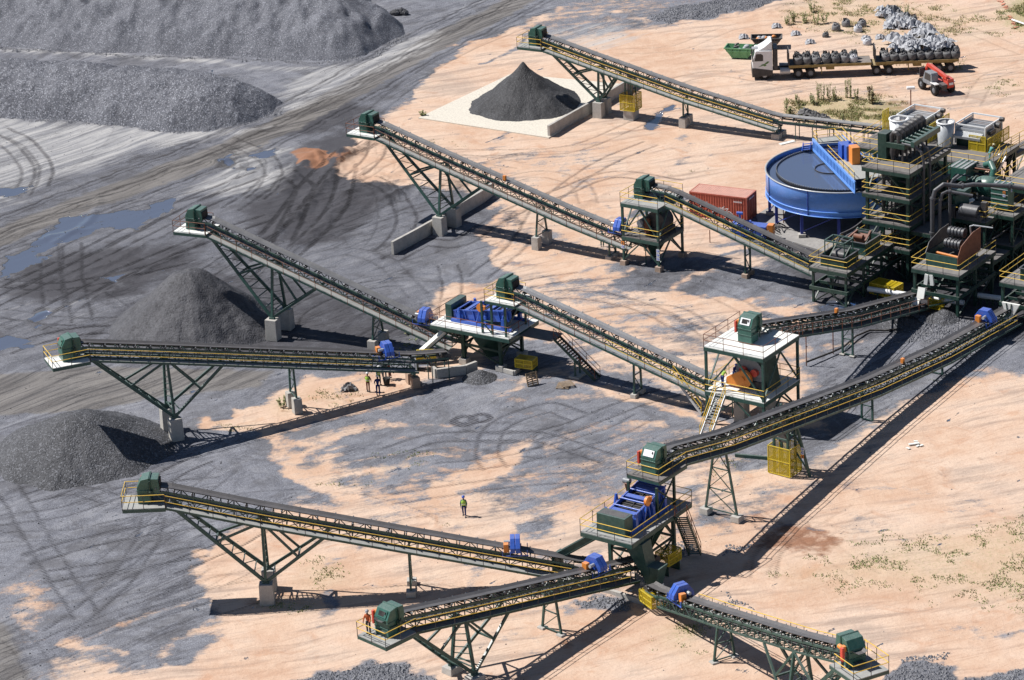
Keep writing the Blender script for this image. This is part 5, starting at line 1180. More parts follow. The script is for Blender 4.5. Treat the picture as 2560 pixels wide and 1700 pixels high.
m=MB(); m.rbox((.1,.75,2.1),(.34,.2,1.0),ry=.12); m.rbox((.62,.8,2.1),(.34,.2,1.0),ry=-.1); m.build('chute_leg',DECKW,t)
# platform C at the frame edge
C_l=P(2503,704,3.9); C_n=rot2((C_l.x,C_l.y),RZ,4.2,0)
PC=deck_frame('process_platform','green platform cut off by the right edge of the picture, pale fan chute below',C_n,4.2,7.0,[2.1,3.9],RZ,'steel platform',
   ncx=2,ncy=3,steel=GP_,dk=[None,DECKP],rails=['','nrl'],over=.12,brace={2.1:'/',3.9:'none'},cs=.24)
tub('dark open tub on the platform at the right edge of the picture',C_n,-1.6,2.6,3.9,2.6,3.0,1.1,GK,DK)
t=part_t('discharge_chute','pale fan shaped chute with ribs above the belt at the right edge','chute',C_n,-2.9,-.9,.9)
m=MB(); m.prism([(-.3,.25),(.3,.25),(.95,1.5),(-.75,1.5)],-.1,.15); m.build('fan_plate',DECKW,t)
m=MB()
for x0,x1 in ((-.1,-.3),(.1,.2)): m.bar((x0,-.12,.3),(x1,-.12,1.5),.08)
m.build('rib',GK,t)
m=MB(); m.bar((-.1,.0,.25),(-.35,-.5,-.1),.7,.4); m.build('spout',DECKW,t)
# screen deck D at the back
D_n=P(2460,416,7.6); D_n=(D_n.x,D_n.y)
PD=deck_frame('process_platform','high dark platform at the back carrying two pale grey screens and yellow guards',D_n,13.5,6.8,[3.8,7.6],RZ,'steel platform',
   ncx=4,ncy=3,steel=GK,dk=[DECKD,DECKD],rails=['n','nrl'],over=.2,brace={3.8:'X',7.6:'/'},cs=.26)
def grey_screen(label,x,y,z):
    t=part_t('dewatering_screen',label,'vibrating screen',D_n,x,y,z,0,'pale grey screens at the back of the plant')
    m=MB(); W,L,h=3.0,3.6,1.15
    m.box(-W/2,-W/2+.06,-L/2,L/2,.6,.6+h); m.box(W/2-.06,W/2,-L/2,L/2,.6,.6+h); m.box(-W/2+.06,W/2-.06,-L/2,-L/2+.06,.6,.6+h*.8); m.build('side_wall',GALV,t)
    m=MB()
    for k in range(8): yy=-L/2+.3+k*.43; m.rbox((0,yy,.6+h*.72),(W-.14,.16 if k%2 else .3,.06))
    m.build('screen_panel',GREY if 'flat' in label else GALV,t)
    m=MB(); m.box(-W/2+.07,W/2-.07,-L/2+.07,L/2-.07,.9,.95); m.build('screen_bed',GREY,t)
    m=MB()
    for xx in (-W/2-.05,W/2+.05):
        m.bar((xx,-L/2,.6+h+.15),(xx,L/2,.6+h+.15),.12)
        for yy in (-L/2,0,L/2): m.bar((xx,yy,.0),(xx,yy,.6+h+.15),.12)
    for yy in (-L/2,L/2): m.bar((-W/2,yy,.6+h+.15),(W/2,yy,.6+h+.15),.12)
    m.build('top_frame',WH,t)
    m=MB(); m.prism([(-L/2-.05,1.3),(-L/2-.8,1.0),(-L/2-.75,.75),(-L/2-.05,.6)],-W/2+.1,W/2-.1,'x'); m.build('feed_lip',GALV,t)
    m=MB(); m.tube((W/2+.1,.3,1.6),(W/2+.6,.3,1.6),.28,n=10); m.rbox((W/2+.25,-.7,1.2),(.3,1.1,.4)); m.tube((W/2+.1,1.3,1.9),(W/2+.5,1.3,1.9),.22,n=10); m.build('vibrator_motor',DK,t)
    m=MB(); m.box(-W/2,W/2,-L/2+.1,L/2,-1.0,.55); m.build('underpan',GK,t)
    return t
def grey_at(px,py,z,label):
    w=P(px,py,z); a=-ra_; dx,dy=w.x-D_n[0],w.y-D_n[1]; x=dx*cos(a)-dy*sin(a); y=dx*sin(a)+dy*cos(a)
    return grey_screen(label,x,y,z-1.75),x,y
_,xa,ya=grey_at(2300,283,9.6,'pale grey screen box with white top rails behind the elbow pipes, left of the two')
_,xb,yb=grey_at(2447,305,9.6,'flat topped pale grey screen box with white top rails, right of the two')
def cage(label,x,y,z,lx,ly,h):
    t=part_t('guard_screen',label,'machine guard',D_n,x,y,z,0,'yellow mesh screens round the grey vibrating screens')
    m=MB(); m.m=0; a,b=lx/2,ly/2
    if lx>0.2:
        for xx in np.linspace(-a,a,3): m.bar((xx,0,0),(xx,0,h),.07)
        for zz in (0,h/2,h): m.bar((-a,0,zz),(a,0,zz),.07)
        m.m=1; m.box(-a,a,-.012,.012,0,h)
    else:
        for yy in np.linspace(-b,b,5): m.bar((0,yy,0),(0,yy,h),.07)
        for zz in (0,h/2,h): m.bar((0,-b,zz),(0,b,zz),.07)
        m.m=1; m.box(-.012,.012,-b,b,0,h)
    m.build('mesh_panel',[YG,MESH],t); return t
cage('long yellow mesh screen along the right side of the left grey screen box',xa+2.1,ya-.3,7.6,0,4.6,1.7)
cage('yellow mesh screen facing the camera below the right grey screen box',xb+1.1,yb-2.5,7.6,1.7,0,1.5)
cage('long yellow mesh screen along the right side of the right grey screen box',xb+2.1,yb-.1,7.6,0,4.6,1.25)
cage('tilted orange yellow mesh panel standing between the blue tank and the elbow pipes',xa-3.2,ya-1.0,7.6,0,1.2,2.2)
def sump(label,x,y,z,r,h,mat):
    t=part_t('slurry_bin',label,'steel bin',D_n,x,y,z,0,'round pale bins beside the grey screens')
    m=MB(); m.lathe([(r*.82,0),(r,h),(r-.06,h),(r*.82-.06,.1),(.02,.1)],n=28); m.build('bin_shell',mat,t)
    m=MB(); m.lathe([(r+.05,h-.05),(r+.05,h+.04),(r-.1,h+.04)],n=28); m.build('rim',WH,t)
    m=MB(); m.tube((0,0,h-.5),(0,0,h-.45),r*.9,n=20); m.build('slurry',paint('tan_slurry',(.30,.22,.15)),t)
    m=MB(); m.bar((-r,0,-.1),(r,0,-.1),.2); m.bar((r*.7,0,-1.2),(r*.7,0,0),.12); m.bar((-r*.7,0,-1.2),(-r*.7,0,0),.12); m.build('stand',G_,t)
    return t
sump('tall pale grey round bin in front of the right grey screen box',xb-2.2,yb-2.6,7.75,.85,2.35,GALV)
sump('white round bin with a yellow rim just behind the elbow pipes',xa-.9,ya-2.6,7.8,.95,1.9,WH)
# middle machinery
E_n=P(2463,556,5.6); E_n=(E_n.x,E_n.y)
PE=deck_frame('process_platform','dark mid height platform behind the rusty hopper, holding pumps and green housings',E_n,3.4,6.6,[2.8,5.6],RZ,'steel platform',ncx=2,ncy=3,steel=GK,dk=[DECKD,DECKP],rails=['','nr'],over=.1,brace={2.8:'X',5.6:'/'},cs=.22)
F_n=P(2533,541,5.9); F_n=(F_n.x,F_n.y)
PF=deck_frame('process_platform','dark platform right of the green ribbed housing with rounded yellow rail ends',F_n,3.0,6.0,[3.0,5.9],RZ,'steel platform',ncx=2,ncy=3,steel=GK,dk=[DECKD,DECKP],rails=['','nr'],over=.1,brace={3.0:'X',5.9:'/'},cs=.22)
H_n=P(2600,480,7.4); H_n=(H_n.x,H_n.y)
PH=deck_frame('process_platform','grey topped platform reached by the steep yellow stair at the right edge',H_n,4.4,6.0,[3.7,7.4],RZ,'steel platform',ncx=2,ncy=3,steel=GK,dk=[DECKD,DECKP],rails=['','nl'],over=.1,brace={3.7:'X',7.4:'/'},cs=.22)
def world_thing(name,label,cat,px,py,z,rz=0,group=None):
    w=P(px,py,z); return thing(name,label,cat,(w.x,w.y,z),ra_+rz,group)
t=world_thing('pump_housing','tapered green pump housing with round flanges lying across the middle platform','pump',2462,487,6.1)
m=MB(); m.smooth=True; m.lathe([(.55,0),(.62,.3),(.9,1.0),(.98,1.6),(.98,2.4),(.6,2.6)],n=24); 
for i,v in enumerate(m.v): m.v[i]=(v[2]-1.3,v[0],v[1]+.9)
m.build('casing',GH,t)
m=MB()
for x,r in ((-1.35,.7),(-.95,.85),(1.3,1.1),(-1.7,.45)): m.tube((x,0,.9),(x+.1,0,.9),r,n=20)
m.build('flange',G_,t)
m=MB(); m.path([V(.6,.3,1.7),V(.6,.6,2.3),V(.0,1.2,2.7),V(-.7,1.4,2.4)],.3,10); m.build('outlet_bend',GH,t)
t=world_thing('ribbed_housing','upright dark green housing with pale ribs and small blue signs','machine housing',2506,515,6.2)
m=MB(); m.rbox((0,0,1.1),(1.7,1.3,2.2)); m.build('housing_body',GH,t,bevel=.02)
m=MB()
for zz in (.35,.85,1.35,1.85): m.rbox((0,-.67,zz),(1.7,.06,.06))
for xx in (-.55,0,.55): m.rbox((xx,0,2.23),(.16,1.3,.06))
m.build('rib',GALV,t)
sign(t,.5,-.70,1.6,0,'oww'[:2],.26); sign(t,.86,.1,1.9,pi/2,'ww',.26)
t=world_thing('ribbed_housing','low green housing with striped lid just below the high back platform','machine housing',2408,440,6.6)
m=MB(); m.rbox((0,0,.6),(1.9,2.6,1.2)); m.build('housing_body',GH,t,bevel=.02)
m=MB()
for xx in (-.6,-.1,.4,.8): m.rbox((xx,0,1.23),(.22,2.6,.05))
m.build('lid_strip',GALV,t)
t=world_thing('feed_box','green box hopper under the grey pipe elbows','machine housing',2400,520,6.2)
m=MB(); m.lathe([(.95,1.5),(.95,.7),(.5,-.4)],(0,0,0),4,False); m.rbox((0,0,1.7),(1.6,1.3,.5)); m.build('housing_body',G_,t)
t=world_thing('crumpled_sheet','bright white crumpled sheet lying over grey machinery on the middle platform','sheet',2408,507,6.3)
m=MB(); n=9
g=[[V(-1.0+.25*i,-.4+.2*j,.25+random.random()*.25) for j in range(5)] for i in range(n)]
for i in range(n-1):
    for j in range(4): m.quad(g[i][j],g[i+1][j],g[i+1][j+1],g[i][j+1])
m.build('plastic_sheet',WH,t)
t=world_thing('crusher','grey roller machine with dark drum below the white sheet','machine',2425,548,5.6)
m=MB(); m.tube((-.9,0,.8),(.9,0,.8),.6,n=16); m.rbox((0,.3,.35),(2.4,1.4,.7)); m.build('roller_body',GREYD,t)
m=MB(); m.rbox((-1.6,-.1,.6),(.6,.7,1.0)); m.build('gear_case',DK,t)
m=MB(); m.rbox((1.2,.5,1.0),(.5,.5,1.4)); m.build('motor_case',DK,t)
t=world_thing('process_vessel','rusty round vessel at the edge of the middle platform','vessel',2500,560,3.0)
m=MB(); m.tube((0,0,0),(0,0,2.2),.8,n=18); m.build('vessel_shell',RUST,t)
m=MB(); m.tube((0,0,2.2),(0,0,2.3),.88,n=18); m.build('lid',DK,t)
# big pipes
def pipe(label,plan_px,pts,r,mat=GREYD,flanges=()):
    w=P(*plan_px,0); t=thing('process_pipe',label,'pipe',(w.x,w.y,0),ra_,'grey process pipes of the plant')
    m=MB(); m.path([V(*p) for p in pts],r,10); m.build('pipe_run',mat,t)
    m=MB()
    for a in flanges:
        p=V(*pts[a]); d=(V(*pts[a+1])-p).normalized(); m.tube(p+d*.1,p+d*.28,r*1.45,n=10)
    if flanges: m.build('flange',mat,t)
    return t
w=P(2331,715,0); ztop=hz((w.x,w.y),470)
pipe('tall grey pipe rising then bending right and climbing to the high platform',(2331,715),[(0,0,0),(0,0,5),(0,0,ztop-1.2),(.15,.2,ztop-.3),(.7,.8,ztop+.2),(1.8,2.0,ztop-.2),(2.6,3.0,ztop-.2),(5.0,5.0,ztop-.6),(6.6,6.3,ztop-1.1),(7.1,6.6,ztop-1.5),(7.1,6.6,ztop-4)],.2,GREYD,(1,2,5,7))
w=P(2349,715,0); zt2=hz((w.x,w.y),480)
pipe('shorter grey pipe beside the tall one, bending right at a lower level',(2349,715),[(0,0,0),(0,0,4),(0,0,zt2-.9),(.15,.15,zt2-.2),(.5,.5,zt2),(2.6,1.4,zt2-.4)],.15,GREYD,(1,2,4))
w=P(2374,700,0); zt3=hz((w.x,w.y),450)
pipe('thin grey pipe joining the two larger pipes near their elbows',(2374,700),[(0,0,0),(0,0,4),(0,0,zt3-.6),(.2,.3,zt3),(.5,.8,zt3+.3)],.14,GREYD,(1,2))
pw=P(2100,650,0)
for a,b_,lb in (((2170,722),(2410,757),'long white pipe lying low under the plant platforms'),((2445,738),(2520,748),'short white pipe low behind the coal heap')):
    p0=P(*a,.8); p1=P(*b_,.8); t=thing('white_pipe',lb,'pipe',(p0.x,p0.y,0),0,'white pipes low in the plant'); m=MB(); m.tube((0,0,.8),(p1.x-p0.x,p1.y-p0.y,.8),.24,n=12); m.build('pipe_run',WH,t)
    d=V(p1.x-p0.x,p1.y-p0.y,0)
    for k in range(5): m=MB(); c=d*(k+.5)/5; m.bar((c.x,c.y,0),(c.x,c.y,.6),.15); m.bar((c.x-.3,c.y,.5),(c.x+.3,c.y,.5),.12); m.build('pipe_stand',GK,t)
# hoses from the tower down to platform A
h0=P(2222,462,7.6); t=thing('slurry_hose','pair of long black hoses sweeping down from the tall tower to the two tub platform','hose',(h0.x,h0.y,0))
for k in (0,1):
    e=P(2102-k*-70,585-k*28,4.9 if k==0 else 4.9); m=MB(); pts=[]
    for i in range(13):
        s=i/12; p=V(0,0,7.6+k*-.6).lerp(V(e.x-h0.x,e.y-h0.y,e.z),s); p.z-=.9*sin(pi*s); pts.append(p)
    pts.append(pts[-1]+V(-.4,-.4,-.8)); m.path(pts,.085,7); m.build('hose',DK,t)
# steep stair at right and small fittings
def long_stair(label,a,za,b_,zb,wd=.8):
    p0=P(*a,za); p1=P(*b_,zb); t=thing('steep_stair',label,'stair',(p0.x,p0.y,0)); top=V(0,0,za); bot=V(p1.x-p0.x,p1.y-p0.y,zb); d=(bot-top); s=Vector((d.y,-d.x,0)).normalized()
    m=MB(); stair(m,top,bot,wd,s); m.build('stair_flight',GALV,t); m=MB(); stair_rail(m,top,bot,wd,s); m.build('stair_rail',YE,t)
long_stair('steep stair with yellow rails descending from the high back platform',(2508,388),7.6,(2470,455),5.6)
long_stair('stair with yellow rails between the lower decks beside the green pump',(2500,470),5.8,(2462,530),3.2)
# walkway deck round the back right
K_n=P(2600,352,6.6); K_n=(K_n.x,K_n.y)
deck_frame('process_platform','narrow dark walkway leaving the right grey screen toward the right edge',K_n,6.0,1.4,[6.6],RZ+86,'steel platform',ncx=2,ncy=2,steel=GK,dk=[DECKD],rails=['nf'],brace='X',cs=.2)
# conveyor gallery feet, kerbs and ducting inside the plant yard
for i,(px,py,w_,d_,h_,lb) in enumerate(((2030,735,9.0,.3,.35,'low concrete kerb round the wet sump under the two tub platform'),)):
    w=P(1985,735); m=MB()
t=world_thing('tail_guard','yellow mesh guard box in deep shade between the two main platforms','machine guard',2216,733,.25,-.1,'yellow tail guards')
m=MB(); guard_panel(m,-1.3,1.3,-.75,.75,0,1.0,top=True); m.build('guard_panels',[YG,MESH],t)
t=world_thing('tail_guard','small yellow guard at the tail of the rusty railed conveyor','machine guard',2340,768,.2,0,'yellow tail guards')
m=MB(); guard_panel(m,-.6,.6,-.4,.4,0,.9); m.build('guard_panels',[YG,MESH],t)
# extra machinery filling the shaded interior
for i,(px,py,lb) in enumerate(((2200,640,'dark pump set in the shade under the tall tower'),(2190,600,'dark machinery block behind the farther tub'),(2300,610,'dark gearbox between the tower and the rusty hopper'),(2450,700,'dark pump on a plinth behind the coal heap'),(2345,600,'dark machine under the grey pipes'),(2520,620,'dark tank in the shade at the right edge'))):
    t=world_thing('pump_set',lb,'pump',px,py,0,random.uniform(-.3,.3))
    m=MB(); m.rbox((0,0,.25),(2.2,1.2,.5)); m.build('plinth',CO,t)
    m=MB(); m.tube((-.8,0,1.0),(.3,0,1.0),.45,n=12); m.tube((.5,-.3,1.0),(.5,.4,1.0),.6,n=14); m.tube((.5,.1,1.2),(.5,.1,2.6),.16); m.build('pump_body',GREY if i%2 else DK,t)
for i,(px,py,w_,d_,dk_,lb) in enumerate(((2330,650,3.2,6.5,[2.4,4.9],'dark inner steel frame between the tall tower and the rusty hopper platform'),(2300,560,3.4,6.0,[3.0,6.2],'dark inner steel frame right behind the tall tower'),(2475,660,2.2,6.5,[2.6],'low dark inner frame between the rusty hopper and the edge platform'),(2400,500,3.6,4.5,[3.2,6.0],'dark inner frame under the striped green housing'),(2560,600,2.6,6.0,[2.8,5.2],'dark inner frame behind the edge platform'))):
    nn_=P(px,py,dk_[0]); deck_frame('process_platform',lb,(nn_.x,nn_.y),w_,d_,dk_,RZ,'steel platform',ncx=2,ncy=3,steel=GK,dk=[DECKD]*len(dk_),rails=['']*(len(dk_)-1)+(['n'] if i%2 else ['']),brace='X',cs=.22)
def clutter(label,px,py,z0,z1,n,seed):
    r=random.Random(seed); w=P(px,py,0); t=thing('pipe_rack',label,'pipe rack',(w.x,w.y,0),ra_); 
    for k in range(n):
        m=MB(); x=r.uniform(-1.5,1.5); y=r.uniform(-2.5,2.5); z=r.uniform(z0,z1); rr=r.choice([.06,.09,.13]); q=r.random()
        if q<.4: m.path([V(x,y,0),V(x,y,z),V(x+.2,y+.2,z+.25),V(x+r.uniform(.8,2),y+.2,z+.25)],rr,7)
        elif q<.75: m.path([V(-1.8,y,z),V(1.8,y+r.uniform(-.4,.4),z),V(1.9,y,z-.3),V(1.9,y,max(.1,z-2))],rr,7)
        else: m.path([V(x,-2.8,z),V(x,2.8,z)],rr,7)
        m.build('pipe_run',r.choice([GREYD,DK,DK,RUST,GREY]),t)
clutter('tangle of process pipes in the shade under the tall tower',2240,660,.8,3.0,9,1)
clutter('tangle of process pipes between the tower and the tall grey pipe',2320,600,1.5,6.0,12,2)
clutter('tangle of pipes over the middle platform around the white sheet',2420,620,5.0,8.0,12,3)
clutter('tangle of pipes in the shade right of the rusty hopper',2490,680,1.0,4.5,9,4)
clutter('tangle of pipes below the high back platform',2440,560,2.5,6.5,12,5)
# stair beside the foot of the broad pale belt, long hose on posts, scrap by the blue skid
long_stair('green stair with yellow rails at the foot of the broad pale belt conveyor',(1692,938),2.7,(1762,1032),.15)
t=thing('rubber_hose','long black hose sagging between thin posts and over the coal behind the long conveyor','hose',(*P(2016,912)[:2],0)); o_=P(2016,912)
pts=[V(P(x,y,z).x-o_.x,P(x,y,z).y-o_.y,z) for x,y,z in ((2016,905,.4),(2050,892,.35),(2081,880,.3),(2110,866,.3),(2140,840,.3),(2175,825,.2),(2215,826,.15),(2250,822,.15),(2300,806,.1))]
m=MB(); m.path([Vector(p) for p in smooth3(pts)] if 'smooth3' in globals() else pts,.09,8); m.build('hose_run',BLK,t)
for k,(px,py,yt) in enumerate(((2016,914,826),(2083,884,818),(1775,607,575),(1959,560,500))):
    w=P(px,py); z_=hz((w.x,w.y),yt); t=thing('thin_post',('thin rusty post right of the white roofed tower','thin rusty post beside the support of the rusty railed conveyor','thin post under the conveyor right of the square tower','thin dark post near the left legs of the blue tank')[k],'post',(w.x,w.y,0)); m=MB(); m.tube((0,0,0),(0,0,z_),.05,n=6); m.build('post_shaft',RU,t)
for k,(px,py) in enumerate(((1935,575),(1948,570),(1960,578),(1942,583))):
    t=world_thing('scrap_steel','twisted dark scrap steel lying right of the orange box of the blue skid','scrap',px,py,.1,k,'twisted scrap steel by the blue skid')
    m=MB(); m.path([V(-.5,0,.1),V(0,.3,.5),V(.5,0,.2),V(.6,-.4,.1)],.06,6); m.build('bent_bar',DK,t)
w=P(2392,0)
# ------------------------------------------------------------------ vehicles, skips, bags, container, people, plants
def wheel(parent,x,y,r,w,hub=GREY,sgn=1,name='wheel'):
    m=MB(); m.lathe([(r*.55,-w/2),(r*.93,-w/2),(r,-w/2+.05),(r,w/2-.05),(r*.93,w/2),(r*.55,w/2)],n=24)
    m.v=[(v[0],v[2],v[1]) for v in m.v]
    o=m.build(name,BLK,parent,loc=(x,y,r))
    q=MB(); q.tube((0,-w*.35,0),(0,w*.35,0),r*.56,n=18); q.tube((0,-w*.48,0),(0,w*.48,0),r*.22,n=10)
    for k in range(8): a=k*pi/4; q.tube((r*.38*cos(a),-w*.42,r*.38*sin(a)),(r*.38*cos(a),w*.42,r*.38*sin(a)),r*.05,n=5)
    q.build('rim',hub,o); return o
tr_loc=(28.1,73.75); tr_rz=radians(177.6)
truck=thing('truck','white cab tractor unit with green leaf emblem hauling bag loaded flatbeds past the skips','truck',(*tr_loc,0),tr_rz); truck.scale=(1,1,1.1)
# local +x = forward, origin under the front bumper centre, body behind at negative x
m=MB(); m.prism([(0,.95),(.03,2.0),(-.28,2.95),(-.35,3.05),(-2.15,3.05),(-2.2,.95)],-1.24,1.24); cab=m.build('cab',WH,truck,bevel=.06)
m=MB(); m.prism([(-.55,3.05),(-.9,3.22),(-1.35,3.45),(-2.0,3.95),(-2.15,3.95),(-2.15,3.05)],-1.1,1.1); m.build('roof_deflector',WH,cab,bevel=.05)
m=MB(); m.rbox((-.42,0,3.08),(.9,.8,.06)); m.build('roof_hatch',GALV,cab)
GLASS=paint('dark_glass',(.02,.025,.03),.12,var=.1,dirt_amt=.05)
m=MB(); m.add([(.035,-1.05,2.05),(.035,1.05,2.05),(-.245,1.0,2.88),(-.245,-1.0,2.88)],[(0,1,2,3)]); m.build('windscreen',GLASS,cab)
for s in (-1,1):
    m=MB(); y=s*1.25; m.add([(-.18,y,2.0),(-1.15,y,2.0),(-1.15,y,2.6),(-.95,y,2.75),(-.38,y,2.75)],[(0,1,2,3,4)]); m.build('side_window',GLASS,cab)
    m=MB(); m.rbox((.0,s*1.36,2.3),(.12,.16,.6)); m.build('mirror',DK,cab)
m=MB(); m.prism([(.08,.35),(.08,1.3),(-.2,1.3),(-2.2,1.0),(-2.2,.55),(-1.95,.45),(-.9,.45),(-.6,.35)],-1.27,1.27); m.build('lower_fairing',DK,truck,bevel=.03)
LEAF=paint('leaf_green',(.10,.22,.05),.4,var=.3,dirt_amt=.1)
m=MB(); y=1.256   # emblem on the camera side door
for pts in ([(-.9,1.62),(-1.25,1.70),(-1.62,1.95),(-1.85,1.93),(-1.6,1.72),(-1.25,1.58)],[(-.62,1.42),(-.95,1.58),(-1.3,1.60),(-1.0,1.48)],[(-1.15,1.55),(-1.45,1.62),(-1.5,1.5),(-1.25,1.45)]):
    m.add([(x,y,z) for x,z in pts],[tuple(range(len(pts)))])
m.build('leaf_emblem',LEAF,cab)
m=MB(); m.rbox((-1.0,0,.75),(1.6,.9,.25)); m.box(-7.2,-2.2,-.42,-.3,.75,1.0); m.box(-7.2,-2.2,.3,.42,.75,1.0)
for x in (-3,-4.5,-6,-7.1): m.box(x-.08,x+.08,-.3,.3,.78,.98)
m.build('chassis',DK,truck)
m=MB(); m.tube((-3.0,-.95,.8),(-4.1,-.95,.8),.34,n=16); m.tube((-3.0,.95,.8),(-4.1,.95,.8),.34,n=16); m.build('fuel_tank',GALV,truck)
m=MB(); m.box(-2.75,-2.3,-1.1,1.1,1.0,3.2); m.build('rear_stack',DK,truck,bevel=.03)
wheel(truck,-1.3,1.02,.52,.34,GALV); wheel(truck,-1.3,-1.02,.52,.34,GALV)
for x in (-5.0,-6.35):
    for s in (-1,1): wheel(truck,x,s*.95,.52,.6,GREY)
m=MB(); m.box(-6.95,-4.4,-1.2,-.7,1.12,1.2); m.box(-6.95,-4.4,.7,1.2,1.12,1.2); m.build('mudguard',DK,truck)
YT=paint('weathered_yellow_frame',(.34,.24,.08),.7,var=.4,dirt=(.12,.09,.07),dirt_amt=.7); BED=paint('worn_timber_bed',(.18,.15,.13),.85,var=.4,dirt_amt=.5)
def trailer(label,x0,x1,axles,deck=1.42):
    t=thing('flatbed_trailer',label,'trailer',(*rot2(tr_loc,177.6,x0,0),0),tr_rz,'flatbed trailers behind the truck'); L=x1-x0; t.scale=(1,1,1.1)
    m=MB(); m.box(L,0,-1.25,1.25,deck-.12,deck) if L<0 else None; m.build('bed',BED,t)
    m=MB()
    for s in (-1,1): m.box(L,0,s*1.28-.03,s*1.28+.03,deck-.26,deck+.02); m.box(L+.2,-.2,s*.45-.06,s*.45+.06,deck-.5,deck-.125)
    for k in range(9): x=L*(k+.5)/9; m.box(x-.04,x+.04,-1.2,1.2,deck-.25,deck-.13)
    m.build('side_rail',YT,t)
    m=MB(); m.box(-.08,0,-1.25,1.25,deck,deck+1.35)
    for y in np.linspace(-1.2,1.2,5): m.box(.001,.06,y-.05,y+.05,deck,deck+1.35)
    m.build('headboard',DK,t)
    for x in axles:
        for s in (-1,1): wheel(t,x-x0,s*.95,.5,.58,GREY)
    m=MB(); m.box(min(axles)-x0-.5,max(axles)-x0+.5,-1.22,1.22,1.06,1.10)
    m.build('mudguard',YT,t)
    m=MB(); m.box(L*.5-.5,L*.5+.4,-.9,.9,.75,1.2); m.build('tool_box',YT,t)
    for s in (-1,1): m=MB(); m.bar((L*.4,s*.9,.35),(L*.4,s*.9,deck-.3),.1); m.build('landing_leg',YT,t)
    return t
trailer('front flatbed trailer with seven bags per side and a bare rear corner',-3.95,-13.0,(-13.6,-14.95))
trailer('rear flatbed trailer fully loaded with dark bags under pale crumpled sacks',-13.45,-22.6,(-20.4,-21.7))
BAG=[paint('bag_charcoal',(.12,.12,.125),.8,var=.35,scale=4,dirt=(.02,.02,.022),dirt_amt=.6,bump=.8),paint('bag_grey',(.21,.21,.22),.8,var=.3,scale=4,dirt=(.05,.05,.055),dirt_amt=.6,bump=.8),paint('bag_white',(.55,.56,.60),.75,var=.2,scale=4,dirt=(.2,.2,.21),dirt_amt=.4,bump=.9)]
def bag_proto(k,seed):
    r=random.Random(seed); m=MB(); m.smooth=True; n=14; prof=[(.34,0),(.45,.05),(.49,.25),(.48,.60),(.44,.74),(.34,.80),(.22,.80)]
    vs=[]; 
    for rr,z in prof:
        for i in range(n):
            a=2*pi*i/n; q=max(abs(cos(a)),abs(sin(a)))**-.3; j=1+r.uniform(-.05,.05)*(1 if z<.8 else 3); vs.append((rr*q*j*cos(a),rr*q*j*sin(a),z+r.uniform(-.015,.02)*(1 if z<.8 else 2.5)))
    fs=[(j*n+i,j*n+(i+1)%n,(j+1)*n+(i+1)%n,(j+1)*n+i) for j in range(len(prof)-1) for i in range(n)]+[tuple(range((len(prof)-1)*n,len(prof)*n))]
    m.add(vs,fs); m.smooth=False
    for i in range(20):                                                    # gathered neck and lifting loops
        a=r.uniform(0,2*pi); b=a+r.uniform(.3,.8); R1=r.uniform(.15,.46); m.add([(R1*cos(a),R1*sin(a),.72+r.random()*.1),(R1*cos(b),R1*sin(b),.72+r.random()*.1),(R1*.9*cos(b+.3),R1*.9*sin(b+.3),.9+r.random()*.3),(R1*.6*cos(a),R1*.6*sin(a),.88+r.random()*.25)],[(0,1,2,3)])
    return m.build('bulk_bag',BAG[k])
protos=[bag_proto(0,1),bag_proto(1,2),bag_proto(0,3),bag_proto(2,4),bag_proto(1,5)]
for p_ in protos: col.objects.unlink(p_)
ORD=['nearest the cab','second from the cab','third from the cab','fourth from the cab','fifth from the cab','sixth from the cab','seventh from the cab','eighth from the cab','last before the tailboard']
def bag(k,loc,label,group,sc=1.0,rz=None):
    o=protos[k].copy(); col.objects.link(o); o.name='bulk_bag'; o.location=loc; o.rotation_euler=(0,0,rz if rz is not None else random.uniform(0,6.28)); o.scale=(sc,sc,sc*random.uniform(.80,.95)); tag(o,label,'bulk bag',group); return o
for tname,xs,rows in (('front',[-5.0-i*1.0-(.15 if i>2 else 0) for i in range(7)],(('camera side row',.72),('far row',-.5))),('rear',[-14.6-i*.96 for i in range(9)],(('camera side row',.72),('far row',-.5)))):
    for rn,y in rows:
        for i,x in enumerate(xs):
            w=rot2(tr_loc,177.6,x+random.uniform(-.05,.05),y+random.uniform(-.06,.06)); k=random.choice([0,0,1,2,0])
            if tname=='front' and i==6 and y>0: k=3
            pos=ORD[i] if not (tname=='rear' and i==8) else ORD[8]
            bag(k,(*w,1.565),f'bag in {rn} on {tname} trailer, {pos if k!=3 else "pale last one"}','bulk bags standing on the trailers',random.uniform(.97,1.08))
for (px,py,k,lb) in ((2090,77,1,'dark grey bulk bag left of a pair behind the front trailer'),(2115,66,1,'grey bulk bag right of a pair behind the front trailer'),(2145,80,3,'pale bulk bag standing left of the crumpled sack heap'),(2155,66,1,'grey bulk bag behind the pale one left of the sack heap'),(2168,112,3,'lone pale bulk bag nearest the trailer headboard'),(2064,93,0,'small slumped dark bag beside a coal stain'),(2283,55,0,'dark open sack at the right end of the sack heap')):
    w=P(px,py); bag(k,(w.x,w.y,0),lb,'bulk bags standing on the ground',1.0 if 'small' not in lb else .75)
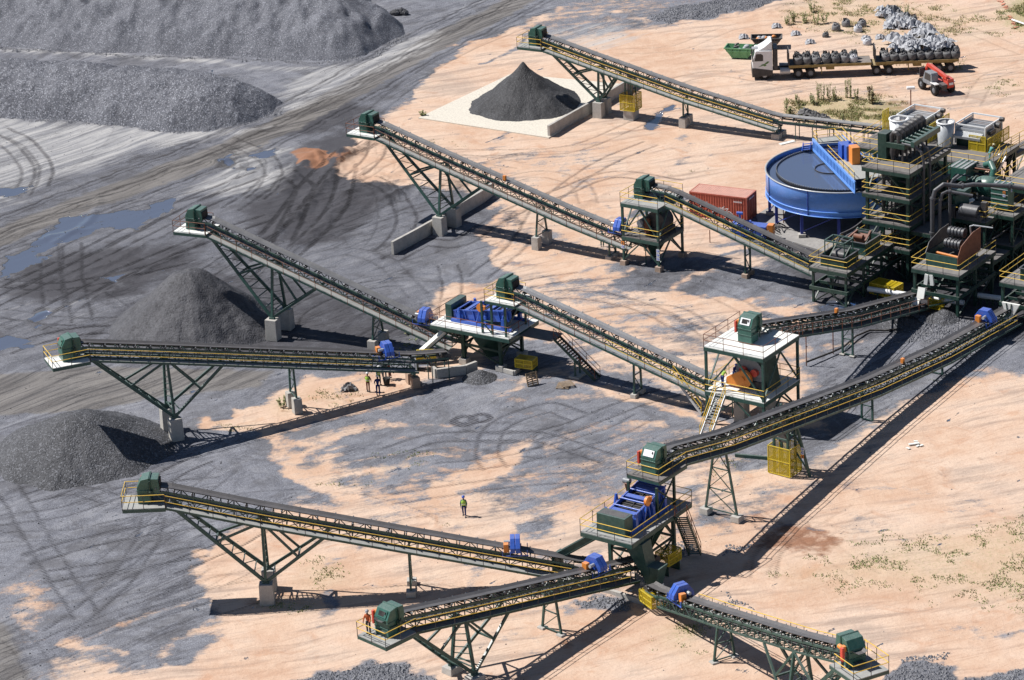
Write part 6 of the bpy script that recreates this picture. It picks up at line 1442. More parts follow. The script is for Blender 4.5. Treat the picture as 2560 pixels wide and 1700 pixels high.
# crumpled empty sacks
def sack_proto(seed,k):
    r=random.Random(seed); m=MB(); n=9; g=[]
    for i in range(n):
        row=[]
        for j in range(n):
            u=(i/(n-1)-.5)*2; v=(j/(n-1)-.5)*2; e=max(0,1-(u*u+v*v)*.55); row.append(V(u*.75+r.uniform(-.1,.1),v*.6+r.uniform(-.1,.1),e*.42*r.uniform(.35,1.5)))
        g.append(row)
    for i in range(n-1):
        for j in range(n-1): m.quad(g[i][j],g[i+1][j],g[i+1][j+1],g[i][j+1])
    return m.build('crumpled_sack',BAG[k])
SACKW=paint('pale_sackcloth',(.40,.41,.44),.75,var=.15,scale=5,dirt=(.3,.3,.32),dirt_amt=.4)
sp_=[sack_proto(s,k) for s,k in ((1,2),(2,2),(3,1),(4,2))]
for s_ in sp_: col.objects.unlink(s_); s_.data.materials[0]=SACKW if s_.data.materials[0]==BAG[2] else BAG[1]
pathpx=[(2195,38),(2225,36),(2250,52),(2215,58),(2262,64),(2240,74),(2290,72),(2275,84),(2310,84),(2320,98),(2340,104),(2285,104),(2250,104),(2262,116),(2300,118),(2350,118),(2330,126),(2275,132),(2370,132)]
j=0
where=['at the far top end','near the far end','left of centre','in the middle','toward the trailer','at the right fringe','closest to the loaded trailer']
for i in range(58):
    a=random.choice(pathpx); px=a[0]+random.uniform(-16,16); py=a[1]+random.uniform(-7,7); w=P(px,py)
    s_=random.choice(sp_); o=s_.copy(); col.objects.link(o); o.name='crumpled_sack'; o.location=(w.x,w.y,random.choice([0,.1,.35])+.02); o.rotation_euler=(random.uniform(-.3,.3),random.uniform(-.3,.3),random.uniform(0,6.28)); f_=random.uniform(.8,1.5); o.scale=(f_,f_,f_*1.3)
    tag(o,'crumpled pale empty sack in the long heap behind the rear trailer','empty sack','crumpled empty sacks heaped behind the trailers')
for i in range(20):
    x=-15.2-random.random()*7; w=rot2(tr_loc,177.6,x,random.uniform(-1.1,-.2)); o=random.choice([sp_[0],sp_[1],sp_[3]]).copy(); col.objects.link(o); o.name='crumpled_sack'; o.location=(*w,2.35+random.random()*.3); o.rotation_euler=(random.uniform(-.4,.4),random.uniform(-.4,.4),random.uniform(0,6)); o.scale=(1.0,1.0,1.4)
    tag(o,'crumpled pale sack thrown over the far row of bags on the rear trailer','empty sack','crumpled pale sacks on top of the rear trailer load')
for (px,py,lb) in ((2165,100,'flattened pale sack right of the lone pale bag'),(2200,97,'flattened pale sack left of the heap foot'),(1859,96,'small white sack alone left of the far skip'),(1989,88,'small white bundle between the skip and the bags'),(2025,109,'small white rag behind the front trailer'),(1941,69,'small tan box shaped bundle on the grass behind the truck')):
    w=P(px,py); o=sp_[0].copy(); col.objects.link(o); o.name='crumpled_sack'; o.location=(w.x,w.y,.02); o.scale=(.75,.75,1.1); tag(o,lb,'empty sack')
# skips
SKG=paint('skip_green',(.16,.42,.20),.55,var=.2,dirt=(.2,.15,.1),dirt_amt=.3); SKB=paint('skip_black',(.06,.06,.06),.6,var=.3,dirt=(.2,.13,.1),dirt_amt=.4)
def skip(label,px,py,mat,rz,load):
    w=P(px,py); t=thing('waste_skip',label,'skip',(w.x,w.y,0),rz,'open waste skips beside the truck')
    m=MB(); th=.05; B=[(-.9,-.75,.12),(.9,-.75,.12),(.9,.75,.12),(-.9,.75,.12)]; T=[(-1.75,-.9,1.25),(1.75,-.9,1.25),(1.75,.9,1.25),(-1.75,.9,1.25)]
    m.add(B+T,[(0,3,2,1),(0,1,5,4),(1,2,6,5),(2,3,7,6),(3,0,4,7)]); Bi=[(x*.95,y*.94,z+.06) for x,y,z in B]; Ti=[(x*.97,y*.95,z) for x,y,z in T]; m.add(Bi+Ti,[(0,1,2,3),(4,5,1,0),(5,6,2,1),(6,7,3,2),(7,4,0,3)]); m.build('skip_body',mat,t)
    m=MB()
    for a,b_ in zip(T,T[1:]+T[:1]): m.bar(a,b_,.1)
    m.bar((-1.5,-.93,.95),(1.5,-.93,.95),.07,.14); 
    for x in (-.9,0,.9): m.bar((x,-.9,.2),(x,-.96,1.2),.07)
    m.build('rim',mat,t)
    for i,(mt,n) in enumerate(load):
        for k in range(n):
            m=MB(); c=V(random.uniform(-1.1,1.1),random.uniform(-.5,.5),1.0+random.random()*.35); 
            if mt is DK: m.bar(c,c+V(random.uniform(-.9,.9),random.uniform(-.4,.4),random.uniform(.0,.5)),.22,.12)
            else: m.ball(c,random.uniform(.2,.35),7,4,(1.2,1,.8))
            m.v=[(v[0]+random.uniform(-.04,.04),v[1]+random.uniform(-.04,.04),v[2]) for v in m.v]; tag(m.build('rubbish',mt,None,loc=(w.x,w.y,0),rz=rz),'loose rubbish heaped in the '+('green' if mat is SKG else 'dark')+' skip','rubbish','rubbish heaped in the '+('green' if mat is SKG else 'dark')+' skip')
skip('light green open skip with dark scrap, in front of the truck cab',1853,143,SKG,radians(-18),[(DK,7),(SACKW,5)])
skip('black open skip half hidden behind the white cab, heaped with white and orange rubbish',1917,118,SKB,radians(-6),[(SACKW,10),(OR,3)])
# telehandler
th=P(2341,226); te=thing('telehandler','red and grey telescopic handler with raised boom close to the rear trailer','telehandler',(th.x,th.y,0),radians(112))
m=MB(); m.prism([(-2.1,.75),(-2.2,1.0),(-2.1,1.75),(-1.0,1.85),(-.9,1.2),(1.9,1.05),(2.1,.75),(1.0,.55),(-1.0,.55)],-.95,-.15); m.build('engine_cover',RED,te,bevel=.06)
m=MB(); m.prism([(-2.0,.6),(-2.1,1.2),(-.9,1.3),(1.9,1.0),(1.9,.6)],-.14,.5); m.build('chassis',DK,te)
m=MB(); m.prism([(-1.0,.9),(-.95,2.0),(-.8,2.3),(.5,2.3),(1.0,1.3),(1.0,.9)],.3,1.15); cb=m.build('cab',GREY,te,bevel=.05)
m=MB(); m.add([(-.93,.45,1.45),(-.93,1.02,1.45),(-.86,1.0,2.15),(-.86,.45,2.15)],[(0,3,2,1)]); m.add([(-.75,1.16,1.4),(.6,1.16,1.4),(.4,1.16,2.15),(-.7,1.16,2.15)],[(0,1,2,3)]); m.m=1; m.build('cab_window',[GLASS,GLASS],cb)
m=MB(); m.bar((-1.9,-.25,1.85),(1.7,-.2,2.35),.34,.42); m.build('boom',RED,te,bevel=.03)
m=MB(); m.bar((1.4,-.2,2.25),(2.2,-.2,2.35),.25,.3); m.bar((2.2,-.2,2.35),(2.6,-.2,1.6),.22); m.build('boom_extension',RED,te)
m=MB(); m.rbox((2.65,-.2,1.4),(.12,1.5,1.0)); m.bar((2.65,-.7,1.0),(3.6,-.7,1.0),.12,.06); m.bar((2.65,.3,1.0),(3.6,.3,1.0),.12,.06); m.build('fork_carriage',DK,te)
for x in (-1.35,1.35):
    for s in (-1,1): wheel(te,x,s*.98,.62,.45,GREY)
m=MB(); m.rbox((-1.35,1.0,1.32),(1.1,.5,.08)); m.rbox((-1.35,-1.0,1.32),(1.1,.5,.08)); m.build('mudguard',WH,te)
m=MB(); m.rbox((-2.2,-.55,1.25),(.03,.5,.25)); m.build('number_board',WH,te)
# lamp post
lp=P(2277,296); t=thing('lamp_post','slim rusty lamp post with a white lamp head between the plant and the telehandler','lamp post',(lp.x,lp.y,0))
zl=hz((lp.x,lp.y),222); m=MB(); m.tube((0,0,0),(0,0,zl),.06,n=8); m.build('pole',RU,t)
m=MB(); m.rbox((0,0,zl+.1),(.85,.5,.28)); m.build('lamp_head',WH,t,bevel=.04)
# container
ca=P(1723,478,2.6); cb_=P(1860,494,2.6); an=atan2(cb_.y-ca.y,cb_.x-ca.x)
ct=thing('shipping_container','red ribbed shipping container partly hidden by the conveyor beside the blue tank','container',(ca.x,ca.y,0),an)
CR=paint('container_red',(.50,.12,.075),.6,var=.2,dirt=(.3,.12,.08),dirt_amt=.4); CT_=paint('container_roof',(.62,.30,.22),.65,var=.2,dirt=(.4,.2,.15),dirt_amt=.4)
m=MB(); Lc=6.06; pts=[]; n=22
for i in range(n):
    x0=.1+(Lc-.2)*i/n; dx=(Lc-.2)/n; pts+=[(x0,.0),(x0+dx*.3,.0),(x0+dx*.5,.06),(x0+dx*.8,.06)]
pts.append((Lc-.1,0))
for yb,sg in ((.0,1),(2.44,-1)):
    for a,b_ in zip(pts[:-1],pts[1:]):
        y0=yb+sg*(.03+a[1]); y1=yb+sg*(.03+b_[1]); m.quad((a[0],y0,.15),(b_[0],y1,.15),(b_[0],y1,2.47),(a[0],y0,2.47))
n=10
for xe,sg in ((.03,1),(Lc-.03,-1)):
    for i in range(n):
        y0=.1+2.24*i/n; y1=.1+2.24*(i+1)/n; o_=.05*(i%2); m.quad((xe+sg*o_,y0,.15),(xe+sg*o_,y1,.15),(xe+sg*o_,y1,2.47),(xe+sg*o_,y0,2.47))
        m.quad((xe,y1,.15),(xe+sg*.05,y1,.15),(xe+sg*.05,y1,2.47),(xe,y1,2.47))
m.build('corrugated_wall',CR,ct)
m=MB()
for x in (.05,Lc-.05):
    for y in (.05,2.39): m.box(x-.06,x+.06,y-.06,y+.06,0,2.59)
for y in (.05,2.39):
    for z_ in (.08,2.52): m.box(.115,Lc-.115,y-.055,y+.055,z_-.06,z_+.06)
for x in (.05,Lc-.05):
    for z_ in (.08,2.52): m.box(x-.055,x+.055,.115,2.325,z_-.06,z_+.06)
m.build('corner_frame',CR,ct)
m=MB()
for i in range(24):
    x=.12+(Lc-.24)*i/24; w=(Lc-.24)/24; m.quad((x,.1,2.55),(x+w*.5,.1,2.585),(x+w*.5,2.34,2.585),(x,2.34,2.55)); m.quad((x+w*.5,.1,2.585),(x+w,.1,2.55),(x+w,2.34,2.55),(x+w*.5,2.34,2.585))
m.build('roof',CT_,ct)
m=MB()
for k in range(9): m.rbox((Lc-1.35+k*.1,-.012,2.05),(.06,.012,.15))
for k in range(8): m.rbox((Lc+.012,.6+k*.16,2.25),(.012,.1,.12))
m.build('white_markings',WH,ct)
m=MB(); gx=3.2
for p0,p1 in (((0,0),(.5,.35)),((.5,.35),(.25,.05)),((.25,.05),(.9,.15)),((.9,.15),(.6,-.25)),((.6,-.25),(1.0,-.1)),((-.6,.3),(-.3,-.1)),((-.3,-.1),(.1,.2)),((1.0,-.1),(1.35,-.35))): m.bar((gx+p0[0],-.014,1.1+p0[1]),(gx+p1[0],-.014,1.1+p1[1]),.05,.05)
m.build('painted_scrawl',WH,ct)
# blue pump skid behind the conveyor
bs=P(1828,590); t=thing('pump_skid','long blue machine skid with an orange end box beside the red container','pump skid',(bs.x,bs.y,0),radians(-20))
m=MB(); m.prism([(.2,.2),(.2,1.5),(3.6,1.35),(3.6,.2)],-.6,.6); m.build('skid_body',BL,t,bevel=.04)
m=MB(); m.rbox((4.0,-.2,.95),(.6,.7,1.25)); m.build('control_box',OR,t,bevel=.03)
m=MB(); m.tube((.9,0,1.4),(.9,0,2.5),.12); m.tube((.6,0,2.4),(1.2,0,2.4),.16); m.tube((.4,.1,1.5),(2.0,.1,1.6),.14); m.build('valve_stand',BL,t)
# small wooden pallets, rubbish, bucket
WOOD=paint('pallet_wood',(.30,.21,.13),.85,var=.35,dirt=(.1,.08,.06),dirt_amt=.5)
def pallet(label,px,py,rz,tilt):
    w=P(px,py); t=thing('wooden_pallet',label,'pallet',(w.x,w.y,0),rz,'wooden pallets near the stair foot'); 
    m=MB()
    for i in range(7): m.rbox((0,-.55+i*.18,.11),(1.1,.11,.02))
    for x in (-.5,0,.5): m.rbox((x,0,.05),(.09,1.15,.09))
    o=m.build('slats',WOOD,t)
    if tilt: o.rotation_euler=(radians(75),0,.2); o.location=(0,0,.55)
    return t
pallet('wooden pallet standing on its edge in front of the stair shadow',1330,962,.3,True)
t=pallet('pile of flat broken pallets to the right of the upright one',1408,967,-.2,False); o=dup(list(t.children)[0],loc=(.3,.2,.12),rz=.5); o.parent=t
w=P(872,975); o=sp_[3].copy(); col.objects.link(o); o.name='plastic_rubbish_bag'; o.location=(w.x,w.y,.02); o.scale=(.9,.7,1.3); o.data=o.data.copy(); o.data.materials[0]=BAG[1]; tag(o,'torn grey plastic bag on the red soil left of the two workers','rubbish bag')
w=P(967,961); t=thing('bucket','black bucket under the conveyor behind the two workers','bucket',(w.x,w.y,0)); m=MB(); m.lathe([(.02,.01),(.24,.0),(.34,.62),(.30,.62),(.22,.05),(.02,.05)],n=18); m.build('bucket_body',BLK,t)
m=MB(); m.tube((-.3,0,.6),(.3,0,.6),.02,n=5); m.build('handle',DK,t)
# survey stake
w=P(541,262); t=thing('survey_stake','thin white survey stake stuck in the nearer gravel ridge','stake',(w.x,w.y,2.2)); m=MB(); m.tube((0,0,-.8),(-.15,0,1.9),.035,n=6); m.build('stake_pole',WH,t); m=MB(); m.rbox((-.15,0,1.75),(.25,.04,.25)); m.build('flag',WH,t)
# plank and pieces
for px,py,l,rz,lb in ((1968,358,1.8,.5,'pale loose board beside the last footing near the blue tank'),(2285,1111,0.9,.2,'small pale litter flakes on the red soil right of the long shadow'),(1030,1070,0.0,0,'')):
    if l:
        w=P(px,py); m=MB(); m.rbox((0,0,.06),(l,.5 if l>1 else .25,.08),rz=rz); 
        if l<1:
            for k in range(5): m.rbox((random.uniform(-.8,.8),random.uniform(-.8,.8),.04),(.35,.2,.04),rz=random.random()*3)
        tag(m.build('loose_board' if l>1 else 'litter',DECKW,None,loc=(w.x,w.y,0)),lb,'board' if l>1 else 'litter')
g0=P(1838,1142); t=thing('fallen_beam','green steel beam lying on the ground left of the caged take up tower','steel beam',(g0.x,g0.y,0)); g1=P(1940,1152); m=MB(); m.bar((0,0,.15),(g1.x-g0.x+2,g1.y-g0.y-.6,.15),.2,.25); m.build('beam',G_,t)
# caged take-up tower in front of the white roofed tower
cg=P(1963,1180); t=thing('take_up_tower','green tower with hanging belt loop inside a yellow mesh cage, signs on its raking leg','take up tower',(cg.x,cg.y,0),radians(-38))
m=MB()
for sx in (-.65,.65):
    for sy in (-.55,.55): m.bar((sx,sy,0),(sx,sy,5.6),.18,.18,up=(0,1,0))
for zz in (3.1,4.3,5.4): 
    for sy in (-.55,.55): m.bar((-.65,sy,zz),(.65,sy,zz),.12)
    for sx in (-.65,.65): m.bar((sx,-.55,zz),(sx,.55,zz),.1)
m.bar((.65,-.55,3.1),(.65,.55,4.3),.08); m.build('tower_frame',G_,t)
m=MB(); m.bar((2.2,.2,0),(.7,.2,5.4),.16,.2); m.bar((2.1,.2,.4),(.7,.2,2.2),.1); m.bar((1.5,.2,2.4),(.7,.2,3.6),.1); m.build('raking_leg',G_,t)
m=MB(); m.bar((-.1,0,2.6),(-.1,0,5.5),.85,.14,up=(0,1,0)); m.build('belt_loop',BELT,t)
m=MB(); guard_panel(m,-1.05,1.0,-.85,.85,.1,2.45); m.build('mesh_cage',[YG,MESH],t)
sign(t,1.62,.05,2.35,.0,'wwo',.28)
# ------------------------------------------------------------------ people
def skinned(name,verts,edges,radii,mat,parent,sub=1,root=0):
    me=bpy.data.meshes.new(name); me.from_pydata(verts,edges,[]); me.materials.append(mat)
    o=bpy.data.objects.new(name,me); col.objects.link(o); o.parent=parent
    s=o.modifiers.new('skin','SKIN'); s.use_smooth_shade=True
    for i,r in enumerate(radii):
        sv=me.skin_vertices[0].data[i]; sv.radius=(r,r) if not isinstance(r,tuple) else r; sv.use_root=(i==root)
    u=o.modifiers.new('sub','SUBSURF'); u.levels=sub; u.render_levels=sub
    return o
SKIN=paint('dark_skin',(.09,.045,.028),.55,var=.1,dirt_amt=0)
def fabric(n,c): return paint(n,c,.85,var=.25,scale=6,dirt=tuple(x*.5 for x in c),dirt_amt=.3,spec=.2)
NAVY=fabric('navy_overall',(.02,.035,.16)); VEST=fabric('lime_vest',(.40,.62,.10)); ORV=fabric('orange_jacket',(.50,.13,.05)); GRO=fabric('green_overall',(.06,.16,.12)); RBR=fabric('brown_trousers',(.16,.05,.04)); DGR=fabric('grey_trousers',(.05,.06,.07)); TEAL=fabric('teal_overall',(.10,.30,.28)); GREYO=fabric('grey_overall',(.12,.13,.15))
HW=paint('white_helmet',(.8,.8,.8),.3,var=.05,dirt_amt=.1); HB=paint('blue_helmet',(.03,.09,.45),.3,var=.1,dirt_amt=.1); HG=paint('grey_helmet',(.3,.32,.36),.3,var=.1,dirt_amt=.1); HY=paint('cream_helmet',(.75,.68,.4),.3,var=.1,dirt_amt=.1)
def person(label,loc,rz,top,legs,helmet,vest=None,stride=.12,bend=0.0,arms=(0,0),h=1.74):
    t=thing('person',label,'person',loc,rz,None); s=h/1.74
    def B(y,x,z):   # bend the upper body forward about the hips (x forward)
        if z>.92: dz=z-.92; return V(x+dz*sin(bend),y,.92+dz*cos(bend)+0)*s
        return V(x,y,z)*s
    hipz=.92; sh=1.42
    f=stride; la=arms[0]; ra2=arms[1]
    def arm(sy,a):   # a: elbow bend / forward swing
        S=(sy*.21,0,1.40); E_=(sy*.25,.05+a*.18,1.13); H_=(sy*.22,.10+a*.42,.90+a*.22); return S,E_,H_
    # trousers
    v=[B(0,0,.95),B(.10,0,.88),B(.11,f*.5,.50),B(.11,f*.55-.02,.12),B(-.10,0,.88),B(-.11,-f*.4,.50),B(-.11,-f*1.0,.12)]
    skinned('trousers',v,[(0,1),(1,2),(2,3),(0,4),(4,5),(5,6)],[.12*s,.095*s,.072*s,.065*s,.095*s,.072*s,.065*s],legs,t)
    # jacket with sleeves
    (a0,a1,a2),(b0,b1,b2)=arm(1,la),arm(-1,ra2)
    v=[B(0,0,.93),B(0,0,1.15),B(0,0,1.38),B(a0[0]*.8,a0[1],a0[2]),B(*a1),B(*a2),B(b0[0]*.8,b0[1],b0[2]),B(*b1),B(*b2),B(0,0,1.47)]
    skinned('jacket',v,[(0,1),(1,2),(2,3),(3,4),(4,5),(2,6),(6,7),(7,8),(2,9)],[(.145*s,.11*s),(.15*s,.115*s),(.15*s,.11*s),.075*s,.055*s,.042*s,.075*s,.055*s,.042*s,.06*s],top,t)
    # body: head, neck, hands with fingers, one continuous skinned mesh
    v=[B(0,0,1.20),B(0,0,1.48),B(0,.01,1.56),B(0,.02,1.66),B(0,.015,1.70),B(0,.105,1.60)]; e=[(0,1),(1,2),(2,3),(3,4),(3,5)]; r=[.05,.052,.07,.088,.07,.018]
    for (S,E_,H_),sy in (((a0,a1,a2),1),((b0,b1,b2),-1)):
        i=len(v); v+=[B(S[0]*.7,S[1],1.38),B(*E_),B(*H_),B(H_[0],H_[1]+.02,H_[2]-.07)]; e+=[(0,i),(i,i+1),(i+1,i+2),(i+2,i+3)]; r+=[.04,.035,.028,.032]
        for k in range(4):
            j=len(v); oy=(k-1.5)*.021; L=(.075,.085,.08,.065)[k]; v+=[B(H_[0],H_[1]+.02+oy,H_[2]-.11),B(H_[0]-sy*.012,H_[1]+.03+oy,H_[2]-.11-L)]; e+=[(i+3,j),(j,j+1)]; r+=[.010,.008]
        j=len(v); v+=[B(H_[0]-sy*.02,H_[1]+.06,H_[2]-.07),B(H_[0]-sy*.03,H_[1]+.075,H_[2]-.12)]; e+=[(i+3,j),(j,j+1)]; r+=[.012,.009]
    skinned('body',v,e,[q*s for q in r],SKIN,t)
    hc=B(0,.02,1.70)
    m=MB(); 
    for j in range(1): m.lathe([(.128,-.01),(.135,.0),(.125,.06),(.09,.115),(.03,.14),(.001,.142)],(0,0,0),18); m.rbox((.12,0,.0),(.12,.16,.015))
    o=m.build('helmet',helmet,t,loc=hc); o.rotation_euler=(0,bend,0); o.scale=(s,s,s)
    for sy,fx in ((1,f*.55),(-1,-f*1.0)):
        m=MB(); m.rbox((fx+.06,sy*.11,.05),(.28,.105,.10),taper=.85); m.build('boot',DK,t,bevel=.03)
    if vest:
        m=MB(); m.lathe([(.16,.98),(.185,1.15),(.18,1.34),(.12,1.44)],(0,0,0),16); m.v=[tuple(B(q[1]*1.12,q[0]*.9,q[2])) for q in m.v]
        ve=m.build('vest',vest,t)
        m=MB(); m.lathe([(.190,1.10),(.192,1.15)],(0,0,0),16); m.v=[tuple(B(q[1]*1.13,q[0]*.92,q[2])) for q in m.v]; m.build('reflective_band',WH,ve)
    return t
def g3(px,py,z=0): w=P(px,py,z); return (w.x,w.y,z)
person('lone walker in lime vest and blue helmet crossing the open soil',g3(1161,1291),radians(-95),GRO,NAVY,HB,VEST,.28,.03,(0.1,0))
person('worker in lime vest and brown trousers standing left of a navy overalled colleague',g3(921,979),radians(70),RBR,RBR,HW,VEST,.05,0,(.3,.3))
person('worker in dark navy overalls standing with back turned beside the conveyor shadow',g3(946,988),radians(95),NAVY,NAVY,HW,None,.08,0,(.4,.4),1.8)
person('worker behind the conveyor with lime vest, legs visible under the walkway',g3(948,962),radians(-60),GRO,GRO,HW,VEST,.1,.1,(.4,.2))
person('worker in grey overalls beside the black bucket under the walkway',g3(962,948),radians(-80),GREYO,GREYO,HW,None,.12,.1,(.5,.5))
person('worker in brown overalls right of the bucket under the walkway',g3(975,946),radians(180),RBR,RBR,HW,None,.1,.05,(.4,.3))
w=C10; 
def on(root,x,y,z): a=root.rotation_euler.z; return (root.location.x+x*cos(a)-y*sin(a), root.location.y+x*sin(a)+y*cos(a), z)
person('man in orange jacket on the end platform of the nearest conveyor',on(C10,7.75,-.95,6.255),radians(250),ORV,DGR,HG,None,.06,.05,(.6,.5),1.78)
person('bending worker in pale teal overalls at the rail of the high back platform',g3(2474,404,7.62),radians(30),TEAL,TEAL,HY,None,.2,.6,(.8,.8))
person('crouched worker with white helmet at the left edge of the white floor',(*rot2(T2n,-36,-4.9,1.5),3.06),radians(60),VEST,NAVY,HW,None,.2,.8,(.8,.7),1.6)
person('worker with blue helmet just behind the orange pulley guard',(*rot2(T2n,-36,-4.6,2.9),3.06),radians(-60),NAVY,NAVY,HB,None,.1,.4,(.6,.6),1.6)
person('worker in green overalls seen through the foot of the conveyor by the square tower',g3(1506,618),radians(-90),GRO,GRO,HG,None,.1,.3,(.6,.4))
person('worker with white helmet among pipes at the top end of the two tub platform',(*rot2(A_n,RZ,-1.0,8.6),3.5),radians(-120),GRO,GRO,HW,None,.1,.2,(.5,.4))
# ------------------------------------------------------------------ plants and loose rock
LF=paint('weed_leaf',(.38,.40,.17),.8,var=.4,scale=3,dirt=(.30,.26,.12),dirt_amt=.6,spec=.2); LD=paint('dry_grass',(.48,.40,.23),.85,var=.35,scale=3,dirt=(.2,.17,.08),dirt_amt=.5,spec=.1); LG=paint('fresh_grass',(.24,.29,.10),.8,var=.4,scale=2,dirt=(.25,.24,.1),dirt_amt=.5,spec=.2)
def weed(seed,h,n=170,w=.35,bushy=False):
    r=random.Random(seed); m=MB(); m.m=0
    stems=[(r.uniform(-w,w),r.uniform(-w,w),h*r.uniform(.6,1)) for _ in range(7)]
    for x,y,hh in stems: m.bar((x*.4,y*.4,0),(x,y,hh),.02)
    m.m=1
    for i in range(n):
        x,y,hh=r.choice(stems); t_=r.random()**.7; px,py=x*(.4+.6*t_),y*(.4+.6*t_); pz=hh*t_; a=r.uniform(0,6.28); l=r.uniform(.10,.26)*(1.2-t_*.6)*(1.5 if bushy else 1)
        c=V(px,py,pz); d=V(cos(a),sin(a),r.uniform(.2,1)).normalized()*l; s=V(-sin(a),cos(a),0)*l*.22
        m.add([c-s,c+d*.6-s*1.3,c+d,c+d*.6+s*1.3,c+s],[(0,1,2,3,4)])
    return m
def plant(kind,label,px,py,h,seed,w=.35,bushy=False,n=170):
    wv=P(px,py); t=thing('tall_weed' if not bushy else 'bush',label,'plant',(wv.x,wv.y,0),0,'tall weeds growing on the bare ground'); mm=weed(seed,h,n,w,bushy)
    a=MB(); b_=MB()
    for f_,mi in zip(mm.f,mm.mi): (a if mi==0 else b_).add([mm.v[i] for i in f_],[tuple(range(len(f_)))])
    a.build('stem',LD,t); b_.build('foliage',LF if not bushy else LD,t); return t
wl=[(1995,262,1.5,'short weed farthest left of the row behind the tank'),(2030,258,1.3,'slim dark weed left of the tall group'),(2045,248,2.1,'tall yellowish weed in the left of the row'),(2056,252,2.3,'tall weed beside another tall one, left of centre'),(2072,246,1.9,'mid height weed in the centre of the row'),(2085,250,1.7,'thin weed right of the centre of the row'),(2118,243,2.2,'tall seeded weed in the right half of the row'),(2128,246,2.4,'tallest seeded weed in the right half of the row'),(2140,250,1.6,'short weed right of the tallest one'),(2034,262,1.0,'low weed in front of the row'),(1975,285,1.0,'small weed beside the long conveyor foot'),(1965,275,1.4,'weed near the belt left of the dumped tarpaulin'),(2110,305,1.3,'weed in front, right of the dumped tarpaulin')]
for i,(px,py,h,lb) in enumerate(wl): plant('w',lb,px,py,h,200+i,.3)
plant('b','rounded dry bush at the right end of the weed row',2180,258,2.2,300,.55,True,420)
for i,(px,py,h,lb) in enumerate(((1985,55,1.6,'green weed left in the patch behind the truck'),(2010,58,1.3,'green weed in the middle of the patch behind the truck'),(2040,60,1.8,'taller green weed in the patch behind the truck'),(2062,58,1.5,'green weed right in the patch behind the truck'),(1970,62,1.2,'low green weed at the left end of the patch'),(2262,42,1.9,'lone green weed behind the heap of sacks'),(2030,30,1.4,'far weed at the top of the patch'),(707,1015,1.1,'green weed beside the twin footings of the left conveyor'),(1020,835,.9,'dry weed under the steep conveyor near its blue separator'),(1058,290,.7,'little weed at the left corner of the pale slab'))): plant('w',lb,px,py,h,320+i,.5,False,220)
t=world_thing('tarpaulin','dark crumpled tarpaulin dumped among dry grass beside the long conveyor','tarpaulin',2040,290,.0)
for k in range(4):
    o=sp_[k].copy(); col.objects.link(o); o.parent=t; o.name='tarpaulin_fold'; o.location=(k*.9-1.2,-k*.35,.02); o.scale=(1.2,.9,1.4); o.data=o.data.copy(); o.data.materials[0]=BAG[0]
def sample_mask(mask,n,thr,x0=-66,x1=68,y0=-74,y1=128,pw=1.0):
    ii=np.nonzero((mask.ravel()>thr)&(X.ravel()>x0)&(X.ravel()<x1)&(Y.ravel()>y0)&(Y.ravel()<y1))[0]
    p=mask.ravel()[ii]**pw; p/=p.sum(); k=rng.choice(ii,n,p=p); return X.ravel()[k]+rng.uniform(-.15,.15,n),Y.ravel()[k]+rng.uniform(-.15,.15,n),Zg.ravel()[k]
def scatter_blades(name,mask,n,h,mat,thr=.2,spread=.16,nb=5,clump=True):
    x,y,z=sample_mask(mask,n,thr,pw=2.0)
    if clump: 
        q=vnoise(x[None,:],y[None,:],1.4,77,3)[0]; k=q>np.quantile(q,.62); x,y,z=x[k],y[k],z[k]
    n=len(x); N=n*nb; cx=np.repeat(x,nb)+rng.normal(0,spread,N); cyy=np.repeat(y,nb)+rng.normal(0,spread,N); cz=np.repeat(z,nb); a=rng.uniform(0,2*pi,N); hh=h*rng.uniform(.4,1.1,N); w=.035+.03*rng.random(N); lx=rng.normal(0,.5,N)*hh; ly=rng.normal(0,.5,N)*hh
    p0=np.stack([cx-w*np.cos(a),cyy-w*np.sin(a),cz-.02],1); p1=np.stack([cx+w*np.cos(a),cyy+w*np.sin(a),cz-.02],1); p2=np.stack([cx+lx,cyy+ly,cz+hh],1)
    v=np.stack([p0,p1,p2],1).reshape(-1,3); f=np.arange(N*3).reshape(-1,3); o=bpy.data.objects.new(name,grid_mesh(name,v.astype(np.float32),f)); col.objects.link(o); o.data.materials.append(mat); o['kind']='stuff'; return o
tag(scatter_blades('grass',grass,15000,.13,LG,.22),'sparse green grass tufts on the red soil','grass')
tag(scatter_blades('dry_grass',np.where((X>20)&(Y>55),grass,0),2600,.34,LD,.3,.2,5,True),'dry straw coloured grass behind the tank and the trucks','grass')
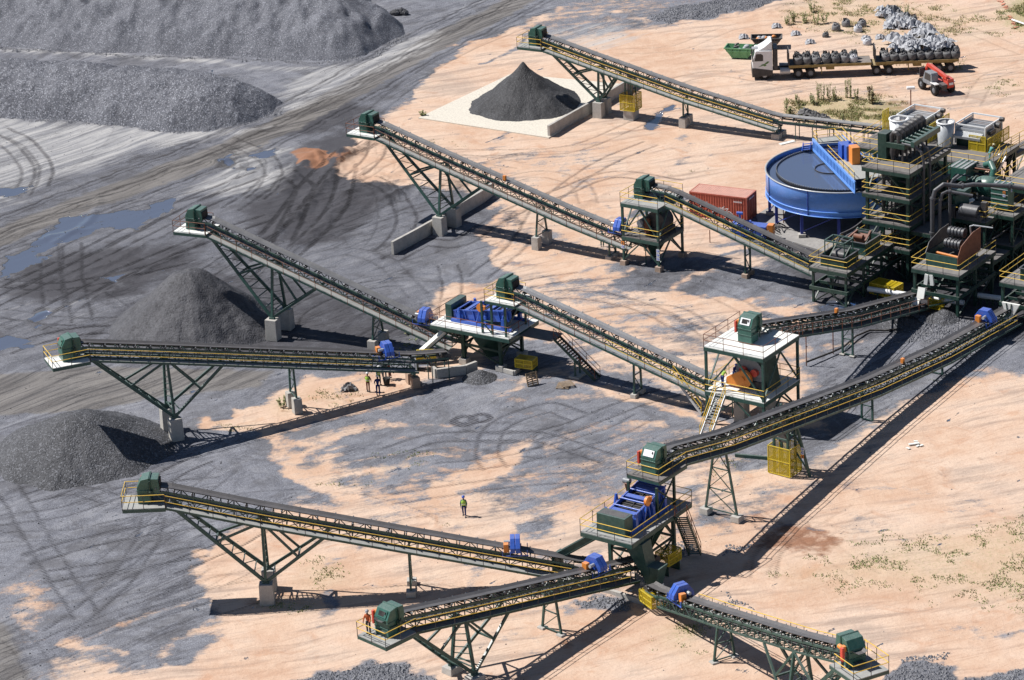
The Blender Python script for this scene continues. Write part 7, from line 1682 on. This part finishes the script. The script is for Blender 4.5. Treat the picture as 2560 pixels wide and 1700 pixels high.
def scatter_rocks(name,mask,n,s0,s1,mat,thr=.5):
    x,y,z=sample_mask(mask,n,thr); base=np.array([(1,0,0),(-.4,.8,0),(-.5,-.7,0),(.1,.1,.9),(.5,.6,.35),(-.7,.0,.4)]); fc=np.array([(0,4,3),(4,1,3),(1,5,3),(5,2,3),(2,0,3),(0,1,4),(1,2,5)])
    s=s0+(s1-s0)*rng.random(n)**2.5; a=rng.uniform(0,2*pi,n); sq=rng.uniform(.6,1.3,(n,3)); b=base[None]*sq[:,None,:]*s[:,None,None]
    vx=b[...,0]*np.cos(a)[:,None]-b[...,1]*np.sin(a)[:,None]+x[:,None]; vy=b[...,0]*np.sin(a)[:,None]+b[...,1]*np.cos(a)[:,None]+y[:,None]; vz=b[...,2]+z[:,None]-.01
    v=np.stack([vx,vy,vz],-1).reshape(-1,3); f=(fc[None]+np.arange(n)[:,None,None]*6).reshape(-1,3)
    me=grid_mesh(name,v.astype(np.float32),f); me.polygons.foreach_set('use_smooth',np.zeros(len(f),bool)); o=bpy.data.objects.new(name,me); col.objects.link(o); o.data.materials.append(mat); o['kind']='stuff'; return o
RK=paint('grey_rock',(.17,.175,.20),.6,var=.5,scale=9,dirt=(.05,.05,.06),dirt_amt=.6)
gm_=np.zeros_like(X)
for pts in ([(640,1600),(700,1545),(850,1528),(935,1552),(955,1592),(990,1700),(600,1700)],[(1300,1392),(1350,1365),(1440,1370),(1440,1398),(1360,1405)],[(2030,1565),(2100,1535),(2195,1548),(2240,1590),(2020,1640)],[(2240,1562),(2361,1545),(2500,1560),(2500,1640),(2220,1640)],[(1680,1255),(1740,1250),(1720,1275),(1680,1280)],[(1480,40),(1560,15),(1800,-30),(1800,5),(1640,35),(1520,58)],[(1660,1350),(1700,1385),(1760,1410),(1700,1400)],[(1520,1260),(1560,1250),(1590,1270),(1540,1290)],[(2100,735),(2240,735),(2240,790),(2090,800)],[(2100,1528),(2200,1525),(2180,1535),(2110,1538)]): region(gm_,pts,1,.6)
for pts in ([(0,276),(140,282),(280,291),(380,302),(470,304),(560,290),(625,268),(655,245)],[(0,112),(150,122),(300,131),(430,133),(600,138),(770,144),(850,132),(900,106),(935,84)]): stroke(gm_,pts,1.3,.8,1.0,.8)
tag(scatter_rocks('gravel',gm_,38000,.03,.16,RK,.5),'loose blue grey rock chips scattered in patches','gravel')
tag(scatter_rocks('coal_crumbs',np.clip(coal*.5+.02,0,1),9000,.02,.10,PM_char,.01),'scattered coal crumbs over the yard','gravel')
bl=P(990,37); t=None
for i,(dx,dy,s_) in enumerate(((0,0,.55),(.7,.2,.6),(1.1,-.1,.45),(-.5,.2,.35))):
    m=MB(); m.ball((0,0,s_*.5),s_,8,5,(1,.9,.8)); m.v=[(v[0]*random.uniform(.85,1.15),v[1]*random.uniform(.85,1.15),v[2]*random.uniform(.9,1.1)) for v in m.v]; m.sm=[False]*len(m.sm)
    tag(m.build('boulder',PM_char,None,loc=(bl.x+dx,bl.y+dy,0)),'dark boulder in the little cluster at the right end of the far ridge','boulder','dark boulders at the end of the far ridge')
# orange safety netting and pole at the top right corner
NET=paint('orange_net',(.6,.2,.10),.7,var=.3,dirt_amt=.2)
for i,(a,b_,lb) in enumerate((((2498,0),(2518,22),'orange safety net strip at the top right corner'),((2520,40),(2545,75),'orange safety net heap below the white pole'))):
    p0=P(*a); p1=P(*b_); m=MB(); 
    for k in range(12):
        c=V(0,0,0).lerp(V(p1.x-p0.x,p1.y-p0.y,0),k/12); m.rbox((c.x+random.uniform(-.3,.3),c.y+random.uniform(-.4,.4),.04),(.3,.4,.03),rz=random.random()*3,rx=random.uniform(-.3,.3))
    tag(m.build('safety_net',NET,None,loc=(p0.x,p0.y,0)),lb,'netting')
p0=P(2530,52); m=MB(); m.tube((0,0,.15),(1.1,-2.2,.2),.12,n=8); tag(m.build('white_pole',WH,None,loc=(p0.x,p0.y,0)),'short white pole lying in the grass at the top right','pole')
